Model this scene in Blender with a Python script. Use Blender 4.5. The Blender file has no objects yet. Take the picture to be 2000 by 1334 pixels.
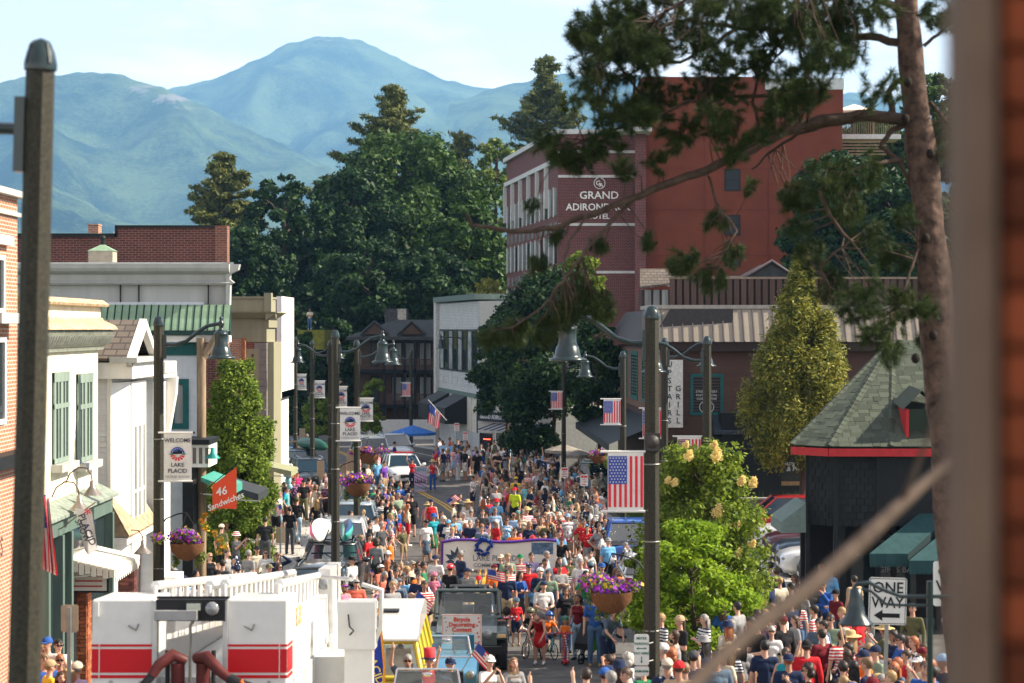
import bpy,bmesh,math,random
import numpy as np
from mathutils import Vector,Matrix,Euler,noise
from math import radians as RAD,sin,cos,pi,atan2,sqrt
random.seed(7);np.random.seed(7)
SC=bpy.context.scene
COL=SC.collection
F,CX,HY,HC=4000.0,1000.0,640.0,8.3  # focal length in photo pixels, principal column, horizon row, eye height
cd=bpy.data.cameras.new('camera');cam=bpy.data.objects.new('camera',cd);COL.objects.link(cam)
cam.location=(0,0,HC);cam.rotation_euler=(RAD(90),0,0)
cd.sensor_width=36;cd.lens=72;cd.shift_y=-27/2000
cd.clip_start=0.1;cd.clip_end=40000
cd.dof.use_dof=True;cd.dof.focus_distance=66;cd.dof.aperture_fstop=2.3
SC.camera=cam
SUN_AZ,SUN_EL=RAD(92),RAD(37)  # azimuth measured from +X's opposite: see vector below
sun_dir=Vector((cos(SUN_EL)*cos(RAD(5)),cos(SUN_EL)*sin(RAD(5)),sin(SUN_EL)))  # points to the sun: right of the street
sl=bpy.data.lights.new('sun','SUN');so=bpy.data.objects.new('sun',sl);COL.objects.link(so)
sl.energy=5.0;sl.angle=RAD(0.6);sl.color=(1.0,0.88,0.70)
so.rotation_euler=sun_dir.to_track_quat('Z','Y').to_euler()
wd=bpy.data.worlds.new('World');SC.world=wd;wd.use_nodes=True
wn=wd.node_tree;wn.nodes.clear()
def N(t,typ,**kw):
 n=t.nodes.new(typ)
 for k,v in kw.items():
  if k in n.inputs.keys():n.inputs[k].default_value=v
  else:setattr(n,k,v)
 return n
sky=N(wn,'ShaderNodeTexSky',sky_type='NISHITA',sun_disc=False,sun_elevation=SUN_EL,sun_rotation=RAD(85),altitude=550,air_density=1.0,dust_density=1.0,ozone_density=2.0)
tc=N(wn,'ShaderNodeTexCoord');mp=N(wn,'ShaderNodeMapping');mp.inputs['Scale'].default_value=(1,1,3.6)
wn.links.new(tc.outputs['Generated'],mp.inputs['Vector'])
nz=N(wn,'ShaderNodeTexNoise',Scale=5.0,Detail=7.0,Roughness=0.55)
wn.links.new(mp.outputs[0],nz.inputs['Vector'])
cr=N(wn,'ShaderNodeValToRGB');cr.color_ramp.elements[0].position=0.45;cr.color_ramp.elements[1].position=0.64
wn.links.new(nz.outputs['Fac'],cr.inputs[0])
mx=N(wn,'ShaderNodeMix',data_type='RGBA');mx.inputs['B'].default_value=(12.6,12.6,12.7,1)
sz=N(wn,'ShaderNodeSeparateXYZ');wn.links.new(tc.outputs['Generated'],sz.inputs[0])  # summer haze whitens the sky towards the horizon
mz=N(wn,'ShaderNodeMapRange');mz.inputs['From Min'].default_value=0.12;mz.inputs['From Max'].default_value=0.32;mz.inputs['To Min'].default_value=0.93;mz.inputs['To Max'].default_value=0.0;wn.links.new(sz.outputs['Z'],mz.inputs['Value'])
mm_=N(wn,'ShaderNodeMath',operation='MAXIMUM');mm_.inputs[0].default_value=0;wn.links.new(mz.outputs[0],mm_.inputs[1])
wn.links.new(mm_.outputs[0],mx.inputs['Factor']);wn.links.new(sky.outputs[0],mx.inputs['A'])
bg=N(wn,'ShaderNodeBackground',Strength=0.05);out=N(wn,'ShaderNodeOutputWorld')
m2=N(wn,'ShaderNodeMix',data_type='RGBA');m2.inputs['B'].default_value=(18.5,17.0,16.6,1);wn.links.new(cr.outputs[0],m2.inputs['Factor']);wn.links.new(mx.outputs['Result'],m2.inputs['A']);wn.links.new(m2.outputs['Result'],bg.inputs[0]);wn.links.new(bg.outputs[0],out.inputs[0])
vs=SC.view_settings;vs.view_transform='Standard';vs.look='None';vs.exposure=1.46;vs.gamma=1;vs.use_curve_mapping=False
SC.cycles.max_bounces=6;SC.cycles.diffuse_bounces=3;SC.cycles.glossy_bounces=3;SC.cycles.transmission_bounces=4;SC.cycles.transparent_max_bounces=8;SC.cycles.volume_bounces=0
SC.cycles.use_denoising=True;SC.cycles.use_adaptive_sampling=True
MATS={}
def mat(name,col,rough=0.7,metal=0.0,var=0.12,scale=6.0,bump=0.0,bscale=60.0,spec=0.22,emit=None,trans=0.0,alpha=1.0,island=0.0,col2=None,streak=False,coat=0.0):
 if name in MATS:return MATS[name]
 m=bpy.data.materials.new(name);m.use_nodes=True;t=m.node_tree
 p=t.nodes['Principled BSDF']
 p.inputs['Roughness'].default_value=rough;p.inputs['Metallic'].default_value=metal
 p.inputs['Specular IOR Level'].default_value=spec
 if coat:p.inputs['Coat Weight'].default_value=coat
 if alpha<1:p.inputs['Alpha'].default_value=alpha
 if trans:p.inputs['Transmission Weight'].default_value=trans
 c=(*col,1)
 p.inputs['Base Color'].default_value=c
 src=None
 if var>0 or col2:
  tcn=N(t,'ShaderNodeTexCoord');mpn=N(t,'ShaderNodeMapping')
  if streak:mpn.inputs['Scale'].default_value=(1,1,0.12)
  t.links.new(tcn.outputs['Object'],mpn.inputs[0])
  n=N(t,'ShaderNodeTexNoise',Scale=scale,Detail=5.0,Roughness=0.6);t.links.new(mpn.outputs[0],n.inputs['Vector'])
  r=N(t,'ShaderNodeMapRange');r.inputs['From Min'].default_value=0.3;r.inputs['From Max'].default_value=0.7
  t.links.new(n.outputs['Fac'],r.inputs['Value'])
  mxn=N(t,'ShaderNodeMix',data_type='RGBA')
  c2=col2 or tuple(x*(1+var*0.9) for x in col);c1=col if col2 else tuple(x*(1-var*1.6) for x in col)
  mxn.inputs['A'].default_value=(*c1,1);mxn.inputs['B'].default_value=(*c2,1)
  t.links.new(r.outputs[0],mxn.inputs['Factor']);src=mxn.outputs['Result']
 if island>0:
  g=N(t,'ShaderNodeNewGeometry');h=N(t,'ShaderNodeHueSaturation')
  a=N(t,'ShaderNodeMapRange');a.inputs['To Min'].default_value=1-island;a.inputs['To Max'].default_value=1+island
  t.links.new(g.outputs['Random Per Island'],a.inputs['Value']);t.links.new(a.outputs[0],h.inputs['Value'])
  if src:t.links.new(src,h.inputs['Color'])
  else:h.inputs['Color'].default_value=c
  src=h.outputs[0]
 if src:t.links.new(src,p.inputs['Base Color'])
 if bump>0:
  tcn=N(t,'ShaderNodeTexCoord')
  n=N(t,'ShaderNodeTexNoise',Scale=bscale,Detail=4.0);t.links.new(tcn.outputs['Object'],n.inputs['Vector'])
  b=N(t,'ShaderNodeBump',Strength=bump,Distance=0.02);t.links.new(n.outputs['Fac'],b.inputs['Height']);t.links.new(b.outputs[0],p.inputs['Normal'])
 if emit:p.inputs['Emission Color'].default_value=(*emit[:3],1);p.inputs['Emission Strength'].default_value=emit[3]
 MATS[name]=m;return m
def objrand(name,col,amt=0.25,**kw):
 """alike pieces differ a little in tone from one to the next (Object Info random)"""
 m=mat(name,col,**kw)
 if m.get('r'):return m
 m['r']=1;t=m.node_tree;p=t.nodes['Principled BSDF'];li=p.inputs['Base Color'].links
 h=N(t,'ShaderNodeHueSaturation');oi=N(t,'ShaderNodeObjectInfo');a=N(t,'ShaderNodeMapRange')
 a.inputs['To Min'].default_value=1-amt;a.inputs['To Max'].default_value=1+amt
 t.links.new(oi.outputs['Random'],a.inputs['Value']);t.links.new(a.outputs[0],h.inputs['Value'])
 if li:t.links.new(li[0].from_socket,h.inputs['Color'])
 else:h.inputs['Color'].default_value=(*col,1)
 t.links.new(h.outputs[0],p.inputs['Base Color']);return m
def mat_brick(name,c1,c2,mortar,bw=0.215,bh=0.075,axis='xz',ms=0.010,rough=0.85,off=0.5):
 m=bpy.data.materials.new(name);m.use_nodes=True;t=m.node_tree;p=t.nodes['Principled BSDF']
 tcn=N(t,'ShaderNodeTexCoord');sp=N(t,'ShaderNodeSeparateXYZ');cb=N(t,'ShaderNodeCombineXYZ')
 t.links.new(tcn.outputs['Object'],sp.inputs[0])
 if axis=='xz':t.links.new(sp.outputs['X'],cb.inputs['X'])
 elif axis=='yz':t.links.new(sp.outputs['Y'],cb.inputs['X'])
 else:
  ad=N(t,'ShaderNodeMath',operation='ADD');t.links.new(sp.outputs['X'],ad.inputs[0]);t.links.new(sp.outputs['Y'],ad.inputs[1]);t.links.new(ad.outputs[0],cb.inputs['X'])
 t.links.new(sp.outputs['Z'],cb.inputs['Y'])
 b=N(t,'ShaderNodeTexBrick');b.offset=off
 b.inputs['Scale'].default_value=1;b.inputs['Mortar Size'].default_value=ms;b.inputs['Brick Width'].default_value=bw;b.inputs['Row Height'].default_value=bh
 b.inputs['Color1'].default_value=(*c1,1);b.inputs['Color2'].default_value=(*c2,1);b.inputs['Mortar'].default_value=(*mortar,1);b.inputs['Bias'].default_value=0.0
 t.links.new(cb.outputs[0],b.inputs['Vector'])
 n=N(t,'ShaderNodeTexNoise',Scale=1.2,Detail=6.0,Roughness=0.7);t.links.new(tcn.outputs['Object'],n.inputs['Vector'])
 r=N(t,'ShaderNodeMapRange');r.inputs['To Min'].default_value=0.6;r.inputs['To Max'].default_value=1.4;t.links.new(n.outputs['Fac'],r.inputs['Value'])
 h=N(t,'ShaderNodeHueSaturation');t.links.new(b.outputs['Color'],h.inputs['Color']);t.links.new(r.outputs[0],h.inputs['Value'])
 t.links.new(h.outputs[0],p.inputs['Base Color']);p.inputs['Roughness'].default_value=rough
 bp=N(t,'ShaderNodeBump',Strength=0.5,Distance=0.01);bp.invert=True;t.links.new(b.outputs['Fac'],bp.inputs['Height']);t.links.new(bp.outputs[0],p.inputs['Normal'])
 MATS[name]=m;return m
def leaf_mat(name,col,col2,trans=0.35,rough=0.55,patch=1.2):
 """leaves: colour varies from leaf to leaf and in patches; light passes through a little"""
 if name in MATS:return MATS[name]
 m=bpy.data.materials.new(name);m.use_nodes=True;t=m.node_tree;p=t.nodes['Principled BSDF'];o=t.nodes['Material Output']
 g=N(t,'ShaderNodeNewGeometry');tcn=N(t,'ShaderNodeTexCoord')
 n=N(t,'ShaderNodeTexNoise',Scale=patch,Detail=3.0);t.links.new(tcn.outputs['Object'],n.inputs['Vector'])
 ad=N(t,'ShaderNodeMath',operation='ADD');t.links.new(n.outputs['Fac'],ad.inputs[0])
 ml=N(t,'ShaderNodeMath',operation='MULTIPLY');ml.inputs[1].default_value=0.7;t.links.new(g.outputs['Random Per Island'],ml.inputs[0]);t.links.new(ml.outputs[0],ad.inputs[1])
 r=N(t,'ShaderNodeMapRange');r.inputs['From Min'].default_value=0.45;r.inputs['From Max'].default_value=1.15;t.links.new(ad.outputs[0],r.inputs['Value'])
 mxn=N(t,'ShaderNodeMix',data_type='RGBA');mxn.inputs['A'].default_value=(*col,1);mxn.inputs['B'].default_value=(*col2,1)
 t.links.new(r.outputs[0],mxn.inputs['Factor']);t.links.new(mxn.outputs['Result'],p.inputs['Base Color'])
 p.inputs['Roughness'].default_value=rough;p.inputs['Specular IOR Level'].default_value=0.15
 tr=N(t,'ShaderNodeBsdfTranslucent');t.links.new(mxn.outputs['Result'],tr.inputs['Color'])
 ms=N(t,'ShaderNodeMixShader');ms.inputs[0].default_value=trans
 t.links.new(p.outputs[0],ms.inputs[1]);t.links.new(tr.outputs[0],ms.inputs[2]);t.links.new(ms.outputs[0],o.inputs['Surface'])
 MATS[name]=m;return m
class MB:
 def __init__(s):s.v=[];s.f=[];s.m=[];s.sm=[]
 def add(s,vs,fs,mi=0,smooth=False):
  b=len(s.v);s.v+=[tuple(v) for v in vs]
  for f in fs:s.f.append(tuple(i+b for i in f));s.m.append(mi);s.sm.append(smooth)
  return s
 def box(s,x0,x1,y0,y1,z0,z1,mi=0,M=None):
  x0,x1=sorted((x0,x1));y0,y1=sorted((y0,y1));z0,z1=sorted((z0,z1))
  v=[Vector(c) for c in ((x0,y0,z0),(x1,y0,z0),(x1,y1,z0),(x0,y1,z0),(x0,y0,z1),(x1,y0,z1),(x1,y1,z1),(x0,y1,z1))]
  if M:v=[M @ c for c in v]
  return s.add(v,[(0,3,2,1),(4,5,6,7),(0,1,5,4),(1,2,6,5),(2,3,7,6),(3,0,4,7)],mi)
 def slant(s,x0,x1,y0,y1,z0,z1,dl=0.0,dr=0.0,mi=0):
  return s.prism([(x0,y0),(x1,y0),(x1+dr,y1),(x0+dl,y1)],z0,z1,axis='z',mi=mi)
 def quad(s,a,b,c,d,mi=0):return s.add([a,b,c,d],[(0,1,2,3)],mi)
 def prism(s,poly,d0,d1,axis='y',mi=0,M=None,smooth=False):
  n=len(poly)
  def P(a,b,d):return Vector((a,d,b)) if axis=='y' else Vector((d,a,b)) if axis=='x' else Vector((a,b,d))
  v=[P(a,b,d0) for a,b in poly]+[P(a,b,d1) for a,b in poly]
  if M:v=[M @ c for c in v]
  s.add(v,[tuple(range(n))[::-1],tuple(range(n,2*n))],mi)
  return s.add(v,[(i,(i+1) % n,n+(i+1) % n,n+i) for i in range(n)],mi,smooth)
 def tube(s,pts,r,n=6,mi=0,cap=True,sq=1.0):
  pts=[Vector(p) for p in pts];rr=r if isinstance(r,(list,tuple)) else [r]*len(pts)
  v=[];up=None
  for i,p in enumerate(pts):
   t=(pts[min(i+1,len(pts)-1)]-pts[max(i-1,0)])
   if t.length<1e-9:t=Vector((0,0,1))
   t.normalize()
   if up is None:up=Vector((0,0,1)) if abs(t.z)<0.9 else Vector((0,1,0))
   a=t.cross(up);a=a.normalized() if a.length>1e-6 else t.orthogonal().normalized()
   b=a.cross(t).normalized();up=b
   for k in range(n):
    an=2*pi*k/n;v.append(p+a*cos(an)*rr[i]+b*sin(an)*rr[i]*sq)
  f=[(i*n+k,i*n+(k+1) % n,(i+1)*n+(k+1) % n,(i+1)*n+k) for i in range(len(pts)-1) for k in range(n)]
  s.add(v,f,mi,True)
  if cap:s.add([v[k] for k in range(n)]+[v[-n+k] for k in range(n)],[tuple(range(n))[::-1],tuple(range(n,2*n))],mi)
  return s
 def lathe(s,prof,n=16,mi=0,c=(0,0,0),M=None,sx=1,sy=1):
  v=[]
  for r,z in prof:
   for k in range(n):
    a=2*pi*k/n;p=Vector((c[0]+cos(a)*r*sx,c[1]+sin(a)*r*sy,c[2]+z));v.append(M @ p if M else p)
  f=[(i*n+k,i*n+(k+1) % n,(i+1)*n+(k+1) % n,(i+1)*n+k) for i in range(len(prof)-1) for k in range(n)]
  return s.add(v,f,mi,True)
 def ball(s,c,r,n=8,mi=0,sc=(1,1,1),M=None):
  v=[];R=n//2
  for i in range(R+1):
   th=pi*i/R
   for k in range(n):
    a=2*pi*k/n;p=Vector((c[0]+r*sc[0]*sin(th)*cos(a),c[1]+r*sc[1]*sin(th)*sin(a),c[2]+r*sc[2]*cos(th)));v.append(M @ p if M else p)
  f=[(i*n+k,(i+1)*n+k,(i+1)*n+(k+1) % n,i*n+(k+1) % n) for i in range(R) for k in range(n)]
  return s.add(v,f,mi,True)
 def mesh(s,name,mats):
  used=sorted({i for f in s.f for i in f})
  if len(used)<len(s.v):
   mp_={i:k for k,i in enumerate(used)};s.v=[s.v[i] for i in used];s.f=[tuple(mp_[i] for i in f) for f in s.f]
  me=bpy.data.meshes.new(name);me.from_pydata(s.v,[],s.f)
  for m in (mats if isinstance(mats,(list,tuple)) else [mats]):me.materials.append(m)
  me.polygons.foreach_set('material_index',s.m);me.polygons.foreach_set('use_smooth',s.sm);me.update()
  return me
 def build(s,name,mats,parent=None,loc=(0,0,0),rot=(0,0,0),**tg):
  return link(name,s.mesh(name,mats),parent,loc,rot,**tg)
def tag(o,label=None,cat=None,group=None,kind=None):
 if label:o['label']=label
 if cat:o['category']=cat
 if group:o['group']=group
 if kind:o['kind']=kind
 return o
def link(name,data,parent=None,loc=(0,0,0),rot=(0,0,0),**tg):
 o=bpy.data.objects.new(name,data);COL.objects.link(o)
 if parent:o.parent=parent
 o.location=loc;o.rotation_euler=rot if isinstance(rot,(tuple,list,Euler)) else (0,0,rot)
 return tag(o,**tg)
def thing(name,label,cat,loc=(0,0,0),rot=(0,0,0),group=None):return link(name,None,None,loc,rot,label=label,cat=cat,group=group)
def kids(o):return [c for c in bpy.data.objects if c.parent==o]
def copy_tree(o,parent=None,children=None):
 c=o.copy();COL.objects.link(c);c.parent=parent
 for ch in o.children:copy_tree(ch,c)
 return c
def fastmesh(name,V,quads,mats,mi=None):
 """big leaf meshes from numpy arrays: V (n,3), quads (m,4) or (m,3)"""
 me=bpy.data.meshes.new(name);k=quads.shape[1];m=len(quads)
 me.vertices.add(len(V));me.vertices.foreach_set('co',V.astype(np.float32).ravel())
 me.loops.add(m*k);me.loops.foreach_set('vertex_index',quads.astype(np.int32).ravel())
 me.polygons.add(m);me.polygons.foreach_set('loop_start',np.arange(0,m*k,k,dtype=np.int32));me.polygons.foreach_set('loop_total',np.full(m,k,np.int32))
 for q in mats:me.materials.append(q)
 if mi is not None:me.polygons.foreach_set('material_index',mi.astype(np.int32))
 me.update(calc_edges=True);return me
def text(s,size,m,parent,loc,rot=(RAD(90),0,0),name='lettering',align='CENTER',ext=0.004,sx=1.0,shear=0.0,track=1.0,bold=.012):
 cu=bpy.data.curves.new(name,'FONT');cu.body=s;cu.size=size;cu.align_x=align;cu.align_y='CENTER';cu.extrude=ext;cu.resolution_u=2;cu.shear=shear;cu.space_character=track
 cu.offset=size*bold
 o=bpy.data.objects.new('t',cu);COL.objects.link(o)
 me=bpy.data.meshes.new_from_object(o.evaluated_get(bpy.context.evaluated_depsgraph_get()));bpy.data.objects.remove(o);bpy.data.curves.remove(cu)
 me.materials.clear();me.materials.append(m);me.name=name
 q=link(name,me,parent,loc,rot);q.scale=(sx,1,1);return q
def gz(d):# the street climbs towards the camera
 return 0.0 if d>54 else (0.06*(50-d) if d<46 else 0.06*(54-d)**2/16.0)
def W(px,py,d):return Vector(((px-CX)/F*d,d,HC-(py-HY)/F*d))
def XD(px,d):return (px-CX)/F*d
def solve_d(py,H):# distance at which something H tall, standing on the street, tops out at row py
 d=60.0
 for _ in range(60):
  t=(HC-gz(d)-H)*F/max(py-HY,5);d+=(t-d)*0.6
 return d
def lerp(tab,d):
 for (a,x),(b,y) in zip(tab,tab[1:]):
  if d <= b:return x+(y-x)*max(0,(d-a))/(b-a)
 return tab[-1][1]
KLt=[(0,-2),(12,-2.5),(20,-5.8),(30,-6.8),(44,-7.2),(65,-7.2),(79,-7.8),(92,-9.0),(104,-10.5),(117,-12.5),(130,-14.8),(145,-18.0),(175,-25)]
KRt=[(0,1.0),(33,2.0),(50,3.9),(60,4.7),(71,5.3),(79,5.0),(92,3.9),(104,2.2),(118,0.2),(133,-3.0),(145,-7.6),(175,-15)]
KL=lambda d:lerp(KLt,d);KR=lambda d:lerp(KRt,d)
# ================================================================ SETTING: ground, road, pavements
m_asph=mat('asphalt',(0.105,0.10,0.095),0.85,var=0.25,scale=1.2,bump=0.35,bscale=180)
m_conc=mat('concrete',(0.36,0.34,0.31),0.85,var=0.18,scale=1.5,bump=0.2,bscale=80)
m_kerb=mat('kerb_stone',(0.42,0.41,0.39),0.8,var=0.15)
m_grass=mat('grass_ground',(0.05,0.085,0.02),0.95,var=0.4,scale=0.7,bump=0.8,bscale=20)
m_yel=mat('road_yellow',(0.55,0.33,0.04),0.7,var=0.3,scale=9)
m_wline=mat('road_white',(0.7,0.7,0.68),0.7,var=0.25,scale=9)
ds=list(np.arange(4,60,2.0))+list(np.arange(60,176,3.0))
def strip(name,fl,fr,dz,m,a=0,b=1e9,**tg):
 mb=MB();dd=[d for d in ds if a <= d <= b];v=[]
 for d in dd:v+=[(fl(d),d,gz(d)+dz),(fr(d),d,gz(d)+dz)]
 mb.add(v,[(2*i,2*i+1,2*i+3,2*i+2) for i in range(len(dd)-1)]);return mb.build(name,m,**tg)
mb=MB();rows=[-30,0,10,20,30,40,46,50,54,60,90,130,178,200,240,320,600,1500,3600,9000];cols=[-9000,-1500,-300,-60,-30,0,30,60,300,1500,9000]
def hill(x,d):
 z=gz(d)-0.05
 if d>178:z+=min((d-178)*0.12,9)
 return z
for d in rows:
 for x in cols:mb.v.append((x,d,hill(x,d)))
n=len(cols)
for i in range(len(rows)-1):
 for k in range(n-1):mb.f.append((i*n+k,i*n+k+1,(i+1)*n+k+1,(i+1)*n+k));mb.m.append(0);mb.sm.append(True)
mb.build('ground',m_grass,kind='structure')
strip('road',lambda d:KL(d),lambda d:KR(d),0.004,m_asph,kind='structure')
cen=lambda d:lerp([(0,-0.5),(30,-1.8),(50,-1.2),(79,-0.9),(95,-3.0),(104,-4.75),(121,-7.9),(145,-13.4),(175,-20.5)],d)
strip('centre_line',lambda d:cen(d)-0.16,lambda d:cen(d)-0.05,0.009,m_yel,kind='structure')
strip('centre_line',lambda d:cen(d)+0.05,lambda d:cen(d)+0.16,0.009,m_yel,kind='structure')
strip('parking_line',lambda d:KL(d)+2.25,lambda d:KL(d)+2.35,0.009,m_wline,kind='structure')
strip('parking_line',lambda d:KR(d)-2.35,lambda d:KR(d)-2.25,0.009,m_wline,a=60,kind='structure')
for side,name in ((-1,'kerb'),(1,'kerb')):
 K=KL if side<0 else KR;mb=MB();v=[];s=side
 for d in ds:
  z=gz(d);k=K(d);v+=[(k,d,z-0.1),(k,d,z+0.14),(k+s*0.16,d,z+0.14),(k+s*0.16,d,z-0.1)]
 q=len(ds)
 for i in range(q-1):
  for j in range(3):mb.f.append((4*i+j,4*i+j+1,4*i+j+5,4*i+j+4));mb.m.append(0);mb.sm.append(False)
 mb.v=v;mb.build(name,m_kerb,kind='structure')
def pavement(name,inner,outer,dz,slab=1.5,a=10,b=110):
 base=strip(name,lambda d:min(inner(d),outer(d)),lambda d:max(inner(d),outer(d)),dz-0.018,mat('joint',(0.16,0.15,0.14),0.9),kind='structure')
 d=a
 me=MB().box(-0.5,0.5,0.006,slab-0.006,-0.02,0).mesh('slab',objrand('slab_concrete',(0.40,0.375,0.34),0.12,rough=0.85,var=0.15,scale=2.5,bump=0.15,bscale=70))
 while d<b:
  lo,hi=sorted((inner(d+slab/2),outer(d+slab/2)));nn=max(1,int(round((hi-lo)/1.5))) if hi-lo<8 else 5;w=(hi-lo)/nn
  if w*nn>8:w=1.6
  for i in range(nn):
   o=link('slab',me,base,((lo if inner(d)>outer(d) and hi-lo<8 or inner(d)<outer(d) else lo)+w*(i+0.5),d,gz(d)+dz))
   o.scale=(w-0.012,1,1)
   o.rotation_euler=(math.atan2(gz(d+slab)-gz(d),slab),0,0)
  d+=slab
 return base
FL=lambda d:lerp([(0,-9.4),(62,-9.4),(75,-9.9),(90,-11.4),(110,-14.5),(130,-18),(175,-29)],d)
pavement('pavement',lambda d:FL(d),lambda d:KL(d)-0.16,0.135,a=42,b=112)
pavement('pavement',lambda d:KR(d)+0.16,lambda d:KR(d)+4.0,0.135,a=38,b=70)
MB().box(5.5,30,20,54.9,-.5,.10).build('pavement_yard',m_conc,kind='structure') if 0 else None
strip('paved_yard',lambda d:KR(d)+4.02,lambda d:KR(d)+14,0.12,m_asph,a=28,b=56,kind='structure')  # dark asphalt puts the shade over this yard into its colour
MB().box(9.3,40,50,84.9,-0.4,0.02).build('car_park',m_asph,kind='structure')
mb=MB().box(4.6,60,85.3,120,-0.3,1.15)
mb.build('terrace_ground',m_grass,kind='structure')
# ================================================================ mountains, far hills
m_mtn=bpy.data.materials.new('forest_slope');m_mtn.use_nodes=True;t=m_mtn.node_tree;p=t.nodes['Principled BSDF']
tcn=N(t,'ShaderNodeTexCoord');n1=N(t,'ShaderNodeTexNoise',Scale=0.07,Detail=9.0,Roughness=0.85);n2=N(t,'ShaderNodeTexNoise',Scale=0.0035,Detail=8.0,Roughness=0.65)
t.links.new(tcn.outputs['Object'],n1.inputs['Vector']);t.links.new(tcn.outputs['Object'],n2.inputs['Vector'])
ad=N(t,'ShaderNodeMath',operation='ADD');t.links.new(n1.outputs['Fac'],ad.inputs[0]);t.links.new(n2.outputs['Fac'],ad.inputs[1])
rm=N(t,'ShaderNodeValToRGB');rm.color_ramp.elements[0].position=0.44;rm.color_ramp.elements[1].position=0.57
mr=N(t,'ShaderNodeMath',operation='MULTIPLY');mr.inputs[1].default_value=0.5;t.links.new(ad.outputs[0],mr.inputs[0]);t.links.new(mr.outputs[0],rm.inputs[0])
rm.color_ramp.elements[0].color=(0.002,0.010,0.008,1);rm.color_ramp.elements[1].color=(0.12,0.17,0.07,1)
at=N(t,'ShaderNodeAttribute',attribute_name='rock');mm=N(t,'ShaderNodeMix',data_type='RGBA');mm.inputs['B'].default_value=(0.26,0.23,0.21,1)
n3=N(t,'ShaderNodeTexNoise',Scale=0.02,Detail=6.0,Roughness=0.7);t.links.new(tcn.outputs['Object'],n3.inputs['Vector'])
a3=N(t,'ShaderNodeMath',operation='ADD');t.links.new(n3.outputs['Fac'],a3.inputs[0]);t.links.new(at.outputs['Fac'],a3.inputs[1])
r3=N(t,'ShaderNodeMapRange');r3.inputs['From Min'].default_value=0.90;r3.inputs['From Max'].default_value=1.08;t.links.new(a3.outputs[0],r3.inputs['Value']);t.links.new(r3.outputs[0],mm.inputs['Factor'])
t.links.new(rm.outputs[0],mm.inputs['A']);t.links.new(mm.outputs['Result'],p.inputs['Base Color']);p.inputs['Roughness'].default_value=1;p.inputs['Specular IOR Level'].default_value=0
bp=N(t,'ShaderNodeBump',Strength=1.0,Distance=14.0);t.links.new(n1.outputs['Fac'],bp.inputs['Height']);t.links.new(bp.outputs[0],p.inputs['Normal'])
def ridge(name,tab,d0,depth,foot,rock=(),tilt=0.0,seed=0):
 """silhouette (photo columns and rows) of a mountain at distance d0, with slopes falling towards the viewer and behind"""
 xs=np.arange(tab[0][0],tab[-1][0]+1,7.0);V=[];RK=[]
 rows_=[-0.25,-0.08,0]+list(np.linspace(0.02,1,44))
 for px in xs:
  h0=HC+(HY-lerp(tab,px))/F*d0
  for t_ in rows_:
   d=d0-depth*t_;X=(px-CX)/F*d0*(1+0.0*t_)
   if t_<0:h=h0+t_*900
   else:
    f_=(1-t_)**1.25*(1-0.25*sin(pi*t_)**2);h=foot+(h0-foot)*f_
    nn=noise.fractal(Vector((X/900+seed,d/1100,1.3)),1.0,2.1,6)
    rid=1-abs(noise.noise(Vector((X/520+tilt*t_*3+seed*2,d/2600,7))))*2
    h+=(nn*230+rid*150)*min(1,t_*5)*(1-t_*0.7)*(h0-foot)/800
    h+=noise.fractal(Vector((X/90,d/90,seed)),1.0,2.0,4)*14
   V.append((X,d,h))
   rk=0
   for (rx,ry,rr,am) in rock:
    py=HY-(h-HC)/d*F;q=((px-rx)/rr[0])**2+((py-ry)/rr[1])**2;rk=max(rk,am*max(0,1-q))
   RK.append(rk)
 r_=len(rows_);nx=len(xs);q=[]
 for i in range(nx-1):
  for k in range(r_-1):q.append((i*r_+k,i*r_+k+1,(i+1)*r_+k+1,(i+1)*r_+k))
 me=fastmesh(name,np.array(V),np.array(q),[m_mtn]);me.polygons.foreach_set('use_smooth',[True]*len(q))
 at_=me.attributes.new('rock','FLOAT','POINT');at_.data.foreach_set('value',RK)
 return link(name,me,kind='structure')
ridge('mountain',[(-300,240),(100,205),(250,190),(335,172),(420,152),(500,118),(560,86),(600,73),(640,71),(690,78),(740,95),(800,123),(860,150),(920,170),(955,176),(1000,168),(1100,150),(1300,170),(1900,200),(2500,260)],9300,4200,60,
      rock=[(640,78,(70,14),0.45),(720,95,(60,12),0.4),(840,150,(40,9),0.35)],tilt=0.4,seed=1)
ridge('mountain',[(-500,240),(-200,190),(0,160),(60,152),(120,145),(180,141),(240,148),(300,166),(350,188),(400,212),(470,243),(560,290),(650,330),(760,380),(900,440),(1100,500),(1300,560),(2300,600)],6800,3300,30,
      rock=[(215,150,(60,10),0.5),(290,170,(50,12),0.6),(350,192,(45,14),0.75),(300,185,(30,12),0.5),(390,212,(30,10),0.5)],tilt=-0.5,seed=5)
ridge('mountain',[(880,200),(930,188),(960,178),(1000,164),(1060,150),(1200,140),(1400,160),(1900,230),(2400,300)],7600,3600,40,tilt=0.2,seed=9)
ridge('hill',[(-600,540),(-100,520),(150,500),(300,470),(450,460),(700,470),(1000,480),(1400,500),(2400,540)],3600,1800,10,tilt=0.2,seed=12)
hb=MB().box(-7000,7000,-45,9900,-3,1460);hm=bpy.data.materials.new('haze_air');hm.use_nodes=True;t=hm.node_tree;t.nodes.clear()
pv=N(t,'ShaderNodeVolumePrincipled');pv.inputs['Color'].default_value=(0.28,0.60,1.0,1);pv.inputs['Density'].default_value=0.0001;pv.inputs['Anisotropy'].default_value=0.1
ou=N(t,'ShaderNodeOutputMaterial');t.links.new(pv.outputs[0],ou.inputs['Volume'])
hb.build('haze',hm,kind='stuff')
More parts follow.
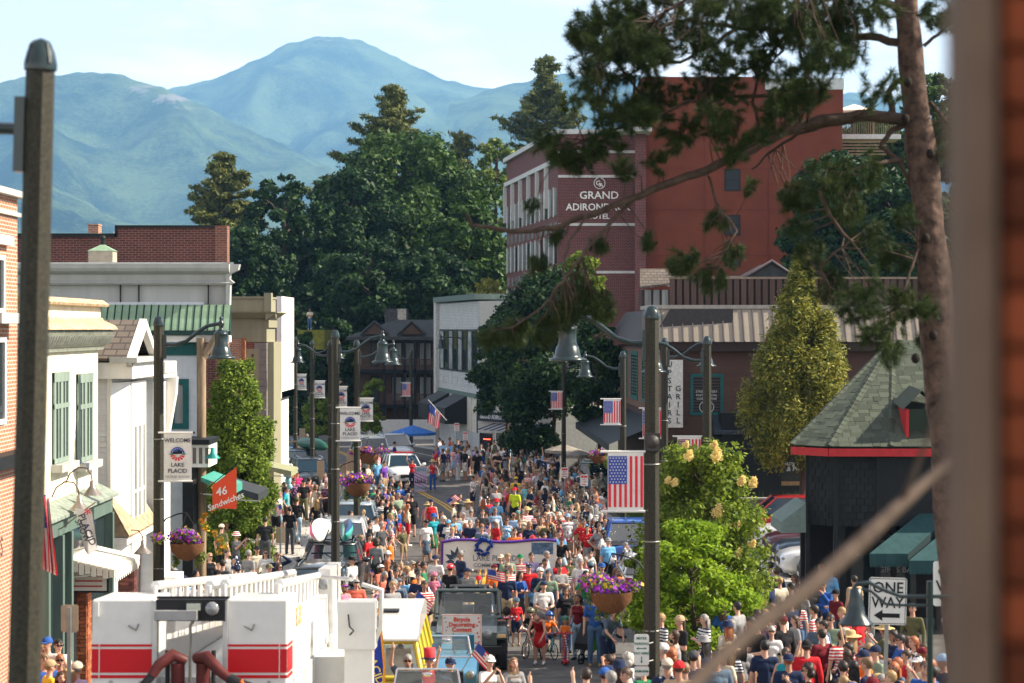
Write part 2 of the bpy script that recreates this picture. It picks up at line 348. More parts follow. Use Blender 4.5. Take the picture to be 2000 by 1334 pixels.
# ================================================================ BUILDINGS
m_white=mat('white_paint',(0.74,0.72,0.67),0.6,var=0.11,scale=3,streak=True)
m_cream=mat('cream_stucco',(0.74,0.68,0.52),0.85,var=0.13,scale=2,bump=0.15,bscale=90,streak=True)
m_stucco=mat('blue_white_stucco',(0.58,0.62,0.66),0.9,var=0.07,bump=0.3,bscale=60)
m_siding=objrand('white_clapboard',(0.72,0.72,0.70),0.05,rough=0.6,var=0.06,scale=4)
m_teal=mat('teal_trim',(0.012,0.10,0.10),0.5,var=0.15)
m_dgreen=mat('dark_green_trim',(0.10,0.15,0.13),0.5,var=0.2,streak=True)
m_sage=mat('sage_shutter',(0.20,0.26,0.22),0.6,var=0.15,streak=True)
m_shutd=mat('shutter_recess',(0.05,0.07,0.07),0.6)
m_glass=mat('window_glass',(0.02,0.03,0.035),0.06,var=0,spec=0.8)
m_glassl=mat('curtained_glass',(0.25,0.27,0.26),0.25,var=0.3,scale=3,streak=True)
m_black=mat('black_paint',(0.012,0.014,0.016),0.55,var=0.2)
m_blackt=objrand('black_shingle',(0.014,0.017,0.019),0.3,rough=0.7,var=0.2)
m_metal=mat('grey_metal',(0.35,0.36,0.37),0.4,0.7,var=0.15)
m_greyp=mat('grey_cornice',(0.40,0.41,0.39),0.65,var=0.10,scale=2,streak=True)
m_gmetal=objrand('green_roof_metal',(0.22,0.33,0.22),0.08,rough=0.55,var=0.22,scale=3)
m_gdark=mat('green_roof_edge',(0.015,0.05,0.045),0.5)
m_wood=mat('weathered_wood',(0.26,0.19,0.12),0.85,var=0.3,scale=10,streak=True,bump=0.3)
m_ced=objrand('cedar_shingle',(0.40,0.30,0.19),0.22,rough=0.9,var=0.2,scale=8)
m_rooft=mat_brick('brown_asphalt_shingle',(0.14,0.11,0.085),(0.085,0.07,0.055),(0.04,0.032,0.028),0.3,0.14,'xz',0.016)
m_bricko=mat_brick('orange_brick',(0.40,0.15,0.07),(0.30,0.10,0.05),(0.42,0.36,0.30),0.21,0.075,'xz',0.012)
m_brickd=mat_brick('dark_red_brick',(0.115,0.03,0.024),(0.075,0.022,0.018),(0.22,0.13,0.11),0.23,0.082,'xz',0.009)
m_brickh=mat_brick('hotel_brick',(0.12,0.022,0.021),(0.085,0.016,0.018),(0.19,0.12,0.11),0.30,0.11,'xy',0.012)
m_brickl=mat_brick('red_brick',(0.20,0.05,0.03),(0.12,0.035,0.03),(0.24,0.17,0.13),0.21,0.075,'xz',0.008)
m_brickw=mat_brick('white_painted_brick',(0.52,0.53,0.52),(0.42,0.44,0.44),(0.28,0.29,0.30),0.23,0.10,'xy',0.014)
m_pb=objrand('single_brick',(0.34,0.11,0.05),0.4,rough=0.85,var=0.25,scale=14)
m_pbd=objrand('single_dark_brick',(0.10,0.035,0.03),0.45,rough=0.85,var=0.25,scale=14)
m_mort=mat('mortar',(0.40,0.33,0.27),0.95,var=0.15)
class Fac:
 """an upright plane through two pixel columns at two distances; pieces are placed on it in metres"""
 def __init__(s,name,label,cat,a,b,z0=0.0,X=None,group=None):
  if X is not None:a=(a,X*F/(a-CX));b=(b,X*F/(b-CX))
  s.A=Vector((XD(*a),a[1]));s.B=Vector((XD(*b),b[1]));s.z0=z0
  u=s.B-s.A;s.L=u.length;s.u=u.normalized();s.rz=atan2(u.y,u.x)
  s.o=thing(name,label,cat,(s.A.x,s.A.y,z0),s.rz,group)
 def pt(s,px,py=HY):
  r=(px-CX)/F;det=-s.u.x+s.u.y*r  # A + t u = k (r,1)
  t=(s.A.x-r*s.A.y)/det;k=s.A.y+t*s.u.y
  return t,HC-(py-HY)/F*k-s.z0
 def x(s,px):return s.pt(px)[0]
 def z(s,px,py):return s.pt(px,py)[1]
 def win(s,x0,y0,x1,y1,frame=m_white,glass=m_glass,d=0.0,fw=0.09,bars=(),vb=0,hb=0,sill=None,name='window',fd=0.05,parent=None):
  a,zt=s.pt(x0,y0);b,zb=s.pt(x1,y1);zb=s.z(x0,y1);return s.winm(a,b,zb,zt,frame,glass,d,fw,vb,hb,sill,name,fd,parent)
 def winm(s,a,b,zb,zt,frame=m_white,glass=m_glass,d=0.0,fw=0.09,vb=0,hb=0,sill=None,name='window',fd=0.05,parent=None):
  w=MB();y=-fd-d
  for q in ((a,a+fw,zb,zt),(b-fw,b,zb,zt),(a+fw,b-fw,zt-fw,zt),(a+fw,b-fw,zb,zb+fw)):w.box(q[0],q[1],y,0.01-d,q[2],q[3])
  for i in range(vb):xx=a+(b-a)*(i+1)/(vb+1);w.box(xx-fw*0.3,xx+fw*0.3,y+0.012,0.01-d,zb+fw,zt-fw)
  for i in range(hb):zz=zb+(zt-zb)*(i+1)/(hb+1);w.box(a+fw,b-fw,y+0.006,0.01-d,zz-fw*0.35,zz+fw*0.35)
  o=w.build(name,frame,parent or s.o)
  MB().box(a+fw*0.8,b-fw*0.8,-0.018-d,0.008-d,zb+fw*0.8,zt-fw*0.8).build('pane',glass,o)
  if sill:MB().box(a-0.08,b+0.08,y-0.07,0.0-d,zb-0.12,zb-0.002).build('sill',sill,o)
  return o
def courses(parent,name,me,x0,x1,z0,z1,bw,bh,y=0,gap=0.012,off=0.5,limit=300,ax='x',jit=0.004):
 """bricks, shingles, tiles: each its own object, sharing one unit mesh scaled to size"""
 n=0;r=0;z=z0
 while z<z1-bh*0.3:
  h=min(bh,z1-z);x=x0-(off*bw if r % 2 else 0)
  while x<x1-0.01:
   a=max(x,x0);b=min(x+bw,x1)
   if b-a>gap*2.5:
    q=link(name,me,parent,((a+b)/2,y+random.uniform(-jit,jit),z+h/2) if ax=='x' else (y+random.uniform(-jit,jit),(a+b)/2,z+h/2))
    q.scale=(b-a-gap,1,h-gap) if ax=='x' else (1,b-a-gap,h-gap);n+=1
    if n >= limit:return n
   x+=bw
  z+=bh;r+=1
 return n
unit=lambda m,t=0.03,nm='brick':MB().box(-0.5,0.5,-t/2,t/2,-0.5,0.5).mesh(nm,m)
unity=lambda m,t=0.03,nm='brick':MB().box(-t/2,t/2,-0.5,0.5,-0.5,0.5).mesh(nm,m)
def boards(parent,m,x0,x1,z0,z1,h,y=0,name='clapboard',t=0.022):
 me=MB().prism([(0,0),(-t,0),(-0.004,1),(0,1)],-0.5,0.5,axis='x').mesh(name,m);z=z0
 while z<z1-0.02:
  hh=min(h,z1-z);q=link(name,me,parent,((x0+x1)/2,y,z));q.scale=(x1-x0,1,hh-0.003);z+=h
f=Fac('brick_building','sunlit orange brick building at the far left edge with a stone band','building',-330,34,0.7,X=-9.5)
H=f.z(34,388);MB().box(0,f.L,0,9,-1,H).build('wall',m_bricko,f.o)
w=MB().box(-0.1,f.L+0.12,-0.16,9,H,H+0.12).box(-0.1,f.L+0.05,-0.07,0,H-0.36,H-0.28);w.build('cornice',m_greyp,f.o)
MB().box(f.x(-40),f.x(13),-0.14,0,f.z(13,480),f.z(13,462)).build('stone_band',m_white,f.o)
MB().box(f.x(-40),f.x(18),-0.4,0,f.z(18,632),f.z(18,612)).build('stone_ledge',m_greyp,f.o)
f.win(-60,490,6,610,m_white,m_glass);f.win(-60,660,8,840,m_white,m_glass)
MB().box(0,f.L+0.05,-0.35,0,f.z(20,905),f.z(20,880)).build('shop_fascia',m_black,f.o)
text('S',0.5,mat('red_sign',(0.75,0.06,0.03),0.5,var=0),f.o,(f.x(4),-0.38,f.z(4,1040)))
f=Fac('cream_building','cream stucco building with ornate weathered cornice and tall grey-green shuttered windows','building',50,191,0.35,X=-9.4)
H=f.z(190,683);L=f.L;MB().box(0,L,0,8,-1,H).build('wall',m_cream,f.o)
c=MB()
prof=[(0,0),(-0.10,0),(-0.12,0.08),(-0.16,0.10),(-0.30,0.34),(-0.34,0.40),(-0.30,0.46),(0,0.46)]
c.prism([(y,H+z) for y,z in prof],0,L+0.12,axis='x');c.build('cornice',mat('grey_green_cornice',(0.27,0.29,0.24),0.8,var=0.3,scale=8),f.o)
ml=MB()
for i in range(30):
 x=0.1+i*(L-0.1)/29;ml.tube([(x,-0.14,H+0.12),(x,-0.27,H+0.18),(x,-0.34,H+0.33)],0.034,5)
ml.build('cornice_ribs',mat('rib_grey',(0.34,0.36,0.32),0.7,var=0.2),f.o)
m_rough=mat('weathered_stone',(0.50,0.38,0.24),0.95,var=0.35,scale=5,bump=0.9,bscale=22)
MB().prism([(0,H+0.46),(-0.42,H+0.46),(-0.36,H+0.55),(-0.10,H+0.66),(-0.06,H+0.72),(0,H+0.72)],0,L+0.2,axis='x').build('coping',m_rough,f.o)
MB().box(0,L+0.02,-0.06,8,H+0.72,H+0.97).build('parapet',m_cream,f.o)
MB().prism([(0.25,H+0.97),(-0.22,H+0.97),(-0.25,H+1.02),(-0.10,H+1.12),(0.25,H+1.15)],-0.05,L+0.1,axis='x').build('coping',m_rough,f.o)
for x0,x1,yt,yb in ((101,131,728,907),(148,178,731,905)):
 a,zt=f.pt(x0,yt);b=f.x(x1);zb=f.z(x0,yb)
 o=MB().box(a,b,-0.03,0.01,zb,zt).build('window',m_shutd,f.o)
 s_=MB();fw=(b-a)*0.11
 for q in ((a,a+fw),((a+b)/2-fw*0.7,(a+b)/2+fw*0.7),(b-fw,b),(a+(b-a)*0.25,a+(b-a)*0.25+fw*0.6),(a+(b-a)*0.69,a+(b-a)*0.69+fw*0.6)):s_.box(q[0],q[1],-0.055,-0.03,zb,zt)
 for z in (zb,zb+(zt-zb)*0.60,zt-0.2):s_.box(a,b,-0.062,-0.03,z,z+(0.10 if z<zt-0.3 else 0.2))
 s_.build('shutter',m_sage,o)
 MB().box(a-0.1,b+0.12,-0.24,0,zb-0.17,zb-0.01).build('sill',m_greyp,o)
sf=MB();y0=-0.34
zt=f.z(150,985);sf.box(0.0,L,y0,0.0,zt-0.35,zt);sf.build('shop_fascia',m_dgreen,f.o)
MB().prism([(0.0,zt+0.28),(y0-0.12,zt+0.06),(y0-0.12,zt+0.0),(0.0,zt)],0,L+0.1,axis='x').build('shop_roof',mat('green_shop_roof',(0.22,0.26,0.22),0.6,var=0.25,streak=True),f.o)
for x in (0.3,f.x(86),f.x(104),L-0.2):
 w=MB().box(x,x+0.18,y0-0.04,y0+0.2,-0.6,zt-0.36);w.build('pilaster',m_dgreen,f.o)
MB().box(0.3,L-0.02,y0+0.15,-0.01,-0.6,zt-0.36).build('shop_window',m_glass,f.o)
MB().box(L,L+0.10,y0+0.3,-0.02,-0.6,zt-0.36).build('pier_core',m_mort,f.o)
pier=thing('brick_pier','orange brick pier beside the shop doorway under the cream awning','pier',(-9.05,43.4,0.35))
MB().box(-0.42,0.02,0.02,0.42,-0.5,2.55).build('core',m_mort,pier)
courses(pier,'brick',unit(m_pb,0.05),-0.44,0.04,-0.3,2.5,0.22,0.082,y=0.0)
courses(pier,'brick',unity(m_pb,0.05),0.02,0.42,-0.3,2.5,0.22,0.082,y=0.03,ax='y')
p2=thing('brick_pier','dark brick pier in front of the white clapboard house','pier',(-8.95,48.2,0.1))
MB().box(-0.62,0.02,0.02,0.42,-0.5,2.7).build('core',m_mort,p2)
courses(p2,'brick',unit(m_pbd,0.05),-0.64,0.04,-0.3,2.65,0.23,0.09,y=0.0)
courses(p2,'brick',unity(m_pbd,0.05),0.02,0.42,-0.3,2.65,0.23,0.09,y=0.03,ax='y')
MB().box(-0.75,0.1,-0.1,0.5,2.7,2.8).build('cap',m_white,p2)
sb=thing('shop_sign','framed white shop sign with red lines above the green storefront door','sign',(-8.9,42.9,2.75))
MB().box(-0.45,0.45,0,0.04,0,0.62).build('frame',m_black,sb);MB().box(-0.41,0.41,-0.006,0,0.04,0.58).build('panel',m_white,sb)
for i in range(4):MB().box(-0.3+0.05*i,0.32,-0.012,-0.006,0.12+0.11*i,0.15+0.11*i).build('line',mat('red_print',(0.5,0.05,0.04),0.6,var=0),sb)
aw=thing('awning','cream fabric awning with fringed edge over the shop door','awning',(-8.75,43.5,0.35))
m_can=mat('cream_canvas',(0.72,0.66,0.54),0.9,var=0.1,streak=True)
w=MB();w.add([(-0.95,-1.2,3.3),(-0.95,1.5,3.3),(0.55,1.5,2.95),(0.55,-1.2,2.95),(-0.95,-1.2,3.26),(-0.95,1.5,3.26),(0.55,1.5,2.91),(0.55,-1.2,2.91)],[(0,3,2,1),(4,5,6,7),(0,1,5,4),(1,2,6,5),(2,3,7,6),(3,0,4,7)]);w.build('canvas',m_can,aw)
w=MB()
for i in range(24):
 y=-1.2+i*2.7/24;w.box(0.545,0.565,y+0.01,y+0.105,2.68+0.05*(i % 2),2.93)
for i in range(12):x=-0.95+i*0.125;w.box(x+0.01,x+0.115,-1.215,-1.2,2.9-0.23*(x+0.95)/1.5+0.06+0.04*(i % 2),3.27-0.23*(x+0.95)/1.0)
w.build('valance',m_can,aw)
for y in (-1.1,1.4):MB().tube([(-0.95,y,2.75),(-0.2,y,2.8),(0.5,y,2.9)],0.025).build('arm',m_white,aw)
def gooseneck(loc,label,s=1.0,ang=0.0):
 g=thing('wall_lamp',label,'lamp',loc,ang,'gooseneck lamps over the shop sign')
 pts=[(0,0,0),(0.1,0,0.22),(0.3,0,0.36),(0.5,0,0.34),(0.6,0,0.18),(0.62,0,0.0)]
 MB().tube([Vector(p)*s for p in pts],0.016*s,6).build('arm',mat('bronze',(0.09,0.05,0.035),0.4,0.6),g)
 MB().lathe([(0.02,0.12),(0.05,0.1),(0.06,0.0),(0.10,-0.06),(0.20,-0.17),(0.21,-0.18),(0.19,-0.175),(0.05,-0.02)],14,c=(0.62*s,0,-0.08*s)).build('shade',mat('lamp_metal',(0.24,0.21,0.19),0.35,0.5),g);g.scale=(1,1,1);return g
gooseneck((-9.35,41.6,4.85),'nearer of the two bronze gooseneck lamps over the green shop front',0.9)
gooseneck((-9.35,42.9,5.05),'farther of the two bronze gooseneck lamps over the green shop front',0.9)
gooseneck((-9.0,47.2,3.35),'grey gooseneck lamp hanging beside the cedar shingle canopy',0.8)
f=Fac('white_house','white clapboard house with brown gabled roof and narrow bay window','house',(191,47.3),(212,47.3),0.1)
s_=4000/47.3;xb=f.x(258);zr=f.z(210,735)
MB().box(-6,0.30,0,2.9,-0.6,zr+0.3).build('wall',m_white,f.o)
boards(f.o,m_siding,-2.2,0.30,0.2,zr+0.2,0.125*1.0,y=-0.002)
MB().box(0.22,0.32,-0.04,0.0,0,zr).build('corner_board',m_white,f.o)
bay=MB();bay.add([(0.30,-0.05,2.9),(0.62,0.7,2.9),(0.62,2.6,2.9),(0.30,2.85,2.9),(0.30,-0.05,zr-0.15),(0.62,0.7,zr-0.15),(0.62,2.6,zr-0.15),(0.30,2.85,zr-0.15)],[(0,1,5,4),(1,2,6,5),(2,3,7,6),(4,5,6,7),(0,3,2,1)]);bay.build('bay',m_siding,f.o)
u=Vector((0.0,1,0)).normalized();ang=atan2(u.y,u.x);Lb=1.9
bo=link('bay_face',MB().box(0.02,Lb-0.02,-0.03,-0.005,2.9,zr-0.15).mesh('bay_face',m_white),f.o,(0.625,0.7,0),(0,0,ang))
f2=f
for i in range(3):
 a=0.18+i*0.55;ww=MB()
 zb,zt_=3.25,zr-1.15
 ww.box(a,a+0.07,-0.05,-0.03,zb,zt_).box(a+0.38,a+0.45,-0.05,-0.03,zb,zt_).box(a+0.07,a+0.38,-0.05,-0.03,zt_-0.06,zt_).box(a+0.07,a+0.38,-0.05,-0.03,zb,zb+0.06).box(a+0.07,a+0.38,-0.045,-0.03,zb+1.05,zb+1.12)
 o=ww.build('window',m_white,bo);MB().box(a+0.07,a+0.38,-0.036,-0.031,zb+0.06,zt_-0.06).build('pane',m_glassl,o)
MB().box(-1.2,0.85,-0.3,3.0,zr-0.05,zr+0.32).build('eaves',m_white,f.o);MB().box(0.35,0.98,-0.42,3.1,zr+0.32,zr+0.44).build('gutter',m_greyp,f.o)
zrg=f.z(268,607)-0.2
R_=MB();y0,y1,ym=-0.35,3.0,1.3
R_.add([(-6,y0,zr+0.42),(.75,y0,zr+0.42),(.75,ym,zrg),(-6,ym,zrg),(-6,y0,zr+0.36),(.75,y0,zr+0.36),(.75,ym,zrg-0.08),(-6,ym,zrg-0.08)],[(0,1,2,3),(4,7,6,5),(0,4,5,1),(1,5,6,2),(2,6,7,3)])
R_.add([(-6,y1,zr+0.42),(.75,y1,zr+0.42),(.75,ym,zrg),(-6,ym,zrg)],[(3,2,1,0)])
R_.build('roof',m_rooft,f.o)
g=MB()
for a,b in (((y0-0.02,zr+0.42),(ym,zrg+0.02)),((y1+0.02,zr+0.42),(ym,zrg+0.02))):
 g.add([(.73,a[0],a[1]),(.89,a[0],a[1]),(.89,b[0],b[1]),(.73,b[0],b[1]),(.73,a[0],a[1]-0.2),(.89,a[0],a[1]-0.2),(.89,b[0],b[1]-0.24),(.73,b[0],b[1]-0.24)],[(0,1,2,3),(4,7,6,5),(1,5,6,2),(0,3,7,4)])
g.build('bargeboard',m_white,f.o)
MB().add([(.35,y0+0.2,zr+0.42),(.35,y1-0.2,zr+0.42),(.35,ym,zrg-0.2)],[(0,1,2)]).build('gable_wall',m_wood,f.o)
cn=thing('shingle_canopy','sloping cedar shingle canopy below the white bay window','canopy',(-9.32,46.9,2.75))
A0,A1,B0,B1=Vector((0,0.0,1.72)),Vector((0.0,3.4,1.72)),Vector((.55,-0.15,0.78)),Vector((.55,3.6,0.78))
MB().add([A0,A1,B1,B0,A0-Vector((0,0,.3)),A1-Vector((0,0,.3)),B1-Vector((0,0,.05)),B0-Vector((0,0,.05)),(0,-0.15,0.78)],[(3,2,1,0),(4,5,6,7),(0,4,7,3),(1,2,6,5),(3,0,8)]).build('deck',m_wood,cn)
me=MB().box(-0.5,0.5,-0.5,0.5,-0.012,0.012).mesh('shingle',m_ced)
for r in range(9):
 t0,t1=r/9,(r+1.25)/9
 for k in range(17):
  a,b=k/17,(k+1)/17;P=lambda u_,v_:A0.lerp(A1,v_).lerp(B0.lerp(B1,v_),u_)
  c=P((t0+t1)/2,(a+b)/2);du=P(t1,a)-P(t0,a);dv=P(t0,b)-P(t0,a)
  q=link('shingle',me,cn,c+Vector((0.01,0,0.025+random.uniform(0,0.012))),(0,math.atan2(-du.z,du.x),0));q.scale=(du.length,dv.length-0.012,1)
MB().box(-0.1,.53,-0.14,3.55,0.58,0.75).build('fascia',m_white,cn)
f=Fac('white_house','pale blue-white sided house with tall white corner trim and copper sign chain','house',(262,50.6),(300,50.6),0)
xr=f.x(300);zt=f.z(280,738)
MB().box(-3,xr+0.0,0,1.6,-0.5,zt).build('wall',m_white,f.o);boards(f.o,objrand('blue_white_clapboard',(0.50,0.54,0.58),0.05,rough=0.6,var=0.06),-0.6,xr,-0.2,zt,0.118,y=-0.003)
MB().box(xr+.002,xr+0.16,-0.12,1.5,-0.4,zt-0.1).build('corner_trim',m_white,f.o)
MB().box(-0.7,xr+0.3,-0.3,1.7,zt,zt+0.12).build('cornice',m_white,f.o)
MB().box(xr-0.1,xr+0.34,-0.25,1.4,zt+0.125,zt+0.4).prism([(xr+0.17,zt-0.0),(xr+0.42,zt-0.0),(xr+0.40,zt-0.4),(xr+0.17,zt-1.7)],0.9,1.2).build('bracket',m_white,f.o)
MB().tube([(xr-0.28,-0.08,zt-1.55),(xr-0.36,-0.08,0.6)],0.022,5).build('chain',mat('copper_chain',(0.3,0.12,0.08),0.6,var=0.4,scale=30),f.o)
MB().box(xr+0.17,xr+.5,0.3,1.5,-0.4,2.1).build('porch',m_white,f.o)
f=Fac('stucco_restaurant','pale stucco restaurant with grey cornice, green metal roof skirt and teal window','restaurant',(120,57.5),(410,57.5),0)
s5=4000/57.5;L=f.L;zt=f.z(300,590)
MB().slant(-4,f.x(398),0,9,-0.5,zt,0,-3).build('wall',m_stucco,f.o)
za,zb2,zc,zd=f.z(300,590),f.z(300,556),f.z(300,545),f.z(300,516)
xe=f.x(441)
MB().slant(-4,xe,0.2,9,za-0.2,zb2,0,-3).build('cornice_base',m_greyp,f.o)
w=MB();w.prism([(0.2,zb2),(0.02,zb2),(-0.03,zb2+0.05),(0.08,zc-0.02),(0.08,zc+0.12),(-0.18,zd-0.2),(-0.24,zd-0.12),(-0.26,zd),(0.3,zd)],-4,xe+0.12,axis='x');w.build('cornice_moulding',m_greyp,f.o)
w=MB();w.prism([(xe+0.0,za-0.2),(xe+0.1,za-0.2),(xe+0.12,zb2),(xe+0.22,zb2+0.06),(xe+0.1,zc),(xe+0.12,zc+0.15),(xe+0.34,zd-0.16),(xe+0.38,zd),(xe,zd)],0.0,0.35);w.build('cornice_return',m_greyp,f.o)
MB().slant(-4,xe+0.2,0.15,9,zd,zd+0.06,0,-3).build('roof',m_greyp,f.o)
for px in (222,358,494):MB().box(f.x(px*0.272+162 if False else {222:233,358:269,494:405}[px]),f.x({222:233,358:269,494:405}[px])+0.015,0.06,0.21,za-0.1,zc-0.02).build('panel_joint',m_black,f.o)
x=f.x(100);xe2=f.x(452);yt,yb=f.z(300,596),f.z(300,646)
MB().add([(x,-0.05,yt),(xe2,-0.05,yt),(xe2,-0.45,yb),(x,-0.45,yb),(x,-0.05,yb),(xe2,-0.05,yb)],[(3,2,1,0),(4,5,1,0),(0,3,4),(1,5,2),(2,3,4,5)]).build('skirt_board',m_gdark,f.o)
pw=(xe2-x)/25;ln=Vector((0,-0.4,yb-yt));pme=MB().box(-0.5*pw+0.02,0.5*pw-0.02,-ln.length/2,ln.length/2,0,0.02).mesh('roof_panel',m_gmetal);rme=MB().box(-0.010,0.010,-ln.length/2,ln.length/2,0,0.035).mesh('seam',m_gdark)
ax=-math.atan2(yb-yt,0.8)
for i in range(25):
 c=(x+pw*(i+0.5),-0.26,(yt+yb)/2);q=link('roof_panel',pme,f.o,c,(-ax if False else math.atan2(yt-yb,0.8)*1.0*1,0,0));link('seam',rme,q,(-pw/2,0,0))
for q in [o for o in f.o.children if o.name.startswith('roof_panel')]:q.rotation_euler=(math.atan2(yt-yb,0.4),0,0)
MB().box(x,xe2+0.05,-0.56,-0.44,yb-0.12,yb-0.01).build('gutter',m_gdark,f.o)
MB().box(x,xe2,-0.45,0,f.z(300,668),yb-0.13).build('soffit_beam',m_white,f.o)
MB().box(0.5,f.x(395),-0.06,0,f.z(300,694),f.z(300,669)).build('teal_band',m_teal,f.o)
f.win(330,740,369,838,m_teal,m_glassl,fw=0.16,hb=0)
MB().tube([(f.x(400),-0.55,0),(f.x(399),-0.55,f.z(300,690))],0.13,8).build('log_post',m_wood,f.o)
MB().tube([(f.x(400),-0.55,f.z(300,700)),(f.x(428),-0.55,f.z(300,658))],0.11,6).tube([(f.x(398),-0.55,f.z(300,660)),(f.x(398),-0.55,f.z(300,700))],0.12,6).build('log_brace',m_wood,f.o)
MB().box(f.x(420),f.x(441),0.3,0.6,za-1.6,za-0.2).build('brick_return',m_bricko,f.o)
MB().box(f.x(378),f.x(424),-1.6,0.0,f.z(400,905),f.z(400,862)).build('white_bay',m_white,f.o)
MB().box(f.x(376),f.x(427),-1.75,0.05,f.z(400,862)+0.003,f.z(400,852)).build('bay_cap',m_black,f.o)
for i in range(3):MB().box(f.x(394)+0.17*i,f.x(394)+0.17*i+0.09,-1.63,-1.6,f.z(400,898),f.z(400,868)).build('bay_panel',mat('taupe',(0.16,0.13,0.11),0.7),f.o)
MB().box(f.x(372),f.x(392),-1.4,0.0,-0.3,f.z(400,905)).build('dark_entrance',m_black,f.o)
MB().lathe([(0.02,0.2),(0.06,0.18),(0.07,0.05),(0.2,-0.08),(0.2,-0.1)],12,c=(f.x(428)+0.1,-1.9,f.z(400,880))).tube([(f.x(424),-1.7,f.z(400,868)),(f.x(428)+0.1,-1.9,f.z(400,868)),(f.x(428)+0.1,-1.9,f.z(400,876))],0.015).build('lamp',mat('turquoise_lamp',(0.02,0.25,0.22),0.4),f.o)
for px,h in ((117,0.45),):MB().tube([(f.x(px),0.1-0.4,f.z(px,612)),(f.x(px),-0.3,f.z(px,576))],0.05,8).build('vent_pipe',m_metal,f.o)
f=Fac('brick_building','dark red brick building behind the grey cornice with stepped parapet and chimney','building',(60,72),(440,72),0)
MB().slant(-1,f.L,0,8,4,f.z(300,463),0,-3).slant(f.x(228),f.L,0.003,8,4.1,f.z(300,445),0,-3).build('wall',m_brickd,f.o)
MB().box(-1,f.x(228)-0.002,-0.08,8,f.z(300,463),f.z(300,456)).slant(f.x(228),f.L-0.3,-0.08,8,f.z(300,445),f.z(300,440),0,-3).box(f.x(225),f.x(229),-0.08,0.4,f.z(300,463),f.z(300,440)).build('coping',m_black,f.o)
MB().box(f.L-0.35,f.L+0.08,-0.1,0.5,4,f.z(300,441)).build('end_pier',mat_brick('end_pier_brick',(0.22,0.07,0.04),(0.14,0.045,0.03),(0.2,0.15,0.12),0.23,0.082,'xy'),f.o)
MB().box(f.x(155),f.x(175),1.5,2.1,8,f.z(165,436)).box(f.x(154),f.x(176),1.45,2.15,f.z(165,436),f.z(165,433)).build('chimney',m_bricko,f.o)
MB().box(f.x(210),f.x(223),1.0,1.4,8,f.z(215,450)).build('vent_block',m_white,f.o)
cu=thing('roof_ventilator','small louvred cupola with a metal cap on the grey cornice roof','vent',(XD(201,66),66,W(0,516,66).z))
MB().box(-0.38,0.38,-0.38,0.38,0,0.42).build('louvre_box',mat('tan_louvre',(0.38,0.34,0.27),0.7),cu)
for i in range(5):MB().box(-0.40,0.40,-0.40,-0.37,0.04+0.08*i,0.08+0.08*i).build('louvre',mat('tan_louvre',(0.38,0.34,0.27),0.7),cu)
MB().add([(-.42,-.42,.42),(.42,-.42,.42),(.42,.42,.42),(-.42,.42,.42),(0,0,.66)],[(0,1,4),(1,2,4),(2,3,4),(3,0,4),(3,2,1,0)]).build('cap',m_gmetal,cu)
MB().tube([(0,0,.6),(0,0,.78)],0.07).ball((0,0,.84),0.1).build('finial',m_black,cu)
f=Fac('brick_building','red brick building with olive cornice and quoined corner beyond the vine tree','building',(462,84),(520,84),0)
za=f.z(500,668)
MB().slant(-3,f.x(520),0,8,-0.5,za,0,-2).build('wall',m_brickl,f.o)
m_ol=mat('olive_cornice',(0.25,0.24,0.165),0.7,var=0.08,streak=True)
MB().slant(-3,f.x(521),-0.05,3,za,f.z(500,640),0,0).slant(-3,f.x(525),-0.03,3,f.z(500,640)+0.002,f.z(500,622),0,0).build('frieze',m_ol,f.o)
w=MB().prism([(0,f.z(500,622)),(-0.15,f.z(500,622)),(-0.5,f.z(500,611)),(-0.52,f.z(500,609)),(0,f.z(500,609))],-3,f.x(540),axis='x').prism([(f.x(521),f.z(500,625)),(f.x(532),f.z(500,618)),(f.x(544),f.z(500,611)),(f.x(544),f.z(500,609)),(f.x(521),f.z(500,609))],-0.45,3);w.build('cornice',m_ol,f.o)
MB().box(-3,f.x(522),-0.02,3,f.z(500,609)+0.003,f.z(500,583)).box(-3,f.x(524),-0.08,3,f.z(500,583)+0.003,f.z(500,579)).box(f.x(516),f.x(530),-0.1,0.5,f.z(500,609)+0.005,f.z(500,572)).build('parapet',m_ol,f.o)
for i in range(15):
 z=za-0.02-(i+1)*0.30;ww=0.32 if i % 2 else 0.46
 MB().box(f.x(519)-ww,f.x(520)+0.02,-0.03,0.3,z,z+0.285).build('quoin',mat('quoin_stone',(0.22,0.20,0.19),0.8,var=0.1),f.o)
MB().box(f.x(520)+0.03,f.x(533),0.3,3,-0.5,za).build('street_pilasters',m_ol,f.o)
f.win(481,681,506,800,m_ol,m_glass,fw=0.22,hb=0)
MB().box(f.x(455)-0.1,f.x(479),-0.35,0,0,f.z(478,662)).build('orange_brick_wing',m_bricko,f.o)
MB().box(f.x(475),f.x(481),-0.42,0.0,0,f.z(478,660)).build('downpipe',mat('copper_brown',(0.35,0.13,0.06),0.5,var=0.3),f.o)
f=Fac('white_house','narrow white building with grey shingled side wall past the olive cornice','house',(524,90),(546,90),0)
MB().box(-1,f.L,0,5,5.5,f.z(535,583)).build('upper_wall',mat_brick('grey_shingle',(0.15,0.15,0.17),(0.10,0.10,0.12),(0.05,0.05,0.06),0.3,0.16,'xz',0.02),f.o)
MB().box(f.L-0.12,f.L+0.1,-0.05,5,5.2,f.z(535,583)+0.1).build('corner_board',m_white,f.o)
MB().box(-1,f.L-0.15,-0.05,5,-0.5,5.2).box(-1,f.L+0.1,-0.3,5,5.2,5.48).build('wall',m_white,f.o)
f=Fac('white_brick_building','white painted brick building with tall glass strips at the bend of the street','building',(858,141),(935,126),0)
H=f.z(935,588);MB().box(0,f.L,0,6,-0.5,H).build('wall',m_brickw,f.o)
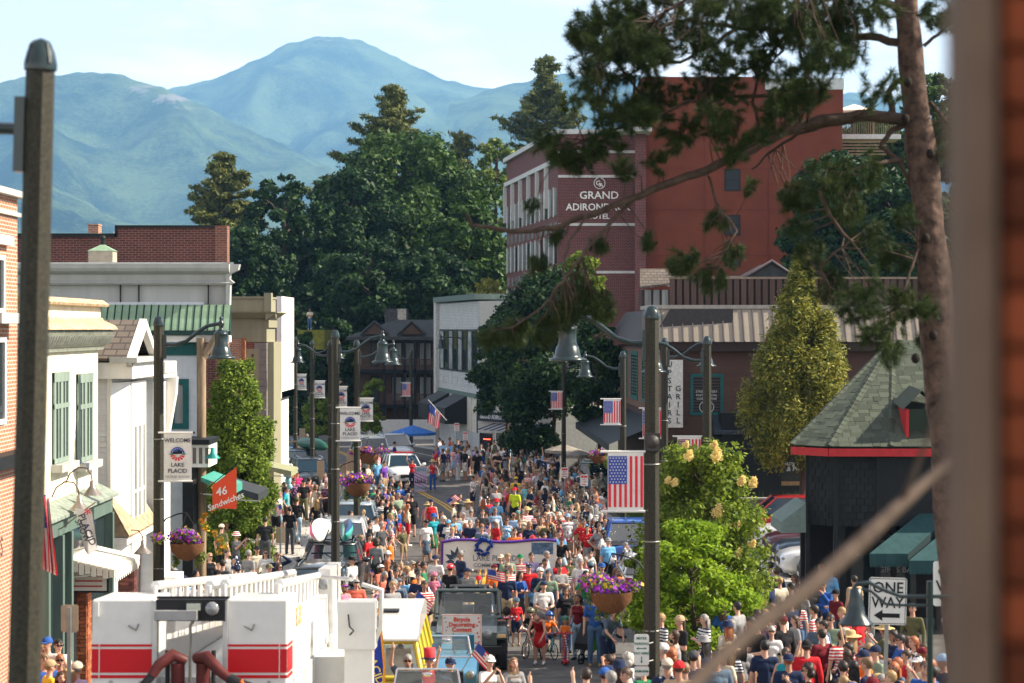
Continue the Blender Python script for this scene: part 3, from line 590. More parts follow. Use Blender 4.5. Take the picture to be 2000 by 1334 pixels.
MB().box(-0.9,0.0,-0.25,6,-0.5,H+0.1).build('rough_pier',mat('white_rubble',(0.5,0.5,0.48),0.9,var=0.3,scale=12,bump=1.0,bscale=30),f.o)
MB().box(-0.9,f.L+0.1,-0.3,6.2,H+0.1,H+0.45).build('coping',mat('green_grey_coping',(0.10,0.14,0.13),0.6),f.o)
for i in range(8):
 x=0.35+(f.L-0.7)*i/8;ww=(f.L-0.7)/8
 o=f.winm(x+0.06,x+ww-0.06,H-5.9*0.76,H-1.75,m_black,m_glass if i % 2 else mat('pale_blind',(.3,.32,.33),.4,var=.5,scale=2),fw=0.12)
 MB().box(x+0.03,x+ww-0.10,-0.07,0.0,1.8,H-6.0).build('cream_panel',mat('cream_panel',(0.50,0.48,0.40),0.7),f.o)
 MB().box(x+ww-0.10,x+ww+0.03,-0.05,0.0,1.8,H-6.0).build('dark_strip',m_black,f.o)
MB().box(0.1,f.L-0.1,-0.12,0,H-6.0,H-5.75).build('lintel_band',m_dgreen,f.o)
for k in range(2):
 for i in range(8):
  x=0.35+(f.L-0.7)*i/8;MB().box(x+0.08,x+(f.L-0.7)/8-0.08,-0.04,0.0,H-5.3+0.42*k,H-4.95+0.42*k).build('brick_panel',m_brickw,f.o)
for a_,w_ in ((0.2,4.5),(6.5,5.0)):MB().prism([(-.05,4.0),(-1.5,3.2),(-1.5,2.2),(-.05,2.2)],a_,a_+w_,axis='x').build('black_awning',m_black,f.o)
g=Fac('restaurant','pale restaurant front with dark sign board and striped awnings under the trees','restaurant',(936,125.5),(1078,119),0)
MB().slant(0,g.x(990),0,5,-0.5,f.z(935,588)-0.01,0,2).slant(g.x(990)+0.01,g.L,0,5,-0.5,3.6,0,2).build('wall',mat('pale_grey_wall',(0.42,0.41,0.38),0.8,var=0.1),g.o)
MB().box(0.2,g.x(1016),-0.25,0,g.z(975,824),g.z(975,806)).build('sign_board',mat('navy_board',(0.01,0.014,0.03),0.4),g.o)
text('GRAND ADIRONDACK HOTEL',0.34,mat('pale_letters',(0.6,0.62,0.62),0.6,var=0),g.o,(g.x(986),-0.27,g.z(986,816)))
g.win(938,845,962,890,m_black,m_glass);g.win(968,842,990,890,m_white,m_glassl);g.win(1000,845,1022,890,m_white,m_glass);g.win(942,760,968,800,m_black,m_glass)
neon=MB();
for k in range(2):neon.lathe([(0.12,0),(0.14,0.02),(0.12,0.04)],10,c=(g.x(951)+0.35*k,-0.12,g.z(951,858)),M=None)
neon.build('neon_sign',mat('neon_red',(0.9,0.05,0.02),0.4,var=0,emit=(1,0.05,0.02,4)),g.o)
for px in (965,1030):
 s_=MB()
 for i in range(8):s_.add([(g.x(px)+0.35*i,-0.02,g.z(px,826)),(g.x(px)+0.35*i+0.35,-0.02,g.z(px,826)),(g.x(px)+0.35*i+0.35,-1.3,g.z(px,838)),(g.x(px)+0.35*i,-1.3,g.z(px,838))],[(3,2,1,0)],i % 2)
 s_.build('awning',[mat('navy_canvas',(0.015,0.02,0.04),0.8),mat('grey_canvas',(0.3,0.3,0.3),0.8)],g.o)
f=Fac('chalet','dark timber chalet hotel with two balconies and shingled dormers','hotel',(684,166),(850,166),0)
m_dk=mat('chalet_dark',(0.01,0.011,0.016),0.7);m_ch=mat('chalet_wall',(0.085,0.052,0.04),0.8,var=0.15)
Z=lambda y:f.z(760,y)
MB().box(0.6,f.L,1.6,9,-0.5,Z(665)).build('wall',m_ch,f.o)
m_cr=mat('chalet_roof',(0.045,0.048,0.05),0.8,var=0.2,scale=3)
MB().add([(-0.3,-0.4,Z(658)),(f.L+0.5,-0.4,Z(658)),(f.L+0.5,4.5,Z(624)),(3.4,4.5,Z(624)),(-0.3,9,Z(658)),(-0.3,-0.4,Z(664)),(f.L+0.5,-0.4,Z(664)),(-0.3,9,Z(664)),(f.L+0.5,9,Z(658))],[(0,1,2,3),(4,0,3),(5,6,1,0),(7,5,0,4),(3,2,8,4),(6,5,7)]).build('roof',m_cr,f.o)
for px in (732,804):
 d=MB().add([(f.x(px-26),-0.2,Z(653)),(f.x(px+26),-0.2,Z(653)),(f.x(px),-0.2,Z(629)),(f.x(px),3.2,Z(629))],[(0,1,2),(1,3,2),(0,2,3)]);d.build('dormer',m_ch,f.o)
 MB().tube([(f.x(px-28),-0.3,Z(654)),(f.x(px),-0.3,Z(628)),(f.x(px+28),-0.3,Z(654))],0.12,4).build('bargeboard',m_cr,f.o)
MB().box(f.x(744),f.x(790),5,6,Z(640),Z(602)).build('chimney',mat('stone_chimney',(0.07,0.07,0.075),0.9,var=0.4,scale=5),f.o)
MB().box(f.x(770),f.x(787),4.95,5,Z(625),Z(602)).build('chimney_panel',mat('pale_panel',(0.45,0.42,0.36),0.8,var=0.3),f.o)
for y0_,y1_ in ((722,728),(790,796)):
 MB().box(0.4,f.L+0.3,-0.3,1.6,Z(y1_),Z(y0_)).build('balcony_floor',m_dk,f.o)
 r=MB().box(2.7,f.L+0.2,-0.28,-0.22,Z(y0_-21),Z(y0_-19))
 for i in range(48):x=2.7+i*(f.L-2.6)/48;r.box(x,x+0.05,-0.27,-0.24,Z(y0_),Z(y0_-21))
 r.build('railing',m_ch,f.o,kind=None)
for i in range(6):x=2.7+i*(f.L-2.8)/5;MB().box(x,x+0.2,-0.3,-0.1,0,Z(665)).build('post',m_dk,f.o)
for y0_,y1_ in ((668,716),(735,786)):
 for a,b,mm_ in ((721,738,m_glass),(762,784,m_glassl),(788,812,m_glassl),(816,842,m_glassl)):
  x0,x1=f.x(a),f.x(b);w=MB().box(x0,x1,1.52,1.6,Z(y1_),Z(y0_));o=w.build('window',m_dk,f.o);MB().box(x0+0.1,x1-0.1,1.49,1.52,Z(y1_)+0.1,Z(y0_)-0.1).build('pane',mm_,o)
wl=thing('garden_wall','long plain white wall below the chalet balconies','wall',(XD(720,150),150,0));MB().box(0,5.3,0,0.4,-0.3,HC-(820-HY)/F*150).build('panel',mat('white_wall',(0.5,0.5,0.48),0.8,var=0.1),wl)
f=Fac('grand_hotel','tall red brick hotel with white lettering and white stone bands','hotel',(1090,150),(1243,150),2.0)
zt=f.z(1160,262);MB().box(0,f.L,0,26,-2,zt).build('front_wall',m_brickh,f.o)
m_st=mat('white_stone',(0.55,0.56,0.55),0.7,var=0.1)
band=MB();band.box(-0.3,f.L+0.1,-0.15,26.2,zt+0.002,zt+0.35)
band.build('coping',m_st,f.o)
for y in (296,344,438,531):MB().box(0.0,f.L,-0.08,0,f.z(1160,y+3),f.z(1160,y-2)).build('stone_band',m_st,f.o)
L_=mat('white_letters',(0.8,0.8,0.78),0.6,var=0)
text('GRAND',0.78,L_,f.o,(f.x(1170),-0.06,f.z(1170,382)),sx=1.05);text('ADIRONDACK',0.72,L_,f.o,(f.x(1168),-0.06,f.z(1168,405)),sx=0.98);text('HOTEL',0.54,L_,f.o,(f.x(1168),-0.06,f.z(1168,423)))
lg=MB()
for k in range(28):
 a=2*pi*k/28;b=2*pi*(k+0.9)/28
 if 0.2<(k/28)<0.27:continue
 lg.tube([(f.x(1171)+0.40*cos(a),-0.08,f.z(1171,358)+0.40*sin(a)),(f.x(1171)+0.40*cos(b),-0.08,f.z(1171,358)+0.40*sin(b))],0.03,4)
lg.build('emblem_ring',L_,f.o);text('G',0.5,L_,f.o,(f.x(1171)-0.1,-0.06,f.z(1171,358)),name='emblem');text('A',0.42,L_,f.o,(f.x(1171)+0.12,-0.06,f.z(1171,362)),name='emblem')
sd=Fac('x','x','x',(990,176),(1089.9,150.02),2.0);sdo=sd.o;sdo.parent=None
bpy.data.objects.remove(sdo)
sdo=link('side_wall',MB().box(0,sd.L,-0.02,4,-2,zt).mesh('side_wall',m_brickh),f.o)
M_=Matrix.Translation((sd.A.x,sd.A.y,2.0)) @ Matrix.Rotation(sd.rz,4,'Z');Mf=Matrix.Translation((f.A.x,f.A.y,2.0)) @ Matrix.Rotation(f.rz,4,'Z')
sdo.matrix_local=Mf.inverted() @ M_
sd.o=sdo
MB().box(-0.1,sd.L,-0.25,0.0,zt-2.1,zt-1.75).build('stone_band',m_st,sdo);MB().box(-0.3,sd.L+0.1,-0.3,3.9,zt+0.004,zt+0.36).build('coping',m_st,sdo)
nb=12;bw_=sd.L/nb
for fl in range(5):
 zf=zt-5.9-fl*3.55
 for i in range(nb):
  x=i*bw_+0.25*bw_
  MB().box(x,x+bw_*0.55,-0.07,-0.015,zf,zf+2.0).build('window',m_glassl if (i+fl) % 3 else m_glass,sdo)
  MB().box(x,x+0.28,-0.12,-0.07,zf-0.1,zf+2.1).build('window_trim',m_st,sdo)
  MB().box(x+0.2,x+bw_*0.5,-0.07,-0.015,zf-1.25,zf-0.5).build('vent_window',m_glassl,sdo)
for i in range(0,nb+1,2):MB().box(i*bw_-0.12,i*bw_+0.14,-0.32,-0.02,zt-5.2,zt-2.1).build('pilaster_cap',m_st,sdo) if i<nb else None
f=Fac('orange_tower','windowless rust orange stucco hotel tower with pale parapet','tower',(1246,147),(1645,147),2.0)
m_or=mat('rust_stucco',(0.155,0.038,0.021),0.9,var=0.12,scale=0.5,bump=0.1)
xa=f.x(1510);z1,z2=f.z(1400,196),f.z(1600,176)
MB().box(0,f.L-0.01,0,14,-2,z1-1.5).build('wall',m_or,f.o)
MB().box(0.3,f.x(1500),0.003,13,z1-1.5,f.z(1300,150)).build('upper_wall',m_or,f.o)
MB().box(f.x(1510),f.L,-0.4,12,z1-1.6,z2).build('end_block',m_or,f.o)
MB().box(f.x(1494),f.L+0.05,-0.45,12.1,z2+0.003,f.z(1600,154)).build('parapet',mat('pale_parapet',(0.50,0.53,0.53),0.6,var=0.1),f.o)
for y in (330,410,500):MB().box(0,f.L,-0.03,0.0,f.z(1300,y),f.z(1300,y)+0.05).build('render_joint',mat('rust_joint',(0.13,0.03,0.02),0.9),f.o)
for px in (1375,1500):MB().box(f.x(px),f.x(px)+0.05,-0.035,0.0,-1,z1-1.6).build('render_joint',MATS['rust_joint'],f.o)
for a,b,c,d in ((1415,330,1446,373),(1415,420,1446,460),(1415,505,1446,520)):f.win(a,b,c,d,m_black,mat('dull_glass',(.02,.025,.03),.5,var=0),fw=0.1,hb=1)
MB().box(f.x(1240),f.x(1260),-1.0,0.0,-2,f.z(1250,196)).build('brick_strip',m_brickh,f.o)
tr=thing('roof_terrace','roof terrace with dark railing on the orange tower','terrace',(XD(1226,144),144,HC-(248-HY)/F*144))
r=MB().box(-1,1.6,0,0.05,1.0,1.06)
for i in range(18):r.box(-1+i*0.15,-0.96+i*0.15,0,0.04,0,1.0)
r.build('railing',m_black,tr);MB().box(-1.2,1.7,-0.1,3,-0.3,0).build('floor',m_st,tr)
t2=thing('roof_terrace','far roof terrace with timber pergola slats right of the orange tower','terrace',(XD(1640,150),150,HC-(262-HY)/F*150))
MB().box(0,4.5,0,3,-0.35,0).build('floor',m_st,t2)
for i in range(5):MB().box(-0.1,3.4,-0.2,0.2,-0.65-0.22*i,-0.55-0.22*i).build('slat',m_wood,t2)
r=MB().box(0,4.4,0,0.05,1.1,1.16)
for i in range(28):r.box(i*0.16,i*0.16+0.05,0,0.04,0,1.1)
r.build('railing',m_wood,t2)
def parasol(loc,label,m,r=1.7,h=2.4,group=None):
 o=thing('parasol',label,'parasol',loc,group=group);n=8;v=[(0,0,h+r*0.32)]+[(r*cos(2*pi*k/n),r*sin(2*pi*k/n),h) for k in range(n)]+[(r*cos(2*pi*k/n),r*sin(2*pi*k/n),h-0.16) for k in range(n)]
 MB().add(v,[(0,1+k,1+(k+1) % n) for k in range(n)]+[(1+k,n+1+k,n+1+(k+1) % n,1+(k+1) % n) for k in range(n)]).build('canopy',m,o);MB().tube([(0,0,0),(0,0,h+r*0.3)],0.03).build('pole',m_wood,o)
 for k in range(n):a=2*pi*k/n;MB().tube([(0,0,h-0.1),(r*0.95*cos(a),r*0.95*sin(a),h)],0.012,4).build('rib',m_wood,o)
 return o
m_crc=mat('cream_parasol',(0.75,0.68,0.56),0.9);m_blc=mat('blue_parasol',(0.03,0.13,0.42),0.8)
parasol((XD(1668,151),151,t2.location.z),'large cream parasol on the hotel roof terrace',m_crc,1.9,1.7);parasol((XD(1706,151),151,t2.location.z),'closed-looking navy parasol on the hotel roof terrace',mat('navy_parasol',(0.01,0.03,0.14),0.8),0.6,1.6)
parasol((XD(1240,150),150,tr.location.z),'cream parasol behind the railing of the hotel roof',m_crc,1.5,1.9)
parasol((XD(806,128),128,0),'wide blue parasol over the crowd by the white wall',m_blc,1.45,1.75)
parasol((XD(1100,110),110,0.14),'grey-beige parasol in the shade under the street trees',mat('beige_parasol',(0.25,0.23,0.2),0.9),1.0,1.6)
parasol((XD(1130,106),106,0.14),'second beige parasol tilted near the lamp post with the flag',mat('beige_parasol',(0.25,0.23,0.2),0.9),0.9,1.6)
f=Fac('grill_building','brown clapboard grill building with tan standing-seam mansard roof','restaurant',(1292,86),(1800,86),0)
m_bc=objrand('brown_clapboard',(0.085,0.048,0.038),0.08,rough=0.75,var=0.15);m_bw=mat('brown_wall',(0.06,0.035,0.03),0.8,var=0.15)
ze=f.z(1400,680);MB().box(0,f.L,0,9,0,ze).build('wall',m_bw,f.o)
boards(f.o,m_bc,0,f.L,f.z(1400,860),ze-0.15,0.125,y=-0.002)
zT,zB=f.z(1400,603),f.z(1400,668);dp=0.9
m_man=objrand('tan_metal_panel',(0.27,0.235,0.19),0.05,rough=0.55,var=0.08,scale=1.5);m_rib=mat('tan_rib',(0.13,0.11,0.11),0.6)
MB().prism([(-0.5,zB),(-0.5,zB-0.0),(-0.5+dp,zT),(6,zT),(6,zB)],-0.45,f.L,axis='x').build('mansard_core',m_rib,f.o)
MB().box(-0.5,f.L,-0.45,0.1,ze-0.12,zB-0.003).build('eaves',mat('dark_brown_eaves',(0.035,0.022,0.02),0.7),f.o)
MB().box(-0.5,f.L,dp-0.62,6.2,zT+0.002,zT+0.16).build('coping',mat('tan_coping',(0.33,0.31,0.27),0.6),f.o)
th=math.atan2(zT-zB,dp);ln=sqrt((zT-zB)**2+dp**2);pw=0.425
pme=MB().box(-pw/2+0.03,pw/2-0.03,0,ln,0,0.03).mesh('roof_panel',m_man);rme=MB().box(-0.022,0.022,0,ln,0,0.09).mesh('roof_rib',m_rib)
i=0;x=-0.4
while x<f.L:
 link('roof_panel',pme,f.o,(x+pw/2,-0.52,zB),(th,0,0));link('roof_rib',rme,f.o,(x,-0.52,zB),(th,0,0));x+=pw
f.win(1348,730,1413,811,m_teal,m_glass,fw=0.13,hb=0)
wx=f.x(1380);wl_=mat('window_print',(0.45,0.47,0.45),0.7,var=0)
text('STREET EATERY',0.13,wl_,f.o,(wx,-0.03,f.z(1380,765)));text('PASTAS LOCAL',0.13,wl_,f.o,(wx,-0.03,f.z(1380,772)));text('CUISINE WINE',0.13,wl_,f.o,(wx,-0.03,f.z(1380,779)))
lw=MB()
for k in range(16):a,b=2*pi*k/16,2*pi*(k+1)/16;lw.tube([(wx+0.3*cos(a),-0.05,f.z(1380,795)+0.26*sin(a)),(wx+0.3*cos(b),-0.05,f.z(1380,795)+0.26*sin(b))],0.02,4)
lw.build('laurel_ring',wl_,f.o)
MB().prism([(0,f.z(1500,812)),(-1.6,f.z(1500,838)),(-1.6,f.z(1500,845)),(0,f.z(1500,850))],f.x(1390),f.x(1590),axis='x').build('porch_roof',mat('slate_porch',(0.035,0.045,0.06),0.55,var=0.2),f.o)
MB().box(f.x(1390),f.x(1590),-1.4,-0.05,0,f.z(1500,850)).build('porch',m_black,f.o)
boards(f.o,m_blackt,f.x(1395),f.x(1500),1.3,f.z(1500,852),0.14,y=-1.4,name='dark_clapboard')
sd=Fac('x','x','x',(1207,106),(1291.5,86.05),0);bpy.data.objects.remove(sd.o)
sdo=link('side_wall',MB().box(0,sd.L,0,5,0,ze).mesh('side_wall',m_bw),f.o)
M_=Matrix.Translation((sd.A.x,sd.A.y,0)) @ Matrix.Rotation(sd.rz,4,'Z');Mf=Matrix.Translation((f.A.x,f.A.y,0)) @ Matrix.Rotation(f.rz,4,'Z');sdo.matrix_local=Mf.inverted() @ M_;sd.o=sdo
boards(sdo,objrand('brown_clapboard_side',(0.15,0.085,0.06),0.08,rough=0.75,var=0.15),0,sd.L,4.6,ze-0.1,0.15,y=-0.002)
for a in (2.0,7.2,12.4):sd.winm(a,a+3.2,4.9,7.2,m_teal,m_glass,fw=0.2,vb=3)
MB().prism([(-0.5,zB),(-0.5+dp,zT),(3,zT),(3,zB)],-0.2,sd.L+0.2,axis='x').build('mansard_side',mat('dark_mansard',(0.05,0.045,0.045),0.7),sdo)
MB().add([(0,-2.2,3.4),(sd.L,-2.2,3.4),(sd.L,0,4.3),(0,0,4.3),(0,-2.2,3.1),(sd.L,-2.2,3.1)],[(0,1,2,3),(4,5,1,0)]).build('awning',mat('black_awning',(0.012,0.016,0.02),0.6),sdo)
gb=thing('gabled_house','dark shingled gable with small window above the mansard roof','house',(XD(1250,100),100,6))
z0=HC-(590-HY)/F*100-6;zq=HC-(523-HY)/F*100-6
MB().box(0.1,1.5,0.3,3,0,z0+0.6).build('wall',m_bw,gb);MB().add([(0,0,z0+0.75),(1.65,0,z0+0.95),(1.55,1.6,zq),(0.1,1.6,zq),(0,0,z0+0.65),(1.65,0,z0+0.85)],[(0,1,2,3),(4,5,1,0)]).build('roof',m_rooft,gb)
for i in range(3):MB().box(0.25+0.42*i,0.25+0.42*i+0.3,0.26,0.3,z0-0.2,z0+0.6).build('window',m_glassl,gb)
gb=thing('gabled_house','dark gable roof peeking over the board fence terrace','house',(XD(1440,104),104,6))
z0=HC-(548-HY)/F*104-6;zq=HC-(512-HY)/F*104-6
MB().add([(0,0,z0),(3.2,0,z0),(1.75,0,zq),(0,5,z0),(3.2,5,z0),(1.75,5,zq)],[(0,1,2),(0,2,5,3),(1,4,5,2)]).build('gable',m_cr,gb);MB().tube([(0.1,-0.1,z0),(1.75,-0.1,zq+0.05),(3.2,-0.1,z0)],0.1,4).build('bargeboard',mat('mauve_trim',(0.08,0.06,0.07),0.7),gb)
MB().add([(-3.5,0.5,z0-0.3),(1.5,0.5,z0-0.3),(1.5,4,zq-0.6),(-3.2,4,zq-0.6)],[(0,1,2,3)]).build('side_roof',m_cr,gb)
f=Fac('terrace_fence','tall brown board fence around the roof terrace above the mansard','fence',(1308,96),(1830,96),6)
zt,zb=f.z(1500,545),f.z(1500,602)
MB().box(0,f.L,0.03,0.12,zb,zt).build('backing',mat('fence_backing',(0.025,0.018,0.016),0.8),f.o)
MB().box(-0.05,f.L,-0.08,0.16,zt+0.002,zt+0.1).build('cap_rail',mat('tan_rail',(0.25,0.19,0.14),0.8),f.o)
me=MB().box(-0.115,0.115,-0.03,0.0,0,zt-zb).mesh('board',objrand('fence_board',(0.095,0.06,0.048),0.18,rough=0.85,var=0.15,streak=True))
x=0.12
while x<f.L:link('board',me,f.o,(x,0.0-random.uniform(0,0.01),zb));x+=0.335
D=55.0
f=Fac('black_pavilion','black shingled pavilion with green-grey hip roof, red fascia and teal awnings','building',(1583,D),(1640,D),0.15)
x1,x2,x3=0.0,f.x(1632),f.x(1715);ze=f.z(1600,872)
fl_=2.35
pts=[(-0.02,0.9),(x2-0.0,0.0),(x3,0.0),(x3+0.9,0.25),(7,0.5)]
w=MB();Zb=f.z(1600,1028)
w.add([(0,0.7,Zb),(0,0.7,ze),(x2,0,Zb),(x2,0,ze),(x3,0,Zb),(x3,0,ze),(8,0.0,Zb),(8,0.0,ze),(8,9,Zb),(8,9,ze),(2.4,9,Zb),(2.4,9,ze)],[(0,2,3,1),(2,4,5,3),(4,6,7,5),(6,8,9,7),(10,0,1,11),(0,10,8,6,4,2)]);w.build('upper_wall',m_black,f.o)
def shingle_wall(a,b,z0,z1,n=None):
 A,B=Vector(a),Vector(b);L0=(B-A).length;an=atan2(B.y-A.y,B.x-A.x);g=link('shingle_field',MB().box(0,L0,-0.004,0,z0,z1).mesh('shingle_field',m_black),f.o,(A.x,A.y,0),(0,0,an))
 courses(g,'wall_shingle',unit(m_blackt,0.03,'wall_shingle'),0,L0,z0,z1,0.22,0.19,y=-0.02,gap=0.012,limit=120,jit=0.006)
shingle_wall((0,0.7),(x2,0),Zb,ze);shingle_wall((x2,0),(x3,0),Zb,ze)
for x,y in ((0.02,0.69),(x2,0.0),(x3,0.0)):MB().box(x-0.06,x+0.06,y-0.07,y+0.03,0,ze).build('corner_post',m_black,f.o)
for x in (x2+0.15,x3+0.4,x3+1.6,x3+2.6):MB().box(x,x+0.14,0.2,0.34,0,Zb).build('post',m_black,f.o)
MB().box(0.1,8,2.5,2.7,0,Zb).build('lower_wall',mat('lower_dark',(0.02,0.02,0.022),0.8),f.o)
for x in (x2+0.3,x3+0.5):MB().box(x,x+1.0,2.42,2.5,0.3,2.2).build('lower_window',m_glass,f.o)
apex=Vector((f.x(1800),4.2,f.z(1640,668)));ridge_=Vector((apex.x+3,4.2,apex.z))
E=[Vector((-0.45,0.45,ze)),Vector((x2-0.25,-0.42,ze)),Vector((x3+0.25,-0.45,ze)),Vector((8.4,-0.45,ze))]
back=[Vector((8.4,9,ze)),Vector((2.0,9,ze))]
w=MB();w.add([*E,*back,apex,ridge_],[(0,1,6),(1,2,6),(2,3,7,6),(3,4,7),(4,5,6,7),(5,0,6),(5,4,3,2,1,0)]);w.build('roof_deck',mat('roof_deck',(0.04,0.05,0.045),0.9),f.o)
m_sh=objrand('green_grey_shingle',(0.062,0.074,0.055),0.30,rough=0.95,var=0.25,scale=25)
shm=MB().box(-0.5,0.5,0,1,0,0.018).mesh('shingle',m_sh)
def shingle_face(a,b,c,d=None,ex=0.20,sw=0.30):
 """cover a roof face (eave a-b, top c or c-d) with single shingles"""
 nrm=(b-a).cross(c-a).normalized();ux=(b-a).normalized();uy=nrm.cross(ux);hgt=(c-a).dot(uy);R=Matrix((ux,uy,nrm)).transposed().to_4x4()
 xl=0;xr_=(b-a).length;tl=(c-a).dot(ux);tr_=(d-a).dot(ux) if d else tl
 r=0;rr=int(hgt/ex)
 g=link('roof_face',MB().add([a,b,(d or c),c] if d else [a,b,c],[(0,1,2,3)] if d else [(0,1,2)]).mesh('roof_face',MATS['roof_deck']),f.o)
 for v in g.data.vertices:v.co+=nrm*0.004
 for r in range(rr+1):
  y=r*ex;t=y/hgt;l=xl+(tl-xl)*t;q=xr_+(tr_-xr_)*t;x=l+(-0.5*sw if r % 2 else 0)+random.uniform(-0.05,0)
  while x<q:
   w_=sw*random.choice((0.7,1,1,1.25));aa,bb=max(x,l),min(x+w_,q)
   if bb-aa>0.04:
    o=link('shingle',shm,g);o.matrix_local=Matrix.Translation(a+ux*(aa+bb)/2+uy*y+nrm*(0.012+random.uniform(0,0.012))) @ R @ Matrix.Diagonal((bb-aa-0.008,min(ex*1.25,max(0.03,hgt-y)),1,1))
   x+=w_
shingle_face(E[0],E[1],apex);shingle_face(E[1],E[2],apex);shingle_face(E[2],E[3],apex,ridge_,ex=0.22,sw=0.34)
for e in (E[0],E[1],E[2]):
 dv=(apex-e);n_=int(dv.length/0.22)
 for k in range(n_):
  c_=e+dv*((k+0.5)/n_);o=link('hip_cap',MB().add([(-0.13,-0.13,-0.03),(0,-0.13,0.03),(0.13,-0.13,-0.03),(-0.13,0.13,-0.045),(0,0.13,0.015),(0.13,0.13,-0.045)],[(0,1,4,3),(1,2,5,4)]).mesh('hip_cap',m_sh) if k==0 and e is E[0] else bpy.data.meshes['hip_cap'],f.o)
  o.matrix_local=Matrix.Translation(c_+Vector((0,0,0.06))) @ dv.to_track_quat('Y','Z').to_matrix().to_4x4()
m_rd=mat('red_fascia',(0.42,0.025,0.03),0.5,var=0.1)
def slab(name,a,b,z0,z1,t,m):
 A,B=Vector(a),Vector(b);an=atan2(B.y-A.y,B.x-A.x);return link(name,MB().box(0,(B-A).length,-t,0,z0,z1).mesh(name,m),f.o,(A.x,A.y,0),(0,0,an))
for a,b in ((E[0],E[1]),(E[1],E[2]),(E[2],E[3])):slab('fascia',a.xy,b.xy,ze-0.24,ze-0.03,0.03,m_rd)
for dx in (0.0,0.75):
 xx=f.x(1768)+dx;MB().add([(xx,-0.1,ze+0.0),(xx,1.0,ze+1.05),(xx,-0.12,ze+1.0),(xx+0.08,-0.1,ze+0.0),(xx+0.08,1.0,ze+1.05),(xx+0.08,-0.12,ze+1.0)],[(0,2,1),(3,4,5),(0,3,5,2),(1,2,5,4)]).build('dormer_cheek',m_rd,f.o)
xx=f.x(1768);MB().add([(xx-0.1,-0.2,ze+1.0),(xx+0.42,-0.2,ze+1.5),(xx+0.95,-0.2,ze+1.0),(xx-0.1,1.3,ze+1.15),(xx+0.42,1.6,ze+1.6),(xx+0.95,1.3,ze+1.15)],[(0,1,4,3),(1,2,5,4)]).build('dormer_roof',m_sh,f.o);MB().box(xx+0.1,xx+0.74,0.2,0.25,ze,ze+1.0).build('dormer_window',m_glass,f.o)
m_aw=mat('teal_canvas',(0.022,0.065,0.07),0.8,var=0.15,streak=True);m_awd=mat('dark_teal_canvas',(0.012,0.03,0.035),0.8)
for a0,b0,lab in ((1690,1745,'left'),(1748,1830,'right')):
 xa,xb_=f.x(a0)-0.15,f.x(b0)+1.6;z1_,z0_=f.z(1700,1003)-0.0,f.z(1700,1062)-0.1
 A_=[(xa+1.6,0.0,z1_),(xb_,0.0,z1_),(xb_-1.5,-1.5,z0_),(xa,-1.5,z0_)]
 if lab=='right':A_=[(x+0.12,y-0.55,z-0.12) for x,y,z in A_]
 vz=0.30
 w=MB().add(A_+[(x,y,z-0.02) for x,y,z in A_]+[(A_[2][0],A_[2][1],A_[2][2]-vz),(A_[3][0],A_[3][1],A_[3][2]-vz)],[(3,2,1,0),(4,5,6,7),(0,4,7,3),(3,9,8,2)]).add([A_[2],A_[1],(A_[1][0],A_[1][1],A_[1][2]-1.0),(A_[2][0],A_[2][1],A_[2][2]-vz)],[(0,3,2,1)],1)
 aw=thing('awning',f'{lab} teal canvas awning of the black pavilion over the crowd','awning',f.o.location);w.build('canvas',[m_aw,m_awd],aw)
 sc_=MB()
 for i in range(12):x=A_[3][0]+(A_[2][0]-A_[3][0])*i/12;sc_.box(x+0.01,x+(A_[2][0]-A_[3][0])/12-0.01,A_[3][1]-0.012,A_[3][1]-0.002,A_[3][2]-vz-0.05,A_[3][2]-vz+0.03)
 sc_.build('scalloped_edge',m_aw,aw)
sa=thing('awning','small grey-teal awning on the left side of the black pavilion','awning',(f.o.location.x,D,0.15));MB().add([(-0.05,0.5,3.4),(-0.05,2.5,3.4),(-0.75,2.5,2.9),(-0.75,0.3,2.9),(-0.75,2.5,2.6),(-0.75,0.3,2.6),(-0.05,0.5,2.6)],[(0,1,2,3),(3,2,4,5),(0,3,5,6)]).build('canvas',mat('grey_teal_canvas',(0.16,0.22,0.2),0.8),sa)
text('GIFTS BARS',0.24,mat('grey_print',(0.3,0.3,0.28),0.7,var=0),f.o,(f.x(1790),2.38,f.z(1790,1155)+0.3),name='board_lettering')
MB().box(f.x(1730),f.x(1850),-0.5,2.4,Zb-0.4,Zb-0.2).build('beam',m_black,f.o)
f=Fac('burger_shop','dark burger and pie shop front under the golden cedar tree','shop',(1480,88.5-4),(1590,88.5-4),1.2)
MB().box(-1.5,f.L,0,1.2,0,3.6).build('wall',m_black,f.o)
f.win(1522,895,1569,952,m_black,mat('shop_glass_dark',(0.03,0.033,0.03),0.3),fw=0.08)
MB().box(f.x(1523),f.x(1568),-0.03,-0.02,f.z(1545,952)+0.02,f.z(1545,940)).build('counter_board',mat('counter_tan',(0.25,0.16,0.08),0.7),f.o)
wl_=mat('window_print',(0.6,0.6,0.55),0.7,var=0);text('Burger',0.27,wl_,f.o,(f.x(1546),-0.04,f.z(1546,905)),sx=1.0,shear=0.2);text('& Pie',0.27,wl_,f.o,(f.x(1549),-0.04,f.z(1546,916)),shear=0.2);text('BOOKMARK',0.08,wl_,f.o,(f.x(1546),-0.04,f.z(1546,897)))
rw=thing('retaining_wall','low grey-mauve retaining wall behind the row of parked cars','wall',(XD(1440,84),84,0));MB().box(-1.5,5,0,0.35,-0.2,1.25).build('panel',mat('mauve_concrete',(0.13,0.11,0.11),0.9,var=0.2),rw);MB().box(-1.5,5,-0.04,0.38,1.25,1.32).build('cap',m_conc,rw)
sg=thing('vertical_sign','peeling white vertical UPSTAIRS GRILL sign on the brown wall','sign',(XD(1317,85.3),85.3,HC-(835-HY)/F*85.3))
hh=(835-703)/F*85.3
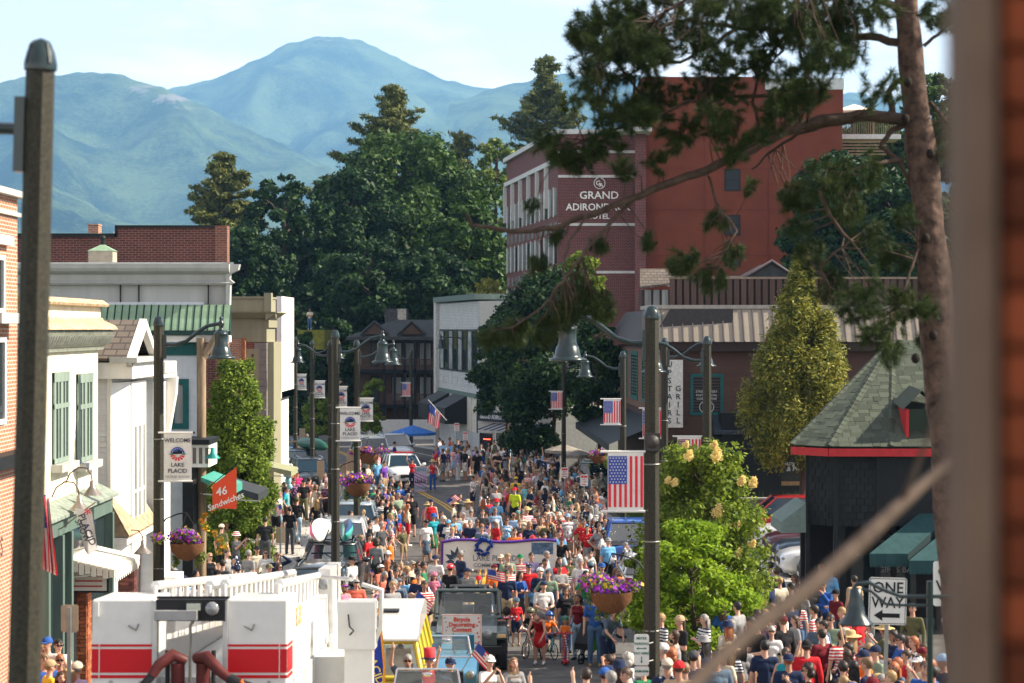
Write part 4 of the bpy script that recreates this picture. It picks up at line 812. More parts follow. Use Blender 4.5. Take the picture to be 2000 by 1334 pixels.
MB().box(-0.36,0.36,0,0.25,0,hh).build('board',mat('peeling_white',(0.62,0.62,0.58),0.8,var=0.5,scale=7,col2=(0.22,0.21,0.2)) if False else mat('peeling_white',(0.60,0.60,0.56),0.8,var=0.18,scale=9),sg)
lm=mat('faded_green_letters',(0.02,0.05,0.05),0.7)
for i,c in enumerate('UPSTAIRS'):text(c,0.33,lm,sg,(-0.2,-0.01,hh-0.2-i*0.335))
for i,c in enumerate('GRILL'):text(c,0.33,lm,sg,(0.16,-0.01,hh-1.2-i*0.335))
# ================================================================ TREES
def leafcloud(cl,n,size,flat=0.5,up=0.35,squash=0.55,shape='leaf',rng=None):
 """n leaves spread over clumps cl [(centre, radius)], denser towards each clump's skin"""
 rng=rng or np.random.default_rng(len(cl)+n)
 C=np.array([c for c,r in cl],float);R=np.array([r for c,r in cl],float)
 R=R if R.ndim==2 else np.repeat(R[:,None],3,1)
 w=(R[:,0]*R[:,2]);k=rng.choice(len(C),n,p=w/w.sum())
 d=rng.normal(size=(n,3));d /= np.linalg.norm(d,axis=1)[:,None]
 rad=rng.random(n)**(1/3.2)*(1+0.16*rng.normal(size=n))
 P=C[k]+d*rad[:,None]*R[k]
 nrm=d*flat+rng.normal(size=(n,3))*0.55+np.array([0,0,up]);nrm /= np.linalg.norm(nrm,axis=1)[:,None]
 a=np.cross(nrm,rng.normal(size=(n,3)));a /= np.linalg.norm(a,axis=1)[:,None];b=np.cross(nrm,a)
 s=size*(0.6+0.8*rng.random(n))[:,None]
 if shape=='leaf':
  V=np.stack([P-a*s,P-b*s*squash-nrm*s*0.12,P+a*s,P+b*s*squash-nrm*s*0.12],1).reshape(-1,3)
 else:
  V=np.stack([P-a*s*0.5,P-b*s*0.35,P+a*s*1.5+nrm*s*0.2,P+b*s*0.35],1).reshape(-1,3)
 return V,np.arange(4*n).reshape(n,4)
def crown_clumps(h0,h1,rad,n,rng,prof,lump=0.30,ysq=1.0,zs=0.8):
 out=[]
 for i in range(n):
  t=rng.random();a=rng.random()*2*pi;r=prof(t)*rad;q=sqrt(rng.random()*0.75+0.25)
  c=(r*q*cos(a),r*q*sin(a)*ysq,h0+(h1-h0)*t);s=rad*lump*(0.6+0.8*rng.random())*(0.5+0.5*prof(t))
  out.append((c,(s,s*ysq,s*zs)))
 return out
def limbs(mb,base,tips,r,rng,sag=0.0):
 for t in tips:
  t=Vector(t);m=base.lerp(t,0.5)+Vector((rng.normal()*0.05*(t-base).length,rng.normal()*0.05*(t-base).length,(t-base).length*0.08-sag));mb.tube([base,m,t],[r,r*0.6,r*0.15],5)
m_bark=mat('bark',(0.085,0.06,0.045),0.95,var=0.35,scale=5,streak=True,bump=0.8,bscale=25)
def tree(name,label,px,d,ytop,ybot,halfw,lm,n,size,seed,prof=None,lump=0.30,nc=60,z0=None,cat='tree',flat=0.6,up=0.35,base=None,group=None,ysq=1.0,trunk=0.3,zs=0.8,squash=0.55):
 rng=np.random.default_rng(seed);s=F/d
 prof=prof or (lambda t:sqrt(max(0.02,1-(2*t-0.75)**2/1.6)) if t>0.1 else 0.75)
 zt=HC-(ytop-HY)/s;zb=HC-(ybot-HY)/s;zg=gz(d) if z0 is None else z0
 o=thing(name,label,cat,(XD(px,d),d,zg),group=group)
 cl=crown_clumps(zb-zg,zt-zg-halfw/s*lump*0.3,halfw/s,nc,rng,prof,lump,ysq,zs)
 q_=1.5 if d>150 else 1;V,Q=leafcloud(cl,int(n*q_),size/q_**.6,flat,up,squash,rng=rng)
 link('crown',fastmesh('crown',V,Q,[lm]),o)
 mb=MB();H=zt-zg;r=trunk;mb.tube([(0,0,-0.3),(0.02*H,0,H*0.3),(0,0.01*H,H*0.6),(0,0,H*0.9)],[r,r*0.75,r*0.5,r*0.12],8)
 for c,q in cl[::max(1,nc//22)]:limbs(mb,Vector((0,0,max(0.1,min(c[2]-0.5*abs(c[0]),H*0.8)))),[c],r*0.3,rng)
 mb.build('trunk',m_bark,o);return o
Lm_maple=leaf_mat('maple_leaves',(0.012,0.032,0.008),(0.060,0.115,0.018),0.2,patch=0.25)
Lm_dark=leaf_mat('dark_leaves',(0.006,0.020,0.008),(0.030,0.068,0.016),0.15,patch=0.3)
Lm_pale=leaf_mat('pale_leaves',(0.06,0.11,0.022),(0.20,0.26,0.055),0.3,patch=0.4)
Lm_cedar=leaf_mat('cedar_leaves',(0.060,0.09,0.016),(0.30,0.28,0.05),0.3,patch=1.6)
Lm_vine=leaf_mat('vine_leaves',(0.05,0.10,0.012),(0.20,0.27,0.035),0.3,patch=1.5)
Lm_pine=leaf_mat('pine_needles_far',(0.030,0.052,0.014),(0.17,0.18,0.05),0.2,patch=0.35)
Lm_lil=leaf_mat('lilac_leaves',(0.05,0.095,0.012),(0.23,0.30,0.035),0.4,patch=2.0)
Lm_lil2=leaf_mat('maple_yellow_green',(0.10,0.20,0.012),(0.30,0.42,0.03),0.45,patch=2.0)
bg_=[('maple_tree','broad dark maple, the largest crown of the tree bank',800,205,262,640,190,Lm_maple,42000,0.34,3),
 ('maple_tree','rounded dark maple in front of the tall pine, left of the largest crown',690,196,330,650,115,Lm_dark,22000,0.32,4),
 ('maple_tree','open-crowned maple with sky showing through its branches',555,190,340,640,95,Lm_dark,11000,0.32,5),
 ('maple_tree','low dark maple behind the stepped brick parapet',480,186,440,700,90,Lm_dark,16000,0.32,6),
 ('maple_tree','dark green maple beside the red brick hotel',915,192,400,640,90,Lm_maple,16000,0.32,8),
 ('maple_tree','shaded maple above the timber chalet roof',720,182,470,650,100,Lm_dark,15000,0.30,9),
 ('maple_tree','shaded maple between chalet and white brick building',850,182,490,650,90,Lm_dark,14000,0.30,10),
 ('ash_tree','pale yellow-green tree at the left edge of the brick hotel',968,230,270,560,62,Lm_pale,13000,0.30,11),
 ('maple_tree','dark tree at the foot of the tree bank by the olive cornice',585,178,590,850,62,Lm_dark,13000,0.26,12),
 ('maple_tree','shaded tree mass behind the hanging white banners',650,176,620,850,70,Lm_dark,12000,0.26,13),
 ('ash_tree','sunlit tree behind the roof terrace of the orange tower',1700,165,215,560,100,Lm_maple,17000,0.30,14),
 ('ash_tree','tall sunlit tree right of the red pine trunk',1830,160,140,560,90,Lm_maple,17000,0.28,15),
 ('maple_tree','dark tree filling the slope behind the board fence',1640,135,300,560,110,Lm_dark,22000,0.22,16),
 ('maple_tree','dark tree behind the red pine trunk above the fence',1760,130,330,620,110,Lm_dark,18000,0.22,17),
 ('small_tree','small olive tree by the corner of the white brick building',955,150,545,650,38,Lm_cedar,5000,0.16,18)]
for nm,lb,px,d,yt,yb,hw,lm,n,sz,sd in bg_:tree(nm,lb,px,d,yt,yb,hw,lm,n,sz,sd,nc=230 if n>15000 else 110,lump=0.19,z0=hill(0,d) if d>178 else 0.0,trunk=0.45)
def pine(label,px,d,yt,yb,hw,n,seed,z0=0,tall=True,lean=0,dens=1.0):
 """white pine: whorls of long branches, each carrying a line of needle plumes, ragged outline"""
 rng=np.random.default_rng(seed);s=F/d;H=HC-(yt-HY)/s-z0;hb=HC-(yb-HY)/s-z0;Rm=hw/s
 o=thing('pine_tree',label,'tree',(XD(px,d),d,z0));tb=MB().tube([(0,0,-0.5),(0,0,H*0.5),(0,0,H)],[0.5,0.3,0.05],8);cl=[]
 z=hb
 while z<H-0.3:
  t=(z-hb)/(H-hb);R=Rm*(1-t)**0.95*(0.5+0.75*rng.random())+0.35
  for k in range(6):
   a=rng.random()*2*pi;L=R*(0.4+0.75*rng.random());lift=0.15+0.75*t*rng.random()+0.2*rng.random();tip=Vector((cos(a)*L,sin(a)*L,z+L*lift))
   tb.tube([(0,0,z),Vector((cos(a)*L*0.5,sin(a)*L*0.5,z+L*lift*0.35)),tip],[0.10,0.06,0.02],4)
   m=max(2,int(L/0.7))
   for j in range(m):
    u=0.35+0.65*(j+0.5)/m;w=0.42*(1.1-0.4*u)+0.10
    cl.append(((cos(a)*L*u+rng.normal()*0.25,sin(a)*L*u+rng.normal()*0.25,z+L*lift*u**1.3+0.15),(w*1.5,w*1.5,w*0.6)))
  z+=0.55+0.3*rng.random()
 for j in range(6):cl.append(((rng.normal()*0.15,rng.normal()*0.15,H-0.3*j),(0.25,0.25,0.4)))
 V,Q=leafcloud(cl,n,0.25,0.7,0.5,0.28,shape='needle',rng=rng);link('crown',fastmesh('crown',V,Q,[Lm_pine]),o);tb.build('trunk',m_bark,o);return o
pine('tallest white pine rising out of the centre of the tree bank',765,214,172,430,165,48000,21,z0=4)
pine('white pine at the left end of the tree bank',437,205,306,490,105,26000,22,z0=4)
pine('white pine behind the flat roof of the brick hotel',1068,240,112,380,135,36000,23,z0=7)
pine('slender pine top behind the largest maple crown',900,240,260,420,60,11000,24,z0=7)
tree('cedar_tree','golden-green cedar with pointed top between the grill sign and the pavilion',1565,80,505,900,118,Lm_cedar,52000,0.09,31,prof=lambda t:min(1.0,0.55+t*2.2) if t<0.25 else (1.0-(t-0.25)*1.28 if t<0.9 else 0.17-(t-0.9)*1.2),lump=0.19,nc=230,z0=1.2,flat=0.5,up=0.7,trunk=0.16,zs=1.7,squash=0.4)
tree('vine_tree','lush yellow-green columnar tree against the left house fronts',466,70,708,1095,64,Lm_vine,70000,0.062,32,prof=lambda t:1.0-0.2*t if t<0.8 else 0.84-(t-0.8)*1.9,lump=0.27,nc=220,z0=0.14,flat=0.5,up=0.6,trunk=0.04,zs=1.1)
tree('street_tree','dark leafy street tree shading the restaurant front',1075,112,520,810,112,Lm_dark,40000,0.13,33,lump=0.26,nc=130,z0=0.14,trunk=0.14)
tree('street_tree','dark street tree left of the leafy one, over the sign board',985,118,600,800,55,Lm_dark,14000,0.13,34,lump=0.28,nc=60,z0=0.14,trunk=0.12)
tree('street_tree','shaded street tree touching the side of the grill building',1165,104,600,820,50,Lm_dark,15000,0.12,35,lump=0.28,nc=60,z0=0.14,trunk=0.12)
tree('street_tree','yellow-green sapling in front of the hotel brick wall',1135,128,488,660,48,Lm_lil,11000,0.13,36,lump=0.24,nc=60,z0=0.14,trunk=0.12)
tree('bush','dark bush under the street trees by the parasols',1040,112,830,880,60,Lm_dark,9000,0.10,37,nc=40,trunk=0.05,cat='bush')
tree('bush','leafy shrub behind the hanging banners on the left',730,140,735,850,26,Lm_vine,5000,0.10,38,nc=30,trunk=0.05,cat='bush')
tree('bush','round shrub below the chalet balconies',620,150,770,860,32,Lm_vine,6000,0.11,39,nc=30,trunk=0.05,cat='bush')
tree('conifer','young dark conifer at the bend beside the chalet',600,160,640,860,55,Lm_dark,12000,0.18,40,prof=lambda t:1.05-t,nc=80,trunk=0.12)
o=tree('lilac_tree','bright green lilac tree with pale yellow blossom beside the flag lamp post',1375,50,872,1265,122,Lm_lil,34000,0.060,41,prof=lambda t:1.0 if t<0.6 else 1.05-(t-0.6)*1.5,lump=0.26,nc=150,z0=0.14,flat=0.45,up=0.5,trunk=0.07,zs=0.9,squash=0.62)
rng=np.random.default_rng(5);m_bl=leaf_mat('yellow_blossom',(0.75,0.52,0.14),(0.95,0.82,0.42),0.35,patch=6)
for px,py,r in ((1346,893,10),(1400,893,12),(1395,872,7),(1450,942,9),(1472,945,9),(1402,1002,12),(1440,1026,7),(1470,1065,7),(1420,1085,8),(1442,1082,7),(1318,945,7),(1305,940,6),(1340,870,6)):
 d=48.6;c=W(px,py,d)-o.location;V,Q=leafcloud([((c.x,c.y+0.15,c.z),(r/82,r/82,r/90)),((c.x+0.03,c.y+0.1,c.z+r/100),(r/130,r/130,r/110))],420,0.022,0.6,0.3,0.7,rng=rng);link('blossom',fastmesh('blossom',V,Q,[m_bl]),o)
tree('young_maple','yellow-green young maple overlapping the front of the lilac',1350,47,1010,1290,102,Lm_lil2,20000,0.062,42,lump=0.30,nc=75,z0=0.2,flat=0.3,up=0.7,trunk=0.06,zs=0.6)
tree('young_maple','low maple sapling with leaves hanging left of the lamp post',1240,51,1070,1230,32,Lm_lil,3500,0.055,43,lump=0.35,nc=20,z0=0.1,trunk=0.04)
rng=np.random.default_rng(9);n=2600;P=np.stack([rng.uniform(6.5,13,n),rng.uniform(84.4,87,n)*1.0,np.full(n,1.15)],1);hgt=rng.uniform(0.1,0.5,n);dx=rng.normal(size=(n,2))*0.12
V=np.stack([P-np.array([0.02,0,0]),P+np.array([0.02,0,0]),P+np.stack([dx[:,0],dx[:,1],hgt],1)],1).reshape(-1,3)
link('weeds',fastmesh('weeds',V,np.arange(3*n).reshape(n,3),[Lm_vine]),kind='stuff')
PD=23.0;s_=F/PD
o=thing('red_pine','tall red pine with scaly trunk and drooping needle tufts in the right foreground','tree',(XD(1880,PD),PD,gz(PD)-0.5))
m_pbark=mat('red_pine_bark',(0.022,0.015,0.013),0.95,var=0.35,scale=7.5,bump=1.0,bscale=11,col2=(0.16,0.10,0.078))
def PW(px,py,dd=0.0):return W(px,py,PD+dd)-o.location
tr_=[(1905,1500,57),(1880,1180,55),(1855,900,50),(1842,760,47),(1828,600,44),(1812,420,40),(1795,260,37),(1780,120,33),(1770,0,30),(1764,-160,27),(1762,-420,22)]
pts=[PW(x,y) for x,y,w in tr_];tm=MB();
fine=[];fr=[]
for i in range(len(pts)-1):
 for k in range(6):t=k/6;fine.append(pts[i].lerp(pts[i+1],t));fr.append((tr_[i][2]*(1-t)+tr_[i+1][2]*t)/s_*0.82*0.9)
tm.tube(fine,fr,20)
me=tm.mesh('trunk',m_pbark)
for v in me.vertices:
 c=v.co;q=noise.fractal(Vector((c.x*5,c.y*5,c.z*1.6)),1,2,3);v.co=c+Vector((q*0.035,q*0.02,0))
link('trunk',me,o)
for x,y in ((1830,300),(1785,160),(1820,465),(1850,620),(1835,655),(1780,232),(1800,700)):MB().ball(PW(x-12,y,-0.2),0.05,8,sc=(1,0.8,1.2)).build('knot',mat('dark_knot',(0.02,0.014,0.012),0.9),o)
m_br=mat('pine_branch_bark',(0.075,0.05,0.038),0.9,var=0.3,scale=9,bump=0.6,bscale=30)
rngp=random.Random(11)
skel=[]  # all branch points, used to hang the twigs on
def branch(pp,r0,r1,dd=(0,0)):
 P=[Vector(PW(x,y,dd[0]+(dd[1]-dd[0])*i/(len(pp)-1))) for i,(x,y) in enumerate(pp)]
 Q=[]
 for i in range(len(P)-1):
  for k in range(4):t=k/4;Q.append(P[i].lerp(P[i+1],t)+Vector((rngp.uniform(-1,1),rngp.uniform(-1,1),rngp.uniform(-1,1)))*0.012)
 Q.append(P[-1]);n=len(Q);MB().tube(Q,[(r0+(r1-r0)*i/(n-1))/s_ for i in range(n)],7).build('branch',m_br,o);skel.extend(Q)
branch([(1775,236),(1700,226),(1620,232),(1560,246),(1500,272),(1440,305),(1380,332),(1300,362),(1240,385),(1150,420),(1080,445),(1010,452),(960,445),(922,440),(912,418)],13,2.5,(0,-1.2))
branch([(1775,240),(1740,255),(1720,285),(1760,320),(1775,360),(1800,400),(1820,430)],6,3)
branch([(1760,310),(1700,320),(1640,340),(1600,370)],5,2,(0,-1))
branch([(1690,228),(1600,250),(1560,262),(1500,300),(1470,330)],5,2,(-.2,.5))
branch([(1745,235),(1735,180),(1750,160),(1775,150)],7,5)
branch([(1775,90),(1700,70),(1620,72),(1540,60),(1440,55),(1350,40),(1260,55),(1180,70)],9,2,(0,.9))
branch([(1775,20),(1690,-10),(1600,-20),(1500,-20),(1400,-20)],8,3,(0,-1))
branch([(1600,110),(1560,170),(1500,185),(1430,190),(1340,200),(1260,240),(1180,260),(1100,290)],5,1.6,(.5,-.5))
branch([(1540,60),(1500,110),(1430,150),(1390,200),(1330,260)],4.5,1.6,(.6,0))
branch([(1440,55),(1390,90),(1330,120),(1260,130),(1190,160)],4.5,1.6,(.6,0))
branch([(1490,270),(1470,200),(1480,150),(1530,100)],4,2)
branch([(1240,385),(1180,450),(1150,480),(1120,520),(1090,560),(1060,600),(1000,640)],4.5,1.5,(-.6,-1.3))
branch([(1150,420),(1110,470),(1100,530),(1120,580)],3,1.2,(-.8,-1.4))
branch([(1380,332),(1400,400),(1440,450),(1400,520)],3,1.2,(-.3,-.9))
branch([(1600,370),(1620,420),(1660,470),(1600,520),(1620,560)],4,1.4,(-1,-.6))
branch([(1820,430),(1800,470),(1780,520),(1760,580),(1740,640)],4,1.4,(0,-.5))
branch([(1830,560),(1870,500),(1890,450)],4,2);branch([(1815,200),(1850,240),(1880,290)],5,2);branch([(1805,90),(1840,60),(1870,40)],4,2);branch([(1855,400),(1880,430),(1895,470)],5,3)
branch([(1240,150),(1230,230),(1280,250),(1350,280)],3,1.2,(.3,0));branch([(1380,-20),(1300,20),(1240,100),(1150,130)],4,1.4,(-.6,.4))
branch([(1190,100),(1250,180),(1310,230),(1380,250),(1450,240)],3,1.2,(.4,.2));branch([(1560,100),(1590,180),(1620,200)],3,1.2,(.4,.2))
clumps=[(1180,55,62,38),(1250,110,70,40),(1160,140,50,20),(1340,55,75,36),(1290,190,55,24),(1410,110,62,28),(1490,60,60,26),(1560,40,60,24),(1610,15,60,24),(1700,10,50,14),(1235,220,45,17),(1085,290,36,14),(1130,315,36,15),(1060,272,20,5),(1190,262,45,16),(1330,262,50,17),(1400,222,45,12),(1370,165,50,15),(1650,45,50,14),(1620,105,38,9),(1430,298,36,9),(1240,20,50,24),(1420,10,60,26),(1130,80,26,8),
 (1050,515,18,5),(1090,455,20,5),(1172,478,20,6),(1155,588,38,20),(1100,612,36,18),(1005,642,38,17),(955,660,24,8),(1062,645,36,16),(1268,470,18,5),(1340,512,36,13),(1385,540,38,13),(1430,498,28,8),(1400,425,28,7),(1130,560,30,10),(1175,610,26,8),(1040,400,16,3),
 (1555,382,36,12),(1620,352,40,12),(1652,405,40,13),(1690,335,36,8),(1585,500,34,10),(1700,465,36,8),(1740,505,36,9),(1620,560,38,12),(1672,600,38,12),(1722,640,40,13),(1762,595,30,8),(1770,430,26,5),(1700,560,34,8),(1740,690,26,5),(1800,600,26,6),(1820,660,22,5),(1560,440,24,5),
 (1825,15,36,9),(1862,40,26,6),(1850,245,34,9),(1868,290,24,6),(1880,180,22,5),(1480,130,36,8),(1540,150,30,6),(1500,220,24,4),(1590,180,24,4),(1470,370,18,3),(1220,330,26,6),(1280,320,26,5),(1160,290,30,8),(1120,200,24,5)]
clumps+=[(rngp.uniform(1130,1720),rngp.uniform(-5,235)*(1-0.0),rngp.uniform(26,46),9) for _ in range(34)]+[(rngp.uniform(1420,1560),rngp.uniform(250,330),24,4) for _ in range(4)]
tuft_m=leaf_mat('pine_needles',(0.008,0.024,0.012),(0.06,0.085,0.02),0.18,patch=1.8)
tw=MB();NV=[];rr=np.random.default_rng(17)
for (cx,cy,r,n) in clumps:
 n=int(n*(2.3 if cx<1500 else 3.2));r *= 1.0 if cx<1500 else 1.15
 c=PW(cx,cy,rr.uniform(-1.2,0.4));best=sorted(skel,key=lambda q:(q-c).length)[:3]
 for i in range(n):
  dv=Vector(rr.normal(size=3));dv.normalize();tip=c+Vector((dv.x*r/s_,dv.y*r/s_*1.3,dv.z*r/s_*0.85))*(rr.random()**0.45)
  if i % 6==0:b0=best[i//6 % 3];mid=b0.lerp(tip,0.55)+Vector(rr.normal(size=3))*0.05;tw.tube([b0,mid,tip],[0.009,0.006,0.003],4,cap=False)
  ax=(tip-best[0]).normalized() if (tip-best[0]).length>0.1 else dv
  ax=(ax*0.6+Vector((0,0,-0.15))+Vector(rr.normal(size=3))*0.35).normalized()
  k=105;dd=rr.normal(size=(k,3));dd /= np.linalg.norm(dd,axis=1)[:,None];A=np.array(ax);dd=dd*0.75+A*0.75;dd /= np.linalg.norm(dd,axis=1)[:,None]
  base=np.array(tip)+A*rr.uniform(-0.07,0.06,(k,1));L=rr.uniform(0.07,0.125,(k,1));side=np.cross(dd,rr.normal(size=(k,3)));side /= np.linalg.norm(side,axis=1)[:,None]
  NV.append(np.stack([base-side*0.0028,base+side*0.0028,base+dd*L],1).reshape(-1,3))
V=np.concatenate(NV);link('needles',fastmesh('needles',V,np.arange(len(V)).reshape(-1,3),[tuft_m]),o,kind='stuff');tw.build('twigs',m_br,o,kind='stuff')
bw=thing('brick_column','blurred orange brick column with grey trim post at the right edge','column',(0.611,2.6,2.8))
MB().box(-0.040,0.0,-0.02,0.1,-0.2,7.5).build('trim_post',mat('grey_trim',(0.15,0.095,0.07),0.8,var=0.1),bw)
MB().box(0.005,0.6,0.03,0.3,-0.2,7.5).build('core',mat('dark_mortar',(.11,.035,.02),.9),bw)
courses(bw,'brick',unit(objrand('column_brick',(0.15,0.034,0.013),0.6,rough=0.85,var=0.2),0.06),0.004,0.45,4.2,6.9,0.21,0.075,y=0.0)
bb=thing('bare_branch','thick blurred bare branch slanting across the lower right foreground','branch',(W(1340,1380,4.2).x-0.5,4.2,gz(4.2)))
P=[(-0.1,0,0)]+[tuple(W(x,y,4.2+0.25*i)-bb.location) for i,(x,y) in enumerate(((1180,1560),(1290,1400),(1380,1310),(1480,1222),(1580,1150),(1680,1060),(1760,985),(1850,905),(1960,830)))]
MB().tube(P,[0.034,0.026,0.020,0.019,0.021,0.023,0.022,0.019,0.014,0.008],10).ball(P[6],0.028).build('stem',mat('bare_bark',(0.065,0.045,0.034),0.9,var=0.3,scale=14),bb)
MB().tube([P[7],Vector(P[7])+Vector((0.12,0,0.30)),Vector(P[7])+Vector((0.25,0.02,0.34))],[0.009,0.006,0.003],6).build('twig',MATS['bare_bark'],bb)
# ================================================================ STREET FURNITURE
m_pole=mat('pole_aggregate',(0.008,0.009,0.009),0.6,var=0.45,scale=40,col2=(0.052,0.047,0.03),bump=0.3,bscale=120)
m_lgreen=mat('lamp_green_enamel',(0.004,0.018,0.020),0.3,var=0.08,spec=0.5,coat=0.15)
m_steel=mat('steel_band',(0.3,0.3,0.28),0.5,0.8,var=0)
bell_prof=[(0.0,0.36),(0.03,0.35),(0.045,0.31),(0.03,0.27),(0.06,0.24),(0.075,0.19),(0.05,0.13),(0.045,0.09),(0.09,0.05),(0.145,0.0),(0.155,-0.02),(0.15,-0.04),(0.15,-0.24),(0.165,-0.27),(0.16,-0.29),(0.19,-0.33),(0.225,-0.47),(0.23,-0.50),(0.31,-0.525),(0.315,-0.56),(0.29,-0.565),(0.2,-0.52),(0.1,-0.4)]
_bell=MB().lathe(bell_prof,20).mesh('bell_shade',m_lgreen)
def lamp(px,d,ytop,side,label,X=None,reach=1.35,r=0.115,box=False,arm2=None,drop=0.55):
 z0=gz(d)+0.1;x=XD(px,d);H=HC-(ytop-HY)/F*d-z0
 o=thing('street_lamp',label,'lamp post',(x,d,z0),group='tall bell lamps along the street')
 pb=MB();pb.tube([(0,0,0),(0,0,H-0.12)],[r*1.15,r*0.95],8)
 pb.sm=[False]*len(pb.sm);pb.build('pole',m_pole,o,rot=(0,0,RAD(22.5)))
 MB().lathe([(r*1.1,H-0.14),(r*1.12,H-0.10),(r*0.95,H-0.02),(r*0.6,H+0.06),(0.0,H+0.085)],12).build('cap',m_lgreen,o)
 for k in range(4):a=pi/4+k*pi/2;MB().tube([(r*1.1*cos(a),r*1.1*sin(a),H-0.1),(r*0.7*cos(a),r*0.7*sin(a),H+0.04)],0.015,4).build('cap_fin',m_lgreen,o)
 for s_,dz in ([(side,0)]+([(arm2,0)] if arm2 else [])):
  zb=H-drop;pts=[(s_*0.1,0,zb),(s_*0.35,0,zb),(s_*0.6,0,zb+0.08),(s_*0.85,0,zb+0.28),(s_*1.05,0,zb+0.41),(s_*(reach-0.1),0,zb+0.45),(s_*reach,0,zb+0.45)]
  MB().tube(pts,0.042,8).build('arm',m_lgreen,o)
  MB().box(s_*0.09,s_*0.16,-0.06,0.06,zb-0.3,zb+0.22).build('bracket',m_lgreen,o)
  b=link('bell',_bell,o,(s_*reach,0,zb+0.45-0.19));MB().ball((0.0,0,-0.42),0.1,8).build('bulb',mat('milky_lens',(0.5,0.5,0.45),0.3),b)
 for k,z in enumerate((H-2.6,H-3.9,H-5.4) if d>20 else ()):
  MB().lathe([(r*1.11,z),(r*1.13,z),(r*1.13,z+0.02),(r*1.11,z+0.02)],8).build('steel_band',m_steel,o)
 if box:MB().lathe([(0.0,-0.02),(0.05,-0.02),(0.07,0.02),(0.11,0.03),(0.11,0.1)],14,M=Matrix.Translation((0.0,-r-0.1,H-2.2)) @ Matrix.Rotation(RAD(-90),4,'X')).box(-0.13,0.13,-r-0.05,0,H-2.36,H-2.06).build('camera_box',mat('camera_housing',(0.05,0.045,0.045),0.5),o)
 return o
m_wcl=mat('white_banner_cloth',(0.68,0.67,0.64),0.8,var=0.08,scale=4);m_red=mat('flag_red',(0.62,0.03,0.05),0.8,var=0);m_blu=mat('flag_blue',(0.04,0.07,0.30),0.8,var=0);m_ink=mat('banner_ink',(0.05,0.05,0.07),0.7,var=0)
def star(mb,cx,cz,r,y=0,n=5,mi=0):
 v=[(cx+(r if k % 2==0 else r*0.42)*sin(pi*k/5),y,cz+(r if k % 2==0 else r*0.42)*cos(pi*k/5)) for k in range(10)]
 mb.add(v+[(cx,y,cz)],[(10,(k+1) % 10,k) for k in range(10)],mi)
def wave(w,h,nx,nz,amp,ph=0.0):
 v=[]
 for j in range(nz+1):
  for i in range(nx+1):
   u,t=i/nx,j/nz;v.append((w*u,amp*sin(u*5+t*3+ph)*(0.3+u),-h*t))
 return v,[(j*(nx+1)+i,(j+1)*(nx+1)+i,(j+1)*(nx+1)+i+1,j*(nx+1)+i+1) for j in range(nz) for i in range(nx)]
def banner_frame(o,w,h):
 MB().tube([(-0.12,0,0.0),(w+0.03,0,0.0)],0.022,6).build('rod',m_wcl,o);MB().tube([(-0.12,0,-h),(w+0.03,0,-h)],0.022,6).build('rod',m_wcl,o);MB().ball((w+0.05,0,0),0.03,6).ball((w+0.05,0,-h),0.03,6).build('knob',m_black,o)
def lp_banner(px,py,d,label,w=0.60,h=1.05,y=None):
 p=W(px,py,d);o=thing('banner',label,'banner',(p.x,d,p.z),group='white welcome banners on the lamp posts');banner_frame(o,w,h)
 v,f_=wave(w,h,6,8,0.01);MB().add(v,f_,0,True).build('cloth',m_wcl,o)
 text('WELCOME',0.125,m_ink,o,(w/2,-0.025,-0.17),sx=0.95,ext=0.002);text('LAKE',0.125,m_ink,o,(w/2,-0.025,-h*0.665),ext=0.002);text('PLACID',0.125,m_ink,o,(w/2,-0.025,-h*0.79),ext=0.002);text('HORSE SHOW',0.08,mat('pale_ink',(0.3,0.3,0.32),0.7,var=0),o,(w/2,-0.025,-h*0.91),ext=0.002)
 e=MB();c=(w/2,-h*0.44);R0=0.155
 e.add([(c[0],-0.024,c[1])]+[(c[0]+R0*cos(pi*k/12),-0.024,c[1]+R0*sin(pi*k/12)) for k in range(13)],[(0,k+1,k+2) for k in range(12)],0)
 for k in range(6):
  a0=pi+pi*(k+0.12)/6;a1=pi+pi*(k+0.75)/6;r0_,r1_=0.05,0.13
  e.add([(c[0]+r0_*cos(a0)*1.1,-0.024,c[1]-0.02+r0_*sin(a0)),(c[0]+r1_*cos(a0)*1.2,-0.024,c[1]-0.02+r1_*sin(a0)),(c[0]+r1_*cos(a1)*1.2,-0.024,c[1]-0.02+r1_*sin(a1)),(c[0]+r0_*cos(a1)*1.1,-0.024,c[1]-0.02+r0_*sin(a1))],[(0,1,2,3)],1)
 for k in range(9):a=pi*(k+0.5)/9;star(e,c[0]+0.12*cos(a),c[1]+0.12*sin(a),0.014,-0.028,mi=2)
 hs=[(-0.12,0.0),(-0.10,0.04),(-0.05,0.055),(0.0,0.05),(0.02,0.10),(0.045,0.105),(0.05,0.075),(0.10,0.07),(0.115,0.04),(0.08,0.035),(0.10,0.0),(0.06,0.015),(0.0,0.0),(-0.06,0.0)]
 e.add([(c[0]+x,-0.030,c[1]+z) for x,z in hs]+[(c[0],-0.030,c[1]+0.035)],[(14,(i+1) % 14,i)[::-1] for i in range(14)],3)
 e.add([(c[0]-0.21,-0.026,c[1]+0.0),(c[0]-0.1,-0.026,c[1]-0.025),(c[0]-0.1,-0.026,c[1]+0.012),(c[0]+0.21,-0.026,c[1]+0.0),(c[0]+0.1,-0.026,c[1]-0.025),(c[0]+0.1,-0.026,c[1]+0.012)],[(0,1,2),(5,4,3)],4)
 e.build('emblem',[m_blu,m_red,m_wcl,m_black,mat('leaf_print',(0.03,0.2,0.1),0.7,var=0)],o);return o
